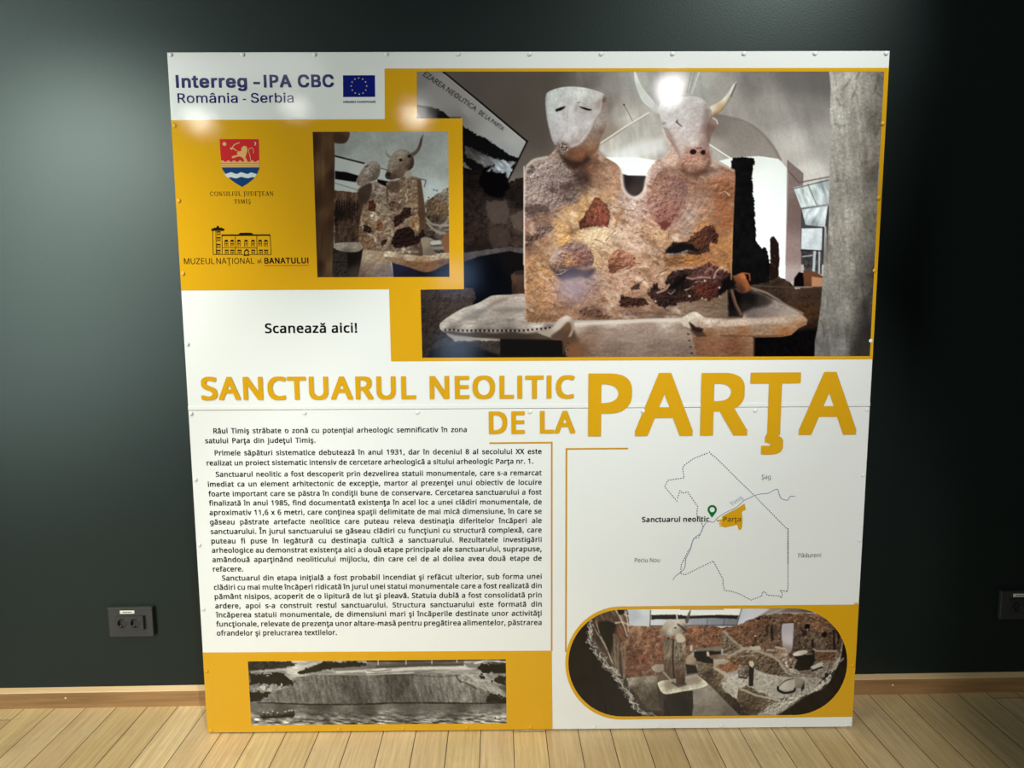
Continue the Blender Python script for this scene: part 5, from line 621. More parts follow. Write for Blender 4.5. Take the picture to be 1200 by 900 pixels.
    # burnt patch, right centre
    r = P.fill(e('360,960 470,850 600,840 650,780 740,730 790,680 860,690 900,750 920,810 890,860 830,850 820,940 720,980 600,960 500,970 400,970'), [(825, 275, 86, 52, 40), (835, 270, 66, 38, 33), (838, 282, 58, 34, 30), (815, 284, 88, 54, 36), (800, 288, 40, 32, 30), (820, 295, 62, 40, 32), (785, 295, 50, 42, 38)], soft=1.6, rough=1.1, rs=4)
    P.tex(r, P.relief(3, 107, 20), 3.6); P.tint(r, P.fbm(1.8, 108) * 4 - 1, (150, 118, 104))
    r = P.fill(g('380,140 440,80 540,40 640,60 720,110 700,140 600,100 500,150'), (24, 20, 20), soft=2.5, rough=1, rs=4)
    P.line(smooth_loop(g('400,150 470,155 540,140 600,120'), 3, False), 1.6, (176, 166, 164), .6, 1.5, .5)
    P.fill(e('450,800 500,780 520,820 480,840'), (214, 196, 180), soft=2, rough=.8, alpha=.8)
    r = P.fill(g('370,200 480,170 620,170 780,170 820,180 760,230 600,260 500,260 430,280 390,260'), [(790, 304, 118, 80, 50), (810, 305, 164, 112, 66), (825, 303, 150, 100, 60)], soft=3, rough=1, alpha=.8); P.tex(r, P.relief(3, 109, 0, 2), 2.6)
    # big burnt patch at the lower right
    r = P.fill(g('210,550 250,470 300,440 330,520 400,480 380,400 460,320 540,310 700,290 790,240 830,225 890,280 960,310 1040,360 1050,440 1000,520 920,560 830,620 760,590 660,640 560,630 480,660 380,690 300,660 250,620'),
        [(770, 350, 66, 45, 39), (785, 340, 50, 36, 33), (795, 325, 56, 40, 37), (800, 335, 30, 23, 22), (815, 320, 84, 58, 52), (830, 315, 108, 70, 62), (820, 340, 92, 48, 40), (835, 340, 84, 42, 34), (808, 345, 66, 42, 34), (842, 325, 84, 56, 50), (850, 328, 48, 33, 29), (845, 345, 30, 21, 20), (780, 355, 44, 31, 28), (810, 352, 52, 36, 31)], soft=1.6, rough=1.4, rs=4)
    P.tex(r, P.relief(3, 111, 30), 3.4); P.tex(r, P.cracks(6, 112, 0, 1, .05), -.5); P.tint(r, P.fbm(1.8, 113) * 4 - 1.15, (170, 140, 128))
    P.fill(g('420,470 480,400 560,350 600,370 560,440 500,500 440,510'), (20, 16, 16), soft=3, rough=1, rs=4, alpha=.9)
    P.line(smooth_loop(g('600,390 660,400 730,385 830,390'), 3, False), 2, (180, 146, 134), .75, 1.6, .5); P.line(smooth_loop(g('870,390 900,320 950,285'), 3, False), 2.2, (196, 166, 152), .8, 1.5, .4); P.line(smooth_loop(g('780,340 820,300 860,310'), 3, False), 1.8, (160, 126, 116), .7, 1.5, .4)
    P.line(smooth_loop(g('300,540 380,510 420,460'), 3, False), 2.2, (190, 158, 138), .8, 1.5, .4); P.line(smooth_loop(g('460,310 560,290 690,285'), 3, False), 2, (180, 150, 132), .7, 1.6, .4)
    for x, y in ((843, 337), (851, 340), (826, 329), (768, 353), (808, 347)): P.dot(x, y, 1.3, (214, 196, 186), alpha=.8)
    r = P.fill(g('960,420 1050,360 1100,480 1010,530 920,560'), (18, 14, 14), soft=3, rough=1)
    r = P.fill(g('590,650 700,650 860,650 1000,520 1010,790 600,790'), [(815, 362, 134, 112, 94), (840, 358, 122, 102, 84), (848, 350, 108, 90, 74)], soft=4, rough=.8, alpha=.8); P.tex(r, P.relief(4, 115, 10, 2), 1.8)
    for q in ('40,500 70,470 90,500', '200,550 230,490 250,480', '300,380 350,330 420,300', '270,230 320,260'):
        P.line(smooth_loop(g(q), 3, False), 1.5, (84, 62, 52), .7, 1.5, .5)
    P.line(smooth_loop(g('0,760 200,740 330,750 600,770'), 3, False), 2.6, (88, 70, 60), .6, 2.5, .6)
    P.line(C2('503,470 503,760 502,900'), 1.4, (222, 210, 198), .8); P.line(C4('503,0 506,330'), 1.3, (214, 200, 186), .7)
    P.line(C5('443,60 438,290'), 1.3, (186, 138, 84), .7)
    P.line(smooth_loop(C2('932,480 938,560 965,598 1000,606 1030,585 1040,530 1060,478'), 4, False), 3.4, (218, 206, 198), .75, 3)
    P.line(smooth_loop(C2('604,428 548,440 516,468'), 4, False), 2.6, (206, 190, 178), .8, 2); P.line(smooth_loop(C3('450,486 400,464 355,442'), 4, False), 2.4, (206, 182, 166), .7, 2)
    P.im[bodyreg[1]] *= 1 - bodyreg[2][..., None] * (1 - np.array([.955, .93, .94]))
    # --- mask-faced head
    hp = smooth_loop(a('335,240 345,170 400,135 470,112 550,100 640,100 740,112 830,135 910,165 945,200 955,280 955,380 945,480 910,580 875,690 840,750 760,810 690,850 610,845 540,815 490,780 440,710 400,630 375,540 352,440 340,340'), 3)
    r = P.fill(hp, [(650, 110, 206, 206, 204), (680, 107, 216, 214, 210), (700, 112, 208, 204, 200), (645, 130, 200, 198, 197), (660, 145, 208, 202, 204), (672, 150, 210, 203, 204), (690, 145, 204, 196, 196), (700, 135, 198, 190, 188), (650, 160, 188, 180, 180), (665, 162, 204, 196, 197), (685, 160, 186, 176, 174), (660, 172, 120, 104, 98), (672, 170, 164, 148, 144), (690, 170, 150, 124, 110), (700, 160, 150, 126, 116), (708, 150, 126, 102, 90), (707, 120, 140, 120, 110), (704, 172, 128, 92, 70), (695, 180, 112, 72, 50), (675, 182, 106, 70, 52), (685, 188, 96, 62, 46), (668, 178, 122, 96, 84), (648, 145, 196, 190, 190)])
    P.tex(r, P.fbm(6, 121, 85, 2), .16); P.tex(r, P.relief(4, 122, 60, 2), .7); P.tex(r, grain, .1); P.rim(r, 1.2, -.3, -1, .2)
    r = P.fill(smooth_loop(a('945,190 955,300 950,450 900,600 850,740 760,800 690,848 600,840 540,790 600,710 680,690 760,580 800,500 820,420 880,350 900,250 910,200'), 3), [(708, 118, 134, 116, 106), (709, 135, 150, 134, 124), (702, 145, 176, 160, 152), (698, 155, 138, 116, 104), (705, 155, 112, 88, 76), (695, 168, 146, 116, 96), (700, 175, 124, 84, 60), (680, 180, 126, 82, 58), (668, 182, 100, 66, 50), (688, 186, 92, 58, 42)], soft=3.5, alpha=.9)
    P.tex(r, grain, .25)
    P.line(smooth_loop(a('905,200 880,340 820,430 790,520 740,590 680,660 600,700'), 4, False), 2, (214, 204, 200), .6, 2.5)
    P.fill(a('905,230 925,205 945,215 940,250 915,260'), (96, 76, 66), soft=3, alpha=.7)
    r = P.fill(a('430,640 470,660 520,670 580,690 560,740 540,790 490,780 450,740'), (120, 100, 94), soft=2, rough=1.3, rs=3, alpha=.8); P.tex(r, P.relief(2.2, 124), 5)
    P.fill(a('435,345 440,325 490,305 540,292 530,315 490,340 450,350'), (28, 22, 21), soft=1); P.fill(a('672,295 720,305 770,320 805,328 790,342 740,335 695,315'), (30, 24, 23), soft=1)
    P.fill(a('620,330 640,280 660,260 665,300 650,350 625,360'), (146, 136, 136), soft=4, alpha=.7); P.fill(a('540,310 600,270 640,270 620,400 570,420'), (222, 216, 216), soft=6, alpha=.5)
    P.line(a('545,290 560,330 560,420'), 1, (172, 164, 164), .5, 1.5); P.line(a('660,262 680,258'), 1.2, (90, 80, 78), .7)
    for q in ('700,520 660,600', '560,360 550,560', '400,480 420,600', '620,560 600,650', '740,400 690,480'): P.line(a(q), .9, (164, 154, 154), .45, 1.4)
    P.fill(a('480,775 600,840 700,850 760,800 790,830 700,900 620,930 540,890'), (50, 34, 28), soft=5, alpha=.85)
    # --- bull head
    neck = smooth_loop(C3('160,330 170,380 168,410 130,440 180,470 300,480 390,470 350,430 338,390'), 3)
    r = P.fill(neck, [(785, 175, 190, 160, 146), (788, 185, 200, 168, 152), (778, 190, 206, 176, 160), (800, 195, 150, 108, 88), (825, 185, 150, 116, 98), (838, 192, 176, 150, 136)], soft=5); P.tex(r, P.relief(3, 131), 1.2)
    P.line(smooth_loop(b('480,720 520,790 560,860 570,900'), 3, False), 1.4, (140, 104, 92), .7, 1.5)
    P.fill(smooth_loop(C3('12,52 20,58 40,105 62,140 85,168 100,190 92,210 70,203 45,178 25,130 14,90'), 3), [(743, 88, 226, 226, 220), (750, 105, 206, 206, 198), (757, 118, 214, 214, 206), (763, 122, 220, 222, 216)])
    r = P.fill(smooth_loop(b('860,400 900,370 960,340 1010,300 1060,240 1095,180 1130,142 1140,150 1110,230 1080,300 1040,370 990,430 940,460 890,475'), 3), [(835, 128, 226, 218, 204), (850, 115, 236, 228, 214), (858, 105, 222, 214, 202), (845, 128, 196, 160, 120), (838, 133, 190, 148, 104), (855, 118, 176, 150, 124)]); P.rim(r, 1.6, -.35, 1, .8)
    P.line(b('1136,155 1110,225 1085,285'), 1.6, (70, 66, 70), .7)
    r = P.fill(smooth_loop(b('895,490 935,510 955,545 940,590 905,640 880,700 860,760 845,640 850,560'), 3), [(838, 142, 150, 126, 118), (834, 150, 120, 92, 82), (832, 162, 132, 104, 94)])
    P.line(smooth_loop(b('905,500 940,525 950,555'), 3, False), 1.6, (222, 206, 200), .8)
    bh = smooth_loop(b('560,290 640,284 720,284 780,298 830,340 870,395 892,440 880,490 850,540 852,620 862,700 866,770 865,850 880,900 870,960 810,1020 720,1050 650,1040 600,980 590,920 570,880 520,760 470,690 430,620 405,600 385,530 368,470 350,420 380,350 460,310'), 3)
    r = P.fill(bh, [(780, 125, 214, 208, 206), (795, 118, 210, 203, 201), (815, 118, 204, 194, 192), (828, 130, 176, 162, 160), (800, 135, 208, 198, 196), (785, 145, 212, 204, 202), (815, 145, 198, 184, 182), (800, 155, 204, 192, 190), (778, 150, 188, 176, 176), (828, 150, 138, 114, 106), (790, 165, 200, 184, 180), (812, 165, 210, 196, 192), (828, 168, 150, 122, 112), (795, 178, 196, 174, 168), (785, 160, 184, 164, 160), (808, 180, 168, 130, 116), (815, 190, 168, 126, 112), (825, 185, 150, 110, 96), (805, 195, 140, 102, 86), (818, 198, 122, 82, 64)])
    P.tex(r, P.fbm(5, 133), .14); P.tex(r, P.relief(4, 134), .6); P.tex(r, grain, .12)
    r = P.fill(smooth_loop(b('600,880 640,830 700,800 780,800 850,815 868,860 878,905 862,965 800,1010 720,1045 650,1035 605,985 590,920'), 3), [(805, 178, 176, 132, 116), (815, 178, 168, 122, 106), (828, 182, 138, 98, 86), (808, 188, 178, 134, 118), (818, 190, 182, 138, 122), (815, 198, 128, 90, 74), (805, 196, 150, 112, 98)], soft=3); P.tex(r, P.relief(2.6, 135), 1.8)
    P.fill(smooth_loop(b('420,600 470,640 540,760 590,880 560,880 500,780 440,690'), 3), (150, 122, 112), soft=3, alpha=.55); P.fill(smooth_loop(b('820,420 870,420 885,480 850,560 850,700 865,800 840,780 825,640'), 3), (132, 110, 102), soft=5, alpha=.6); P.fill(smooth_loop(b('600,960 650,1040 740,1055 820,1000 865,930 880,960 800,1060 690,1080 610,1030'), 3), (86, 60, 50), soft=5, alpha=.7)
    P.dot(*b('705,840')[0], 4.0, (34, 24, 23), 3.2); P.dot(*b('805,845')[0], 3.0, (34, 24, 23)); P.line(b('740,805 790,800'), 1.6, (84, 56, 50), .7)
    P.fill(b('525,540 550,510 556,545 595,580 590,590 548,560'), (104, 92, 90), soft=1.2); P.fill(b('395,545 430,540 425,560 405,570'), (150, 136, 136), soft=2)
    P.line(smooth_loop(b('405,600 450,615 470,650'), 3, False), 1.1, (140, 120, 118), .7); P.line(smooth_loop(b('855,570 848,640 862,740'), 3, False), 2.4, (108, 82, 74), .6, 3); P.line(b('400,610 430,700 470,760'), 1.8, (226, 210, 204), .6, 2)
    P.fill(b('1000,1080 900,1000'.replace('1000,1080', '690,1050') + ' 860,980 840,1040 740,1090'), (90, 62, 50), soft=4, alpha=.7)
    # wavy lips of the two trays where they meet the base
    r = P.fill(smooth_loop(C4('560,520 620,505 650,478 668,458 692,450 715,462 724,490 716,525 700,545 650,552 600,540'), 3), [(650, 378, 186, 172, 160), (664, 371, 200, 186, 174), (672, 378, 150, 130, 116), (640, 386, 150, 136, 126)], soft=1.5)
    r = P.fill(smooth_loop(C4('620,540 660,510 690,480 706,482 712,510 700,540 690,580 676,620 670,560 640,556'), 3), [(664, 380, 104, 74, 56), (668, 395, 84, 58, 44), (655, 390, 84, 64, 52)], soft=3)
    r = P.fill(smooth_loop(g('540,800 590,765 650,735 710,740 770,785 830,805 900,810 900,840 780,850 720,880 640,900 560,870'), 3), [(805, 370, 192, 178, 164), (815, 367, 206, 192, 178), (830, 375, 196, 178, 164), (820, 382, 160, 134, 116)], soft=2); P.tex(r, grain, .3)
    P.fill(smooth_loop(g('620,840 650,850 700,890 760,900 740,940 660,920'), 3), (40, 29, 25), soft=2.5)
    P.line(smooth_loop(b('228,300 280,360 350,420'), 3, False), 8, (206, 204, 200), .8, 3)
    for n in range(36):
        rr = random.Random(n); x = 612 + rr.random() * 240; y = 225 + rr.random() * 140; w = rr.random()
        P.line(smooth_loop([(x, y), (x + 3 + 4 * w, y + rr.uniform(-3, 2)), (x + 7 + 6 * w, y + rr.uniform(-5, 3))], 3, False), .6 + w * .7, (86, 60, 48) if n % 3 else (232, 214, 198), .5, .9, .5, 3)
    # --- rough stone column on the right edge
    r = P.fill(C3('868,45 875,120 872,240 880,330 872,430 868,560 868,680 862,800 860,905') + C5('858,60 848,160 840,290 832,400 818,500 806,560 804,640 1060,640 1075,200 1085,-180') + C3('1125,45'), [(978, 95, 168, 161, 152), (995, 95, 176, 170, 160), (1015, 95, 150, 143, 134), (1032, 95, 112, 104, 97), (980, 140, 186, 180, 171), (1000, 145, 166, 158, 148), (1025, 140, 122, 114, 105), (975, 190, 160, 152, 143), (995, 195, 182, 174, 164), (1018, 190, 142, 133, 123), (1028, 200, 104, 96, 88), (978, 250, 158, 151, 142), (1000, 255, 178, 170, 160), (1020, 260, 126, 118, 108), (975, 310, 140, 134, 126), (995, 310, 156, 149, 140), (1015, 315, 108, 102, 95), (1024, 320, 72, 66, 60), (972, 360, 122, 117, 111), (990, 365, 142, 137, 129), (1010, 370, 92, 87, 82), (1020, 390, 54, 49, 45), (965, 405, 112, 108, 104), (985, 408, 124, 121, 116), (1005, 410, 66, 63, 60)], soft=1.1)
    P.tex(r, P.relief(9, 141, 70, 2), 1.6); P.tex(r, P.fbm(5, 142, 84, 7, 2), .28); P.tex(r, P.cracks(14, 143, 74, 3.5, .03), -.14); P.tex(r, P.relief(3, 144, 60, 1.5), .9); P.tex(r, grain, .2)
    for q in ('990,120 965,180', '1085,75 1070,140 1095,160', '1090,300 1075,330', '900,170 920,200', '960,90 930,130', '1085,230 1050,260', '1000,55 990,80'):
        P.line(C3(q), 2.0, (80, 72, 66), .5, 2.5, 1.0)
    P.fill(C5('1010,380 1060,340 1050,640 970,640 1000,520'), (48, 44, 41), soft=9, rough=1.5, alpha=.7)
    P.grade(.95, 1.0, 1.06)
    return P
def ink_small():
    P = Ink(363, 151, 530, 328, 1.3)
    k = crop(360, 145, 4.739)
    grain = P.fbm(2, 71, 0, 1, 2)
    r = P.fill([(360, 148), (532, 148), (532, 330), (360, 330)], [(400, 165, 158, 160, 156), (440, 160, 172, 174, 170), (500, 165, 166, 168, 166), (520, 200, 178, 180, 178), (515, 220, 200, 206, 206), (430, 190, 182, 184, 182), (400, 205, 196, 200, 200)])
    P.tex(r, P.fbm(20, 11), .2); P.tex(r, grain, .1)
    P.fill(k('150,185 320,220 480,262 660,318 650,360 640,430 460,420 150,370'), [(400, 195, 196, 198, 196), (420, 205, 204, 206, 204), (500, 220, 200, 206, 206)], soft=1.5)
    P.line(k('150,178 315,220'), 2, (44, 36, 32)); P.line(k('400,245 660,315 650,350'), 1.3, (86, 84, 82), .8)
    P.fill(k('155,262 215,268 285,288 270,325 155,308'), (22, 18, 18), soft=1.2); P.fill(k('390,308 450,320 440,350 390,330'), (22, 18, 18), soft=1.2)
    P.line(k('155,330 290,370'), 1.2, (120, 118, 116), .7)
    # wattle wall, ground
    r = P.fill(k('150,368 300,385 320,480 300,700 150,690'), [(395, 230, 98, 72, 58), (410, 245, 70, 52, 42), (415, 260, 88, 66, 54), (400, 275, 82, 64, 52), (420, 230, 110, 82, 66), (395, 250, 42, 32, 28), (405, 285, 70, 56, 46)], rough=.5)
    P.tex(r, P.fbm(2.5, 12, 90, 4), .9); P.tex(r, P.relief(3, 13), 2)
    for x in range(165, 280, 14): P.line(k('%d,%d %d,%d' % (x, 430, x + 3, 535)), 1.2, (30, 22, 19), .75, 1.5, .5)
    r = P.fill(k('655,440 690,405 740,380 790,352 790,720 640,720'), [(505, 235, 110, 90, 72), (520, 228, 138, 124, 112), (515, 245, 120, 92, 70), (510, 260, 70, 58, 48), (520, 270, 112, 100, 92), (505, 285, 60, 50, 44)], rough=1)
    P.tex(r, P.relief(3, 14), 3); P.tex(r, P.fbm(2.5, 15, 90, 3), .6)
    for n, q in enumerate(('660,525 700,560 790,565', '665,550 720,600 790,610', '680,640 740,660 790,640', '740,575 770,550 790,520')):
        P.line(smooth_loop(k(q), 3, False), 2.4, (176, 166, 154), .75, 2, .6)
    for q in ('675,410', '705,367', '720,372'): P.dot(*k(q)[0], .9, (60, 56, 52))
    r = P.fill(smooth_loop(k('750,640 790,600 800,720 760,710'), 3), (138, 92, 62), soft=2)
    r = P.fill(k('670,655 740,645 745,670 690,675'), (188, 182, 172), soft=2); P.line(k('690,690 750,690'), 4, (150, 144, 134), .8, 2)
    # post at the left
    r = P.fill(k('25,40 150,40 153,200 150,500 145,860 40,860'), [(370, 165, 72, 48, 32), (385, 165, 104, 76, 52), (378, 200, 112, 82, 56), (390, 205, 64, 44, 32), (380, 250, 98, 70, 48), (390, 260, 70, 48, 34), (372, 240, 70, 48, 34), (380, 300, 84, 62, 44), (389, 310, 104, 80, 58), (374, 310, 60, 42, 32)])
    P.tex(r, P.fbm(3, 16, 89, 12), .35); P.tex(r, P.relief(5, 17, 89, 3), .8)
    P.fill(smooth_loop(k('150,45 230,40 232,80 210,108 170,110 150,100'), 3), [(400, 160, 72, 54, 42), (405, 155, 100, 74, 56)], soft=1.2)
    # figures
    S = [(430, 225, 142, 124, 110), (440, 220, 176, 160, 146), (430, 240, 128, 100, 78), (445, 250, 150, 128, 110), (432, 262, 140, 104, 76), (440, 255, 192, 172, 152), (450, 270, 148, 122, 102), (425, 270, 128, 96, 74), (430, 285, 132, 102, 80), (450, 290, 140, 118, 100), (460, 220, 140, 112, 92), (475, 222, 150, 126, 104), (485, 228, 132, 106, 84), (465, 240, 120, 92, 74), (480, 245, 158, 136, 116), (490, 240, 150, 116, 86), (475, 260, 150, 126, 106), (488, 262, 168, 124, 80), (494, 250, 100, 70, 50), (470, 280, 146, 122, 102), (480, 295, 134, 114, 98), (490, 285, 70, 52, 44), (450, 240, 166, 146, 126)]
    bd = k('275,372 300,345 350,330 375,318 400,330 440,355 445,380') + k('440,330 455,318 500,315 545,290 575,290 630,308 642,380 655,470 655,600 640,735 560,735 290,700 285,600 300,490 320,450 330,400')
    P.fill(smooth_loop(k('290,370 350,330 360,380 340,430 290,440'), 3), (84, 68, 58), soft=2)
    r = P.fill(bd, S, soft=1); P.tex(r, P.relief(3, 21, 30), 2.6); P.tint(r, (P.fbm(4, 22) - .08) * 4, (96, 72, 58)); P.tint(r, (P.fbm(4, 23) - .1) * 4, (206, 188, 168)); P.tex(r, grain, .25)
    P.fill(k('612,310 632,308 655,470 655,620 640,735 620,735 622,560 615,420'), [(492, 230, 92, 68, 50), (496, 260, 82, 60, 46)], soft=2, alpha=.85)
    P.fill(k('440,355 450,330 448,440 440,440'), (66, 50, 42), soft=2, alpha=.7)
    for q, c in (('345,430 365,425 385,455 375,490 350,490 338,470', (88, 50, 36)), ('385,545 410,530 425,565 410,595 390,590', (130, 84, 58)), ('310,570 330,555 355,575 365,600 330,610 315,600', (56, 42, 38)), ('475,540 490,510 520,495 545,460 575,470 580,510 545,530 530,550 490,580', (54, 36, 32)), ('465,650 490,610 500,590 560,570 590,590 600,630 640,590 660,620 640,650 600,670 550,685 480,690', (42, 28, 27)), ('410,650 440,640 440,670 415,680', (62, 42, 36)), ('450,450 480,420 490,470 460,480', (104, 76, 62)), ('345,490 380,490 390,540 360,535', (206, 182, 152))):
        r = P.fill(k(q), c, soft=1.3, rough=.8, rs=3); P.tex(r, P.relief(2.2, 24), 4)
    P.fill(smooth_loop(k('280,400 290,360 345,330 362,345 352,400 330,440 300,455'), 3), (74, 56, 47), soft=2.5, alpha=.9)
    P.fill(smooth_loop(k('452,330 500,318 520,335 500,370 455,380'), 3), (92, 70, 58), soft=4, alpha=.8)
    # heads
    r = P.fill(smooth_loop(k('275,318 290,280 310,245 335,222 365,208 392,215 405,240 403,280 385,310 355,322 320,338 295,345 280,340'), 3), [(424, 212, 176, 160, 148), (432, 200, 180, 168, 158), (440, 192, 166, 150, 138), (443, 200, 120, 100, 88), (438, 210, 110, 90, 78), (428, 215, 140, 118, 102), (421, 212, 128, 104, 88)]); P.tex(r, P.relief(3, 26), 1.6); P.tex(r, grain, .2)
    P.line(k('322,240 336,236'), 1.3, (70, 56, 50)); P.line(smooth_loop(k('345,250 362,270 378,290'), 3, False), 1.3, (112, 92, 80), .7)
    P.fill(smooth_loop(k('435,150 440,175 455,190 462,180 448,168'), 3), (150, 140, 128))
    P.fill(smooth_loop(k('575,165 600,150 618,120 628,85 645,58 640,90 632,130 615,160 590,180'), 3), [(488, 178, 104, 86, 74), (493, 165, 84, 66, 56), (495, 160, 96, 76, 64)])
    r = P.fill(smooth_loop(k('450,225 458,190 490,155 530,142 565,155 590,185 592,230 575,255 548,270 530,300 500,305 470,312 440,305 432,285 440,265'), 3), [(460, 190, 168, 152, 136), (470, 180, 176, 160, 144), (458, 200, 156, 140, 124), (478, 188, 140, 118, 100), (483, 190, 66, 52, 46), (482, 197, 56, 44, 40), (475, 200, 134, 112, 96), (455, 207, 70, 50, 44), (462, 206, 92, 70, 60), (470, 205, 124, 98, 80)]); P.tex(r, P.relief(3, 27), 1.4); P.tex(r, grain, .2)
    P.dot(*k('520,202')[0], 2.2, (34, 24, 22), 1.6, 20); P.dot(*k('452,280')[0], 3, (50, 34, 30), 2.6, alpha=.8); P.dot(*k('568,180')[0], 2.5, (44, 36, 34), 2)
    P.fill(smooth_loop(k('540,275 575,262 580,290 550,300'), 3), (180, 164, 146), soft=2)
    # trays and bases
    r = P.fill(k('140,690 235,700 235,860 140,860'), (54, 47, 42), rough=.5); P.tex(r, P.relief(4, 28), 3)
    P.fill(k('222,700 312,696 292,860 228,860'), [(410, 305, 30, 24, 22), (418, 320, 70, 58, 50)], soft=1.5)
    r = P.fill(smooth_loop(k('150,668 200,660 290,660 305,690 280,710 220,712 160,698'), 3), [(400, 288, 176, 164, 150), (415, 286, 160, 146, 130), (405, 295, 120, 106, 94)]); P.tex(r, grain, .3)
    r = P.fill(k('310,700 450,712 480,850 280,860 295,790'), [(430, 300, 186, 162, 138), (445, 305, 172, 146, 120), (430, 315, 140, 118, 104), (450, 318, 128, 112, 110), (425, 322, 110, 90, 78)]); P.tex(r, P.relief(3, 29), 1.2)
    P.fill(k('470,765 560,790 700,810 800,760 800,860 480,860'), [(470, 312, 40, 40, 62), (480, 322, 34, 32, 48), (500, 320, 26, 24, 28), (520, 318, 20, 17, 18)], soft=1.5)
    r = P.fill(smooth_loop(k('425,720 440,706 480,712 560,725 640,735 720,725 795,718 795,760 740,790 690,815 640,818 560,790 470,765 430,745'), 3), [(455, 297, 208, 190, 166), (480, 300, 198, 178, 154), (510, 301, 192, 172, 146), (523, 300, 190, 168, 140), (490, 310, 150, 112, 80), (510, 312, 150, 106, 72), (470, 306, 150, 122, 98), (520, 308, 124, 88, 64)]); P.tex(r, P.relief(3, 30), 1.4); P.tex(r, grain, .25)
    r = P.fill(smooth_loop(k('428,742 480,742 560,760 640,768 720,758 800,748 800,768 740,796 690,820 640,822 560,795 470,770'), 3), [(455, 305, 150, 120, 94), (490, 310, 128, 92, 66), (510, 314, 132, 90, 60), (522, 308, 110, 78, 58)], soft=1.5); P.tex(r, P.relief(3, 33), 1.6)
    P.fill(k('500,720 640,715 720,722 640,732 560,726'), (80, 64, 54), soft=2.5, alpha=.7)
    P.fill(smooth_loop(k('630,640 660,630 680,640 690,690 720,725 650,730 640,690'), 3), [(498, 285, 150, 134, 118), (505, 295, 120, 104, 90)], soft=1.5)
    P.grade(.92, .9, 1.08)
    return P
def ink_river():
    P = Ink(288, 770, 597, 853, 1.35)
    q1 = crop(230, 750, 5.4545); q2 = crop(430, 750, 5.4545)
    grain = P.fbm(1.8, 71, 0, 1, 2)
    bw = lambda l: [(x, y, v * 1.02, v, v * .95) for x, y, v in l]
    r = P.fill([(285, 768), (600, 768), (600, 856), (285, 856)], bw([(300, 780, 40), (310, 790, 150), (340, 780, 170), (400, 785, 130), (450, 780, 110), (500, 778, 130), (560, 782, 170), (590, 780, 60)]))
    P.tex(r, P.fbm(4, 3, 5, 4), .9)
    # far fields and trees on top of the bank
    r = P.fill(q1('330,130 600,135 640,150 600,170 560,185 460,190 340,205'), (42, 38, 36), rough=1.2, rs=4); P.tex(r, P.fbm(3, 4), 1.4)
    P.line(q1('340,205 450,195 560,185'), 2.2, (176, 170, 164), .7, 1.5, .8); P.line(smooth_loop(q1('590,205 650,185 700,165 760,150'), 3, False), 3, (190, 184, 178), .8, 1.5, 1)
    r = P.fill(q1('650,210 700,180 760,160 810,140 1000,135 1090,150 1080,170 900,180 800,200 700,215'), (30, 26, 25), rough=1.2, rs=4); P.tex(r, P.fbm(3, 6, 0, 2), 1)
    P.fill(q1('870,180 1200,160 1200,200 900,200'), (112, 106, 100), rough=.6, soft=1.5)
    P.line(q1('900,205 1100,195 1200,185'), 2.6, (206, 200, 192), .8, 1.3, .5)
    r = P.fill(q2('0,130 620,130 620,165 0,180'), (88, 82, 78), soft=1.2, rough=.4); P.tex(r, P.fbm(3, 7, 0, 5), .9)
    P.line(q2('0,135 890,126'), 1.6, (24, 20, 20)); P.line(q2('60,172 250,165 612,155'), 2.6, (70, 64, 62), .85, 1.2)
    for x, y in ((72, 150), (250, 148), (415, 146), (575, 136)): P.line(q2('%d,%d %d,%d' % (x, y - 22, x, y + 6)), 1.0, (206, 200, 194), .9)
    P.line(q2('0,205 100,195 250,185 400,178 560,178 690,180'), 3.4, (206, 199, 190), .85, 1.6, .5); P.line(q2('0,222 150,218 300,208'), 1.6, (188, 180, 172), .7, 1.2, .4)
    P.line(q2('0,195 60,200 155,190'), 1, (60, 54, 52), .7)
    r = P.fill(q2('620,150 720,135 720,180 650,180'), (122, 116, 110), soft=2, rough=.6)
    P.line(q2('690,150 760,130 890,140'), 2, (220, 214, 206), .8, 1, .8)
    r = P.fill(q2('710,170 740,155 890,152 890,210 800,210 730,205'), (20, 17, 17), rough=1.2, rs=4)
    BK = bw([(320, 815, 104), (335, 808, 96), (345, 797, 112), (370, 800, 104), (390, 812, 96), (405, 800, 78), (418, 805, 62), (425, 815, 66), (430, 795, 104), (440, 810, 92), (432, 800, 104), (440, 812, 88), (460, 800, 66), (470, 808, 56), (475, 798, 70), (480, 815, 84), (490, 800, 104), (500, 812, 96), (515, 798, 116), (525, 808, 108), (540, 800, 140), (545, 812, 118), (555, 805, 124), (565, 812, 104), (572, 815, 84)])
    # the bank
    r = P.fill(q1('430,390 470,360 520,320 580,275 640,235 760,225 870,222 1000,225 1200,232 1200,410 900,415 700,412 500,405'), BK)
    bank = r
    P.tex(r, P.fbm(2.6, 8, 78, 4), .7); P.tex(r, grain, .4)
    r = P.fill(q2('-10,228 100,220 300,215 500,218 600,222 640,240 720,280 790,330 830,375 830,400 600,402 300,405 -10,412'), BK)
    P.tex(r, P.fbm(2.6, 8, 78, 4), .7); P.tex(r, grain, .4)
    P.line(q2('130,230 300,225 450,235 600,225 700,230'), 1.6, (72, 66, 64), .7, 1.5, .7)
    P.line(smooth_loop(q2('570,225 590,260 620,270 700,310'), 3, False), 1.6, (48, 42, 40), .7, 1.2, .6); P.line(smooth_loop(q2('640,265 700,285 760,320'), 3, False), 2.2, (176, 170, 162), .7, 1.2, .6)
    r = P.fill(q2('590,225 720,215 890,215 890,260 840,300 890,340 890,360 830,365 770,320 700,270'), bw([(560, 792, 150), (575, 795, 140), (585, 800, 130), (590, 812, 150), (575, 805, 150)]), rough=.8); P.tex(r, P.fbm(3, 10, 30, 2), .7)
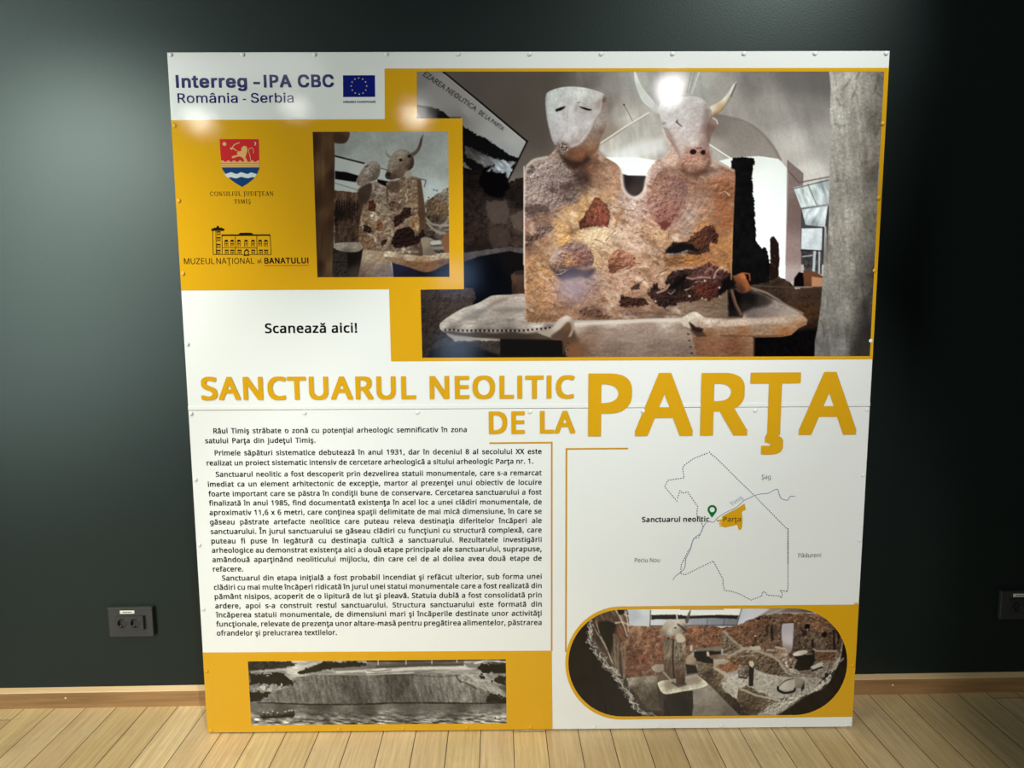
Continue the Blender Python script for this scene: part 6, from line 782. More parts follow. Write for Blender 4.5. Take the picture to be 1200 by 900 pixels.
    for q in ('720,225 750,225 750,245 720,245', '800,260 830,235 890,230 890,290 840,280', '780,345 830,350 890,370 890,405 740,402 770,370'):
        r = P.fill(q2(q), (30, 26, 26), rough=1.4, rs=3); P.tex(r, P.fbm(2, 11), 1.2)
    # bushes at the left
    r = P.fill(q1('335,300 400,285 520,290 600,300 480,330 430,390 340,395'), bw([(295, 805, 110), (310, 808, 150), (320, 805, 120), (300, 818, 60)]), rough=.6); P.tex(r, P.fbm(2.5, 12), 1.3)
    for q in ('340,215 400,215 450,225 500,205 560,215 600,250 630,265 610,290 540,290 470,280 400,290 350,280', '335,335 400,330 465,335 460,365 400,385 340,390'):
        r = P.fill(q1(q), (24, 21, 20), rough=1.6, rs=4); P.tex(r, P.fbm(2, 13), 1.2)
    # water
    r = P.fill(q1('330,400 500,402 700,410 900,412 1200,408') + q2('300,402 600,402 910,398 910,545 -10,545') + q1('340,560'), bw([(300, 825, 92), (330, 830, 72), (380, 828, 66), (430, 830, 66), (480, 828, 74), (540, 830, 70), (585, 828, 70), (300, 845, 150), (340, 846, 142), (400, 845, 134), (450, 843, 128), (500, 844, 126), (550, 843, 130), (585, 840, 150), (590, 834, 130), (310, 835, 96), (400, 835, 92), (500, 835, 86)]))
    P.tex(r, np.clip((P.Y - 830) / 16, 0, 1) * P.fbm(1.6, 14, 4, 5, 2), 2.2); P.tex(r, P.fbm(4, 15, 0, 6), .3); P.tex(r, grain, .3)
    P.line(q1('400,400 500,403 700,411 900,412 1200,408'), 1.3, (22, 18, 18), .9, 1, .4); P.line(q2('-10,409 150,403 300,402 600,403 750,405 890,400'), 1.6, (24, 20, 20), .9, 1.2, .5)
    P.dot(*q2('820,497')[0], .9, (20, 18, 18)); P.line(q2('740,495 800,485 890,482'), 1.2, (196, 190, 184), .7, 1, .3)
    # rowing boat with its crew
    P.fill(smooth_loop(q1('405,480 440,478 500,475 560,465 600,458 626,455 624,490 580,495 500,498 440,505 415,495'), 3), (20, 17, 17), rough=.2)
    P.line(q1('410,484 500,480 624,462'), 1, (132, 126, 120), .6)
    for x, y in ((432, 466), (460, 468), (490, 460), (522, 468), (572, 462), (596, 455), (612, 454)):
        P.line(q1('%d,%d %d,%d' % (x, y, x + 6, y + 22)), 1.8, (40, 36, 34)); P.dot(*q1('%d,%d' % (x - 2, y - 4))[0], .9, (190, 182, 172))
    P.grade(.7, 1.0, 1.1)
    return P
def ink_room():
    P = Ink(661, 710, 998, 844, 1.35)
    m = crop(655, 700, 6); n = crop(820, 700, 6); c7 = crop(740, 620, 6)
    grain = P.fbm(1.8, 71, 0, 1, 2)
    r = P.fill([(658, 705), (1000, 705), (1000, 850), (658, 850)], [(740, 718, 196, 200, 206), (760, 718, 226, 228, 230), (820, 718, 226, 228, 226), (870, 720, 186, 188, 200), (885, 716, 196, 190, 190), (910, 720, 130, 118, 112), (700, 720, 60, 48, 40), (728, 790, 70, 58, 48), (745, 815, 70, 58, 48), (765, 838, 60, 50, 42), (735, 765, 80, 64, 52), (970, 800, 60, 48, 40)])
    # display board along the back wall
    P.fill(m('480,85 650,85 640,205 560,205 500,190'), [(745, 722, 176, 182, 192), (755, 715, 204, 208, 214), (750, 730, 196, 200, 206)], soft=1.2)
    P.fill(m('650,85 1100,75 1100,140 645,140') , (232, 232, 226), soft=1); P.fill(c7('140,565 775,558 770,605 140,605'), (232, 232, 226), soft=1)
    P.fill(c7('135,605 760,605 740,675 132,680'), [(765, 730, 206, 208, 214), (790, 728, 196, 198, 206), (820, 728, 150, 154, 166), (840, 728, 132, 138, 150), (858, 728, 122, 124, 134)], soft=1)
    r = P.fill(c7('140,606 300,600 400,612 640,602 755,610 740,632 560,625 300,634 140,635'), (26, 24, 26), soft=1, rough=.3, rs=3)
    P.line(c7('135,570 130,682'), 1, (60, 58, 60)); P.line(c7('775,558 742,672'), 1, (60, 58, 60)); P.line(c7('132,681 740,676'), 1.2, (60, 56, 58)); P.line(c7('535,630 530,675'), .9, (90, 92, 100)); P.line(c7('655,625 645,680'), .9, (80, 84, 92))
    for x in range(345, 650, 14): P.line(c7('%d,563 %d,566' % (x, x + 8)), .8, (70, 66, 62), .8)
    r = P.fill(c7('745,672 780,558 975,562 890,610 830,650 800,655'), [(868, 722, 190, 192, 206), (885, 715, 200, 198, 206), (875, 728, 206, 206, 214)], soft=1)
    P.fill(n('420,130 500,80 600,78 660,76 800,95 800,118 640,112 500,125'), [(905, 716, 150, 140, 136), (930, 715, 120, 106, 98), (945, 717, 96, 84, 78)], soft=1.5)
    P.line(n('480,118 600,78'), 1, (190, 182, 174), .6); P.line(n('560,112 700,110 820,112'), 1.6, (196, 180, 160), .7, 1, .5)
    # red brick back walls
    r = P.fill(m('430,200 500,200 720,205 960,200 1080,205 1080,370 960,370 900,420 900,470 740,560 470,560 430,380'), [(735, 745, 128, 92, 70), (745, 738, 150, 108, 80), (760, 745, 134, 88, 64), (740, 765, 104, 68, 52), (755, 770, 124, 70, 50), (770, 775, 118, 74, 54), (760, 760, 140, 96, 72), (820, 742, 150, 96, 66), (835, 745, 140, 88, 60), (810, 755, 120, 82, 62), (765, 785, 110, 80, 66)], rough=.5)
    P.tex(r, P.relief(4, 11), 2.2); P.tex(r, P.fbm(5, 12), .8); P.tint(r, (P.fbm(2.2, 13) - .16) * 4, (196, 160, 130))
    r = P.fill(n('-10,200 130,205 160,215 270,195 330,165 420,130 560,115 720,112 830,120 900,160 960,220 1000,280 1000,420 640,420 300,360 160,350 -10,360'),
        [(850, 745, 140, 88, 60), (835, 750, 132, 84, 60), (870, 745, 128, 86, 62), (880, 735, 116, 78, 56), (890, 730, 120, 82, 60), (905, 740, 92, 70, 56), (915, 750, 116, 92, 74), (900, 755, 110, 82, 64), (930, 725, 124, 86, 62), (960, 730, 134, 92, 66), (940, 745, 96, 76, 62), (960, 750, 120, 100, 82), (975, 745, 90, 66, 50), (950, 760, 84, 68, 56), (930, 765, 80, 62, 50), (870, 760, 104, 70, 52), (980, 760, 84, 62, 50)], rough=.6)
    P.tex(r, P.relief(4, 14), 2.2); P.tex(r, P.fbm(4, 15), .7); P.tint(r, (P.fbm(2, 16) - .17) * 4, (190, 164, 140)); P.tint(r, (P.fbm(3.5, 17) - .14) * 5, (40, 30, 26))
    P.fill(smooth_loop(n('580,190 600,178 655,178 660,200 655,280 650,360 625,395 590,370 575,260'), 3), [(920, 735, 178, 168, 178), (925, 750, 196, 184, 188), (922, 762, 150, 132, 130)], soft=1.2)
    P.line(n('578,180 660,176'), 1.6, (70, 44, 32), .8)
    for q, c in (('735,190 775,190 770,220 740,225', (22, 17, 16)), ('858,250 880,240 895,260 880,285 860,275', (20, 15, 14)), ('500,200 515,190 515,300 500,310', (30, 22, 20)), ('465,200 480,195 480,270 468,270', (52, 38, 32)), ('785,300 800,295 802,360 785,360', (40, 28, 24)), ('940,230 952,225 950,370 938,370', (34, 25, 22)), ('965,230 985,240 975,330 965,330', (28, 21, 20)), ('720,230 755,230 750,270 725,265', (50, 38, 32))):
        P.fill(n(q), c, soft=1.4, rough=.5, rs=3)
    P.line(n('390,265 388,310'), 1.4, (40, 28, 24)); P.dot(*n('390,270')[0], 1, (210, 196, 180))
    # inner wall stepping down, low walls and hearths
    r = P.fill(n('150,240 185,230 230,285 290,345 360,345 470,370 560,430 600,500 640,540 600,560 470,535 380,500 300,470 190,530 110,490 60,470 180,440 200,400 165,390'), [(855, 750, 120, 104, 86), (865, 760, 110, 92, 74), (880, 765, 146, 128, 106), (900, 775, 104, 84, 66), (910, 785, 92, 76, 60), (880, 775, 96, 76, 58), (860, 780, 120, 82, 58), (920, 790, 110, 96, 80), (850, 785, 128, 92, 66)], rough=.8)
    P.tex(r, P.relief(2.6, 18), 3.4); P.tex(r, P.fbm(3, 19), .7)
    P.line(smooth_loop(n('170,240 200,270 240,310 300,352'), 3, False), 2.6, (176, 158, 136), .8, 1.5, .8); P.line(smooth_loop(n('195,420 240,395 300,365 360,360 430,385 500,410 560,450 600,510 640,540'), 3, False), 3.2, (186, 168, 146), .8, 1.6, .9)
    P.fill(n('355,345 420,342 435,370 370,368'), (190, 174, 152), rough=.4)
    r = P.fill(n('530,345 610,360 625,420 530,415'), [(910, 760, 140, 104, 82), (920, 765, 170, 146, 124)], rough=.4); P.tex(r, P.relief(2.5, 20), 2.5)
    P.line(n('475,370 520,372'), 2, (170, 156, 140)); P.line(n('535,350 600,362'), 2.2, (196, 174, 150), .8)
    r = P.fill(n('560,420 660,430 830,400 980,380 960,450 900,560 720,570 620,540 590,480'), [(925, 775, 128, 100, 82), (950, 780, 100, 88, 78), (975, 770, 120, 96, 80), (960, 785, 130, 118, 108), (930, 788, 150, 136, 120)], rough=.6); P.tex(r, P.relief(3, 21), 3); P.tint(r, (P.fbm(2.4, 22) - .12) * 5, (206, 194, 180))
    P.line(n('800,365 830,380 960,378'), 2.4, (176, 150, 128), .8, 1.2, .4); r = P.fill(n('805,385 960,385 950,440 820,450'), (104, 72, 52), rough=.5); P.tex(r, P.relief(2.5, 23), 2.5)
    P.fill(n('660,420 760,400 800,370 815,440 770,510 700,520 660,500 690,440'), (17, 14, 14), soft=1.4, rough=.5)
    P.fill(smooth_loop(n('655,395 700,375 750,372 755,390 710,408 665,412'), 3), [(932, 765, 214, 204, 190), (942, 763, 190, 178, 164)], soft=1)
    P.line(n('750,400 790,395'), 2, (150, 132, 116), .7)
    r = P.fill(n('780,490 860,450 870,480 800,510'), (186, 176, 162), rough=.4); P.line(n('790,515 860,490'), 2, (36, 30, 28))
    r = P.fill(n('880,530 905,535 905,575 880,575'), (17, 14, 14))
    # pale floor of the inner room
    r = P.fill(n('150,600 190,540 290,540 400,515 470,540 600,560 740,560 860,570 800,660 740,690 570,715 420,690 280,640 260,715 190,690'), [(860, 800, 196, 188, 174), (870, 810, 204, 196, 180), (880, 795, 176, 166, 154), (900, 795, 188, 178, 166), (910, 805, 170, 160, 148), (925, 800, 182, 172, 158), (940, 800, 160, 150, 138), (895, 812, 176, 166, 152), (925, 815, 170, 160, 146), (855, 812, 180, 172, 156)], rough=.6)
    P.tex(r, P.relief(4, 24), .8); P.tex(r, P.cracks(7, 25), -.25); P.tex(r, grain, .25)
    # long low walls at the left of it
    r = P.fill(n('-10,450 60,470 130,520 190,560 190,590 150,600 160,650 260,720 330,830 260,825 150,760 40,660 -10,610'), [(825, 790, 110, 92, 74), (840, 795, 104, 86, 66), (850, 798, 150, 134, 112), (835, 810, 84, 66, 50), (850, 820, 66, 50, 38), (865, 830, 50, 38, 30), (828, 800, 80, 64, 50)], rough=.7); P.tex(r, P.relief(3, 26), 3); P.tex(r, grain, .4)
    P.line(smooth_loop(n('20,462 90,480 150,520 188,550'), 3, False), 5, (192, 172, 146), .8, 2.5, .7); P.line(n('60,475 120,465 200,452'), 4, (190, 166, 138), .8, 2, .6)
    r = P.fill(n('110,490 210,460 280,480 270,510 190,530'), (150, 98, 64), rough=.5, soft=1.5); P.tex(r, P.relief(2.5, 27), 2.4)
    r = P.fill(n('275,640 330,620 420,670 560,720 480,770 400,828 330,830 265,715'), [(870, 815, 106, 88, 66), (880, 825, 84, 68, 50), (895, 820, 96, 80, 60), (870, 830, 60, 48, 38), (900, 822, 130, 116, 94)], rough=.6); P.tex(r, P.relief(3, 28), 3.2)
    P.line(n('280,640 400,690 560,722'), 2.4, (206, 196, 178), .7, 1.6, .5)
    r = P.fill(n('400,830 480,770 570,720 700,680 780,670 860,590 900,560 960,450 985,380 1005,300 1010,330 1000,400 990,440 940,520 910,590 850,650 800,660 720,700 620,770 540,832'), [(900, 832, 170, 162, 148), (920, 825, 180, 172, 158), (940, 812, 170, 162, 150), (960, 800, 190, 182, 170), (975, 785, 170, 160, 148), (985, 760, 150, 138, 126)], rough=.9); P.tex(r, P.relief(2.4, 29), 2.4); P.tint(r, (P.fbm(2.4, 30, 140, 2.5) - .1) * 4, (44, 36, 32))
    # things standing on the pale floor
    r = P.fill(smooth_loop(n('270,500 300,480 340,490 345,550 320,570 285,565 272,540'), 3), [(868, 785, 130, 116, 104), (875, 790, 70, 54, 46), (872, 793, 150, 136, 122)], rough=.4); P.tex(r, P.relief(2, 31), 4); P.line(n('275,560 330,566'), 2, (40, 32, 28), .8); P.line(n('290,455 310,480 340,455'), 1.6, (100, 62, 52), .8)
    P.fill(n('345,470 382,480 375,625 345,625'), (28, 21, 19), soft=1); P.fill(n('345,450 370,445 385,470 370,495 350,480'), (206, 188, 160), soft=1)
    P.fill(smooth_loop(n('550,630 560,610 600,590 640,570 665,572 668,640 620,650 565,645'), 3), [(918, 800, 196, 186, 174), (928, 800, 176, 166, 152)], soft=1); P.line(smooth_loop(n('550,632 555,655 600,672 660,660 670,640'), 3, False), 2.8, (24, 19, 18)); P.line(smooth_loop(n('552,628 600,588 660,570'), 3, False), 1.1, (60, 50, 44))
    P.fill(n('668,560 720,575 738,590 712,640 670,640'), [(935, 800, 150, 138, 124), (937, 805, 120, 106, 94)], soft=1); P.fill(n('712,640 735,590 735,640 715,665'), (40, 32, 30), soft=1)
    for x, y in ((607, 460), (640, 500), (612, 480)): P.dot(*n('%d,%d' % (x, y))[0], 1.5, (214, 202, 186))
    P.fill(n('630,490 650,485 650,500 632,500'), (30, 24, 22))
    # items behind the statue
    P.fill(n('-10,360 140,345 155,350 150,380 -10,385'), (128, 118, 106), soft=1.2); P.fill(n('-10,382 150,378 150,400 60,410 60,470 -10,450'), (20, 17, 17), soft=1.4)
    P.fill(m('960,365 1085,350 1085,375 965,380'), (124, 114, 102), soft=1); P.fill(m('950,380 1085,375 1085,470 1000,460 950,470'), (19, 16, 16), soft=1.4)
    P.fill(smooth_loop(n('65,410 120,402 185,405 190,425 130,435 80,430'), 3), [(835, 769, 128, 96, 72), (848, 770, 150, 120, 92)], soft=1); P.fill(smooth_loop(n('48,385 62,380 68,410 52,415'), 3), (196, 180, 158))
    P.line(m('930,345 930,370'), 3, (214, 196, 170), .9, 1.5); P.fill(smooth_loop(m('900,420 940,415 965,440 960,520 920,520 895,480'), 3), [(808, 775, 176, 150, 124), (812, 783, 110, 88, 72)], soft=1.5, rough=.4)
    P.fill(m('890,470 960,480 980,530 900,540'), (28, 22, 20), soft=2)
    r = P.fill(m('970,450 1085,470 1085,560 1040,570 975,520'), [(825, 780, 128, 110, 88), (830, 790, 70, 56, 44)], soft=1.5, rough=.6); P.tex(r, P.relief(3, 33), 3)
    # floor beside the statue
    r = P.fill(m('900,660 950,640 1040,600 1085,640 1200,760 1270,830 940,840'), [(815, 820, 140, 130, 118), (830, 815, 150, 140, 128), (840, 830, 128, 118, 106), (850, 836, 104, 94, 84), (820, 836, 120, 110, 98)], soft=1.5); P.tex(r, P.fbm(4, 34), .3)
    r = P.fill(m('470,565 700,550 720,600 720,800 620,790 560,700 490,620'), [(740, 797, 160, 150, 134), (760, 795, 150, 140, 124), (755, 805, 110, 98, 84), (765, 815, 78, 66, 54), (760, 825, 84, 72, 60), (745, 808, 92, 78, 64)], soft=1.4, rough=.4); P.tex(r, P.fbm(3, 35), .5)
    # cave-like left edge: dark foreground with a frayed wattle rim
    r = P.fill(m('240,150 300,110 400,85 480,85 490,160 500,240 470,300 410,330 410,490 440,560 400,560 330,420 270,330 220,250'), [(715, 725, 96, 74, 60), (720, 735, 70, 50, 40), (712, 745, 36, 27, 24), (720, 750, 110, 88, 70), (730, 725, 120, 96, 78), (728, 740, 126, 80, 60), (722, 765, 96, 78, 64)], rough=.5); P.tex(r, P.fbm(2.5, 36, 60, 4), .8)
    P.fill(m('280,170 340,165 400,190 380,330 360,400 300,300 270,230'), (26, 20, 18), soft=3)
    for q in ('385,260 395,400 400,500', '415,330 415,480 430,560', '440,330 450,450 455,560', '460,320 465,450 460,560'): P.line(smooth_loop(m(q), 3, False), 2, (150, 130, 108), .6, 1.5, .5)
    for q in ('400,90 440,160 480,270', '400,180 450,175 500,200', '470,100 480,160 490,240', '430,95 460,120 490,130'): P.line(smooth_loop(m(q), 3, False), 1.8, (206, 190, 172), .75, 1, .6)
    P.fill(m('410,90 460,85 455,120 420,120'), (26, 22, 22), soft=1.5)
    P.fill(m('60,300 190,200 215,250 230,340 300,440 330,500 400,560 440,620 480,680 510,780 560,810 600,850 300,860 50,700'), (20, 15, 14), soft=1.2, rough=.5)
    P.fill(m('60,380 60,200 220,150 205,300 260,380'), (18, 14, 13), soft=1.5)
    rnd = random.Random(5)
    rim = smooth_loop(m('225,180 215,240 225,320 260,380 300,430 330,480 380,510 410,560 440,620 490,680 520,750 580,800 640,820 700,830'), 4, False)
    for t in range(46):
        o = [(x + rnd.gauss(0, 2.4), y + rnd.gauss(0, 2.0)) for x, y in rim[(t * 7) % 40:(t * 7) % 40 + 14]]
        v = rnd.choice([206, 186, 160, 120, 40, 30]); P.line(o, .5 + rnd.random() * .8, (v, v * .94, v * .88), .8, .8)
    for q in ('235,190 270,250 330,350 370,450', '260,170 290,260 340,370 380,470'): P.line(smooth_loop(m(q), 4, False), 1.2, (176, 162, 150), .7, .9, .6)
    # dark right edge
    P.fill(n('1010,300 1050,260 1060,560 900,840 520,842 640,775 740,705 800,670 870,650 920,590 960,510 990,450'), (27, 20, 18), soft=1.3, rough=.5)
    P.line(n('990,450 1010,430'), 2, (150, 140, 130), .8)
    # the double statue with its tray and pedestal
    P.fill(m('690,560 740,520 760,590 730,600 740,840 700,760'), [(772, 805, 60, 48, 40), (774, 795, 110, 92, 76)], soft=1.5)
    r = P.fill(m('650,490 680,470 740,470 740,510 700,530 660,515'), [(765, 782, 176, 164, 146), (772, 784, 150, 136, 120)], soft=1)
    r = P.fill(m('738,290 800,300 800,560 780,600 738,520'), [(780, 752, 110, 94, 80), (784, 765, 138, 118, 100), (786, 780, 100, 80, 66), (781, 790, 90, 72, 58)]); P.tex(r, P.relief(2.5, 40, 85, 2), 2.4)
    r = P.fill(m('800,300 815,280 890,300 892,330 885,610 820,620 805,560'), [(795, 755, 132, 116, 98), (802, 760, 150, 132, 112), (800, 775, 120, 100, 82), (795, 785, 110, 86, 70), (798, 795, 96, 66, 52), (800, 800, 84, 56, 46)]); P.tex(r, P.relief(2.5, 41, 85, 2), 2.6); P.tint(r, (P.fbm(3, 42) - .1) * 4, (72, 54, 44))
    P.line(m('805,300 800,420 812,610'), 2, (36, 28, 25), .8)
    P.fill(smooth_loop(m('712,262 730,200 760,165 790,155 800,190 770,240 740,270'), 3), [(780, 735, 178, 166, 148), (785, 728, 196, 186, 168), (776, 742, 132, 116, 100)])
    P.fill(smooth_loop(m('822,120 830,118 838,155 828,160'), 3), (206, 198, 184)); P.fill(smooth_loop(m('885,170 898,140 912,105 928,88 922,120 912,165 900,185'), 3), (96, 82, 72))
    r = P.fill(smooth_loop(m('748,270 765,235 790,190 810,165 850,155 885,165 898,200 890,235 850,260 800,270 785,292 760,288'), 3), [(785, 740, 206, 196, 176), (795, 730, 214, 204, 186), (790, 745, 170, 154, 134), (802, 735, 100, 84, 72), (782, 747, 120, 100, 86), (800, 730, 196, 184, 166)]); P.tex(r, grain, .2)
    P.dot(*m('818,215')[0], 1.3, (40, 32, 28), .9); P.dot(*m('770,288')[0], 1.6, (44, 34, 30), 1); P.line(smooth_loop(m('838,190 870,215 890,235'), 3, False), 2.2, (54, 44, 40), .8, 1.4)
    P.fill(smooth_loop(m('820,268 860,255 890,300 850,320 825,300'), 3), (196, 184, 164), soft=1.5)
    r = P.fill(m('700,650 735,670 940,655 945,760 935,845 735,845 735,720'), [(785, 818, 34, 26, 22), (800, 825, 26, 20, 18), (808, 818, 48, 38, 32), (776, 815, 70, 56, 46)]); P.tex(r, P.relief(3, 43), 2)
    r = P.fill(smooth_loop(m('695,600 730,585 800,575 880,560 960,545 990,560 1040,600 1038,622 960,645 850,665 760,680 725,668 705,640'), 3), [(775, 805, 206, 198, 176), (790, 811, 212, 204, 182), (810, 808, 204, 196, 176), (825, 803, 206, 198, 178), (800, 800, 160, 146, 126), (815, 796, 150, 136, 118), (785, 802, 140, 124, 106)]); P.tex(r, grain, .25); P.rim(r, 1.4, .18)
    P.fill(m('735,610 790,590 900,570 965,565 1000,590 990,600 900,620 790,640 750,640'), (150, 138, 118), soft=3, alpha=.7); P.line(m('800,600 840,625 890,610'), 2.4, (60, 48, 40), .8, 2); P.line(m('735,525 790,585'), 2.2, (170, 156, 136), .8)
    P.fill(m('820,560 888,560 886,612 825,618'), [(795, 797, 90, 62, 48), (800, 800, 70, 48, 40)], soft=1)
    P.grade(.76, 1.0, 1.15)
    return P
# ---------------------------------------------------------------- the exhibition panel
panel = empty('exhibition_panel', (0.0, -PANEL_GAP, 0.0), PANEL_YAW, 'large white and ochre exhibition panel with text, map and photographs before the dark wall', 'panel')
EX = np.array([math.cos(PANEL_YAW), math.sin(PANEL_YAW), 0.0]); NRM = np.array([math.sin(PANEL_YAW), -math.cos(PANEL_YAW), 0.0]); ORG = np.array([0.0, -PANEL_GAP, 0.0])
def B(px, py):
    # artwork was measured on the photograph: the point of the panel's face seen there, as (across, up) in metres
    d = (px - 600) / FOCAL_PX * RIGHT - (py - 450) / FOCAL_PX * UP + FWD
    p = CAM + d * (((ORG - CAM) @ NRM) / (d @ NRM)) - ORG
    return (p @ EX, p[2])
def BB(pts): return [B(x, y) for x, y in pts]

M_WHITE = film('white_film', (231, 232, 229)); M_GOLD = film('ochre_ink', (214, 160, 24)); M_INK = film('printed_photograph_ink', (0, 0, 0), True)
M_BLACK = film('black_ink', (14, 14, 14)); M_NAVY = film('navy_ink', (22, 20, 92)); M_GREY = film('grey_ink', (84, 84, 84))
M_LINE = film('bronze_line_ink', (200, 148, 36))
M_TIMBER = wood_material('panel_timber', (150, 112, 70), (186, 146, 98), 2, .7)

SEAM = 1.0115
def sheet(name, u0, u1, v0, v1, y0, y1):
    return box(name, u0, u1, y0, y1, v0, v1, M_WHITE, panel, .0008, 1)
sheet('upper_sheet', -PANEL_W / 2, PANEL_W / 2, SEAM + .0006, PANEL_H, 0.0, 0.004)
sheet('lower_sheet', -PANEL_W / 2, PANEL_W / 2, .005, SEAM - .0006, 0.0, 0.004)
box('joint_strip', -PANEL_W / 2, PANEL_W / 2, -.0011, 0.0004, SEAM + .0012, SEAM + .0125, M_WHITE, panel, .0005, 2)
for u0, u1 in ((-.99, -.95), (-.02, .02), (.95, .99)): box('frame_stile', u0, u1, .004, .044, 0.0, PANEL_H - .01, M_TIMBER, panel, .001, 1)
for v0 in (.02, SEAM - .02, PANEL_H - .055):
    for u0, u1 in ((-.95, -.02), (.02, .95)): box('frame_rail', u0, u1, .004, .044, v0, v0 + .04, M_TIMBER, panel, .001, 1)
for u0, u1 in ((-.7, -.66), (.66, .7)): box('support_foot', u0, u1, .004, .125, 0.0, .02, M_TIMBER, panel, .001, 1)

def flat(name, loops, off, mat, parent=panel):
    # printed area: outline(s) with holes, given as (across, up)
    loops = [[Vector((u, v, 0)) for u, v in lp] for lp in loops]
    tri = tessellate_polygon(loops); vs = [(p.x, -off, p.y) for lp in loops for p in lp]
    fs = []
    for a, b, c in tri:
        n = (Vector(vs[b]) - Vector(vs[a])).cross(Vector(vs[c]) - Vector(vs[a]))
        if n.length < 1e-14: continue
        fs.append((a, b, c) if n.y < 0 else (a, c, b))
    return link_mesh(name, vs, fs, mat, parent)
def strokes(name, lines, w, off, mat, parent=panel, closed=False):
    vs, fs = [], []
    for ln in lines:
        p = [np.array(q, float) for q in ln]; L = []
        for i in range(len(p)):
            a = p[max(i - 1, 0)]; b = p[min(i + 1, len(p) - 1)]
            if closed: a = p[i - 1]; b = p[(i + 1) % len(p)]
            da = p[i] - a; db = b - p[i]; da = da / (np.hypot(*da) + 1e-12); db = db / (np.hypot(*db) + 1e-12)
            d = da + db; d = d / (np.hypot(*d) + 1e-12); nn = np.array([-d[1], d[0]])
            k = 1.0
            if closed or 0 < i < len(p) - 1:
                e = p[i] - a; e = e / (np.hypot(*e) + 1e-12); k = 1 / max(.5, abs(nn @ np.array([-e[1], e[0]])))
            L.append((p[i] + nn * w / 2 * k, p[i] - nn * w / 2 * k))
        b0 = len(vs)
        for l, r in L: vs += [(l[0], -off, l[1]), (r[0], -off, r[1])]
        m = len(L)
        for i in range(m if closed else m - 1):
            j = (i + 1) % m; fs.append((b0 + 2 * i, b0 + 2 * i + 1, b0 + 2 * j + 1, b0 + 2 * j))
    o = link_mesh(name, vs, fs, mat, parent)
    if o.data.polygons and o.data.polygons[0].normal.y > 0: o.data.flip_normals()
    return o

GL = {}
def area2(p): return sum(p[i - 1][0] * p[i][1] - p[i][0] * p[i - 1][1] for i in range(len(p)))
def glyph(font, ch, b):
    # one letter; a heavier weight is the letter struck several times, each strike a hair's breadth aside and above the last
    key = (font, ch, b)
    if key in GL: return GL[key]
    adv, cs = FONT[font][ch]
    if not cs: GL[key] = (adv, None, None); return GL[key]
    big = max(cs, key=lambda c: abs(area2(c))); sg = 1 if area2(big) > 0 else -1
    sol = [c for c in cs if area2(c) * sg > 0]; hol = [c for c in cs if area2(c) * sg <= 0]
    def inside(q, c):
        r = False
        for (x0, y0), (x1, y1) in zip(c, c[1:] + c[:1]):
            if (y0 > q[1]) != (y1 > q[1]) and q[0] < (x1 - x0) * (q[1] - y0) / (y1 - y0) + x0: r = not r
        return r
    tri, pts, lay = [], [], []
    for k_, c in enumerate(sol):
        grp = [c] + [h_ for h_ in hol if inside(h_[0], c)]; k0 = len(pts)
        grp = [[q for m, q in enumerate(g_) if q != g_[m - 1]] for g_ in grp]
        tri += [(a + k0, b2 + k0, c2 + k0) for a, b2, c2 in tessellate_polygon([[Vector((q[0], q[1], 0)) for q in g_] for g_ in grp])]
        pts += [q for g_ in grp for q in g_]; lay += [k_] * (len(pts) - k0)
    v0 = np.column_stack([np.array(pts, float), lay]); ff = []
    for a, bb, c in tri:
        x = (v0[bb][0] - v0[a][0]) * (v0[c][1] - v0[a][1]) - (v0[bb][1] - v0[a][1]) * (v0[c][0] - v0[a][0])
        if abs(x) < 1e-6: continue
        ff.append((a, bb, c) if x > 0 else (a, c, bb))
    ff = np.array(ff)
    if b > 0:
        dirs = [(1, 1), (1, -1), (-1, 1), (-1, -1)] if b < 30 or font == 'inter' else [(1, 1), (1, -1), (-1, 1), (-1, -1), (1, 0), (-1, 0), (0, 1), (0, -1)]
        vv = []; fl = []
        for k_, (dx, dy) in enumerate(dirs):
            vv.append(v0 + np.array([dx * b, dy * b * .8, k_ * len(sol)])); fl.append(ff + k_ * len(v0))
        v0 = np.vstack(vv); ff = np.vstack(fl)
    GL[key] = (adv, v0, ff); return GL[key]
def lettering(name, rows, off, mat, font='noto', bold=0, parent=panel, track=0, hs=None):
    """rows: (text, left end of the baseline, right end of the baseline, capital height) in panel metres.
    The row is fitted between its ends; with hs the letters keep that width and the word spaces take up the rest."""
    VS, FS, nb = [], [], 0
    for txt, a, b, cap in rows:
        a = np.array(a); b = np.array(b); L = np.hypot(*(b - a)); dx = (b - a) / L; dy = np.array([-dx[1], dx[0]])
        bold = max(bold, 0); s = cap / (714 + 1.6 * bold); widths = [glyph(font, c, bold)[0] + 2 * bold * .8 + track for c in txt]
        first = glyph(font, txt[0], bold)[1][:, 0].min(); last = glyph(font, txt[-1], bold); rsb = last[0] - last[1][:, 0].max()
        if hs is None:
            sx = L / (sum(widths) - first - rsb); sp = 0
        else:
            sx = s * hs; nsp = txt.count(' '); sp = (L - sx * (sum(widths) - first - rsb)) / max(nsp, 1)
            if nsp and sp < -sx * 190 or not nsp: sx = L / (sum(widths) - first - rsb); sp = 0
        x = -first * sx
        for c, w in zip(txt, widths):
            adv, vv, ff = glyph(font, c, bold)
            if vv is not None:
                P = a + np.outer(x + (vv[:, 0] + bold * .8) * sx - bold * .8 * sx, dx) + np.outer((vv[:, 1] + bold * .8) * s, dy)
                VS.append(np.column_stack([P[:, 0], -off - vv[:, 2] * .00003, P[:, 1]])); FS.append(ff + nb); nb += len(P)
            x += w * sx + (sp if c == ' ' else 0)
    return link_mesh(name, np.vstack(VS).tolist(), np.vstack(FS).tolist(), mat, parent)

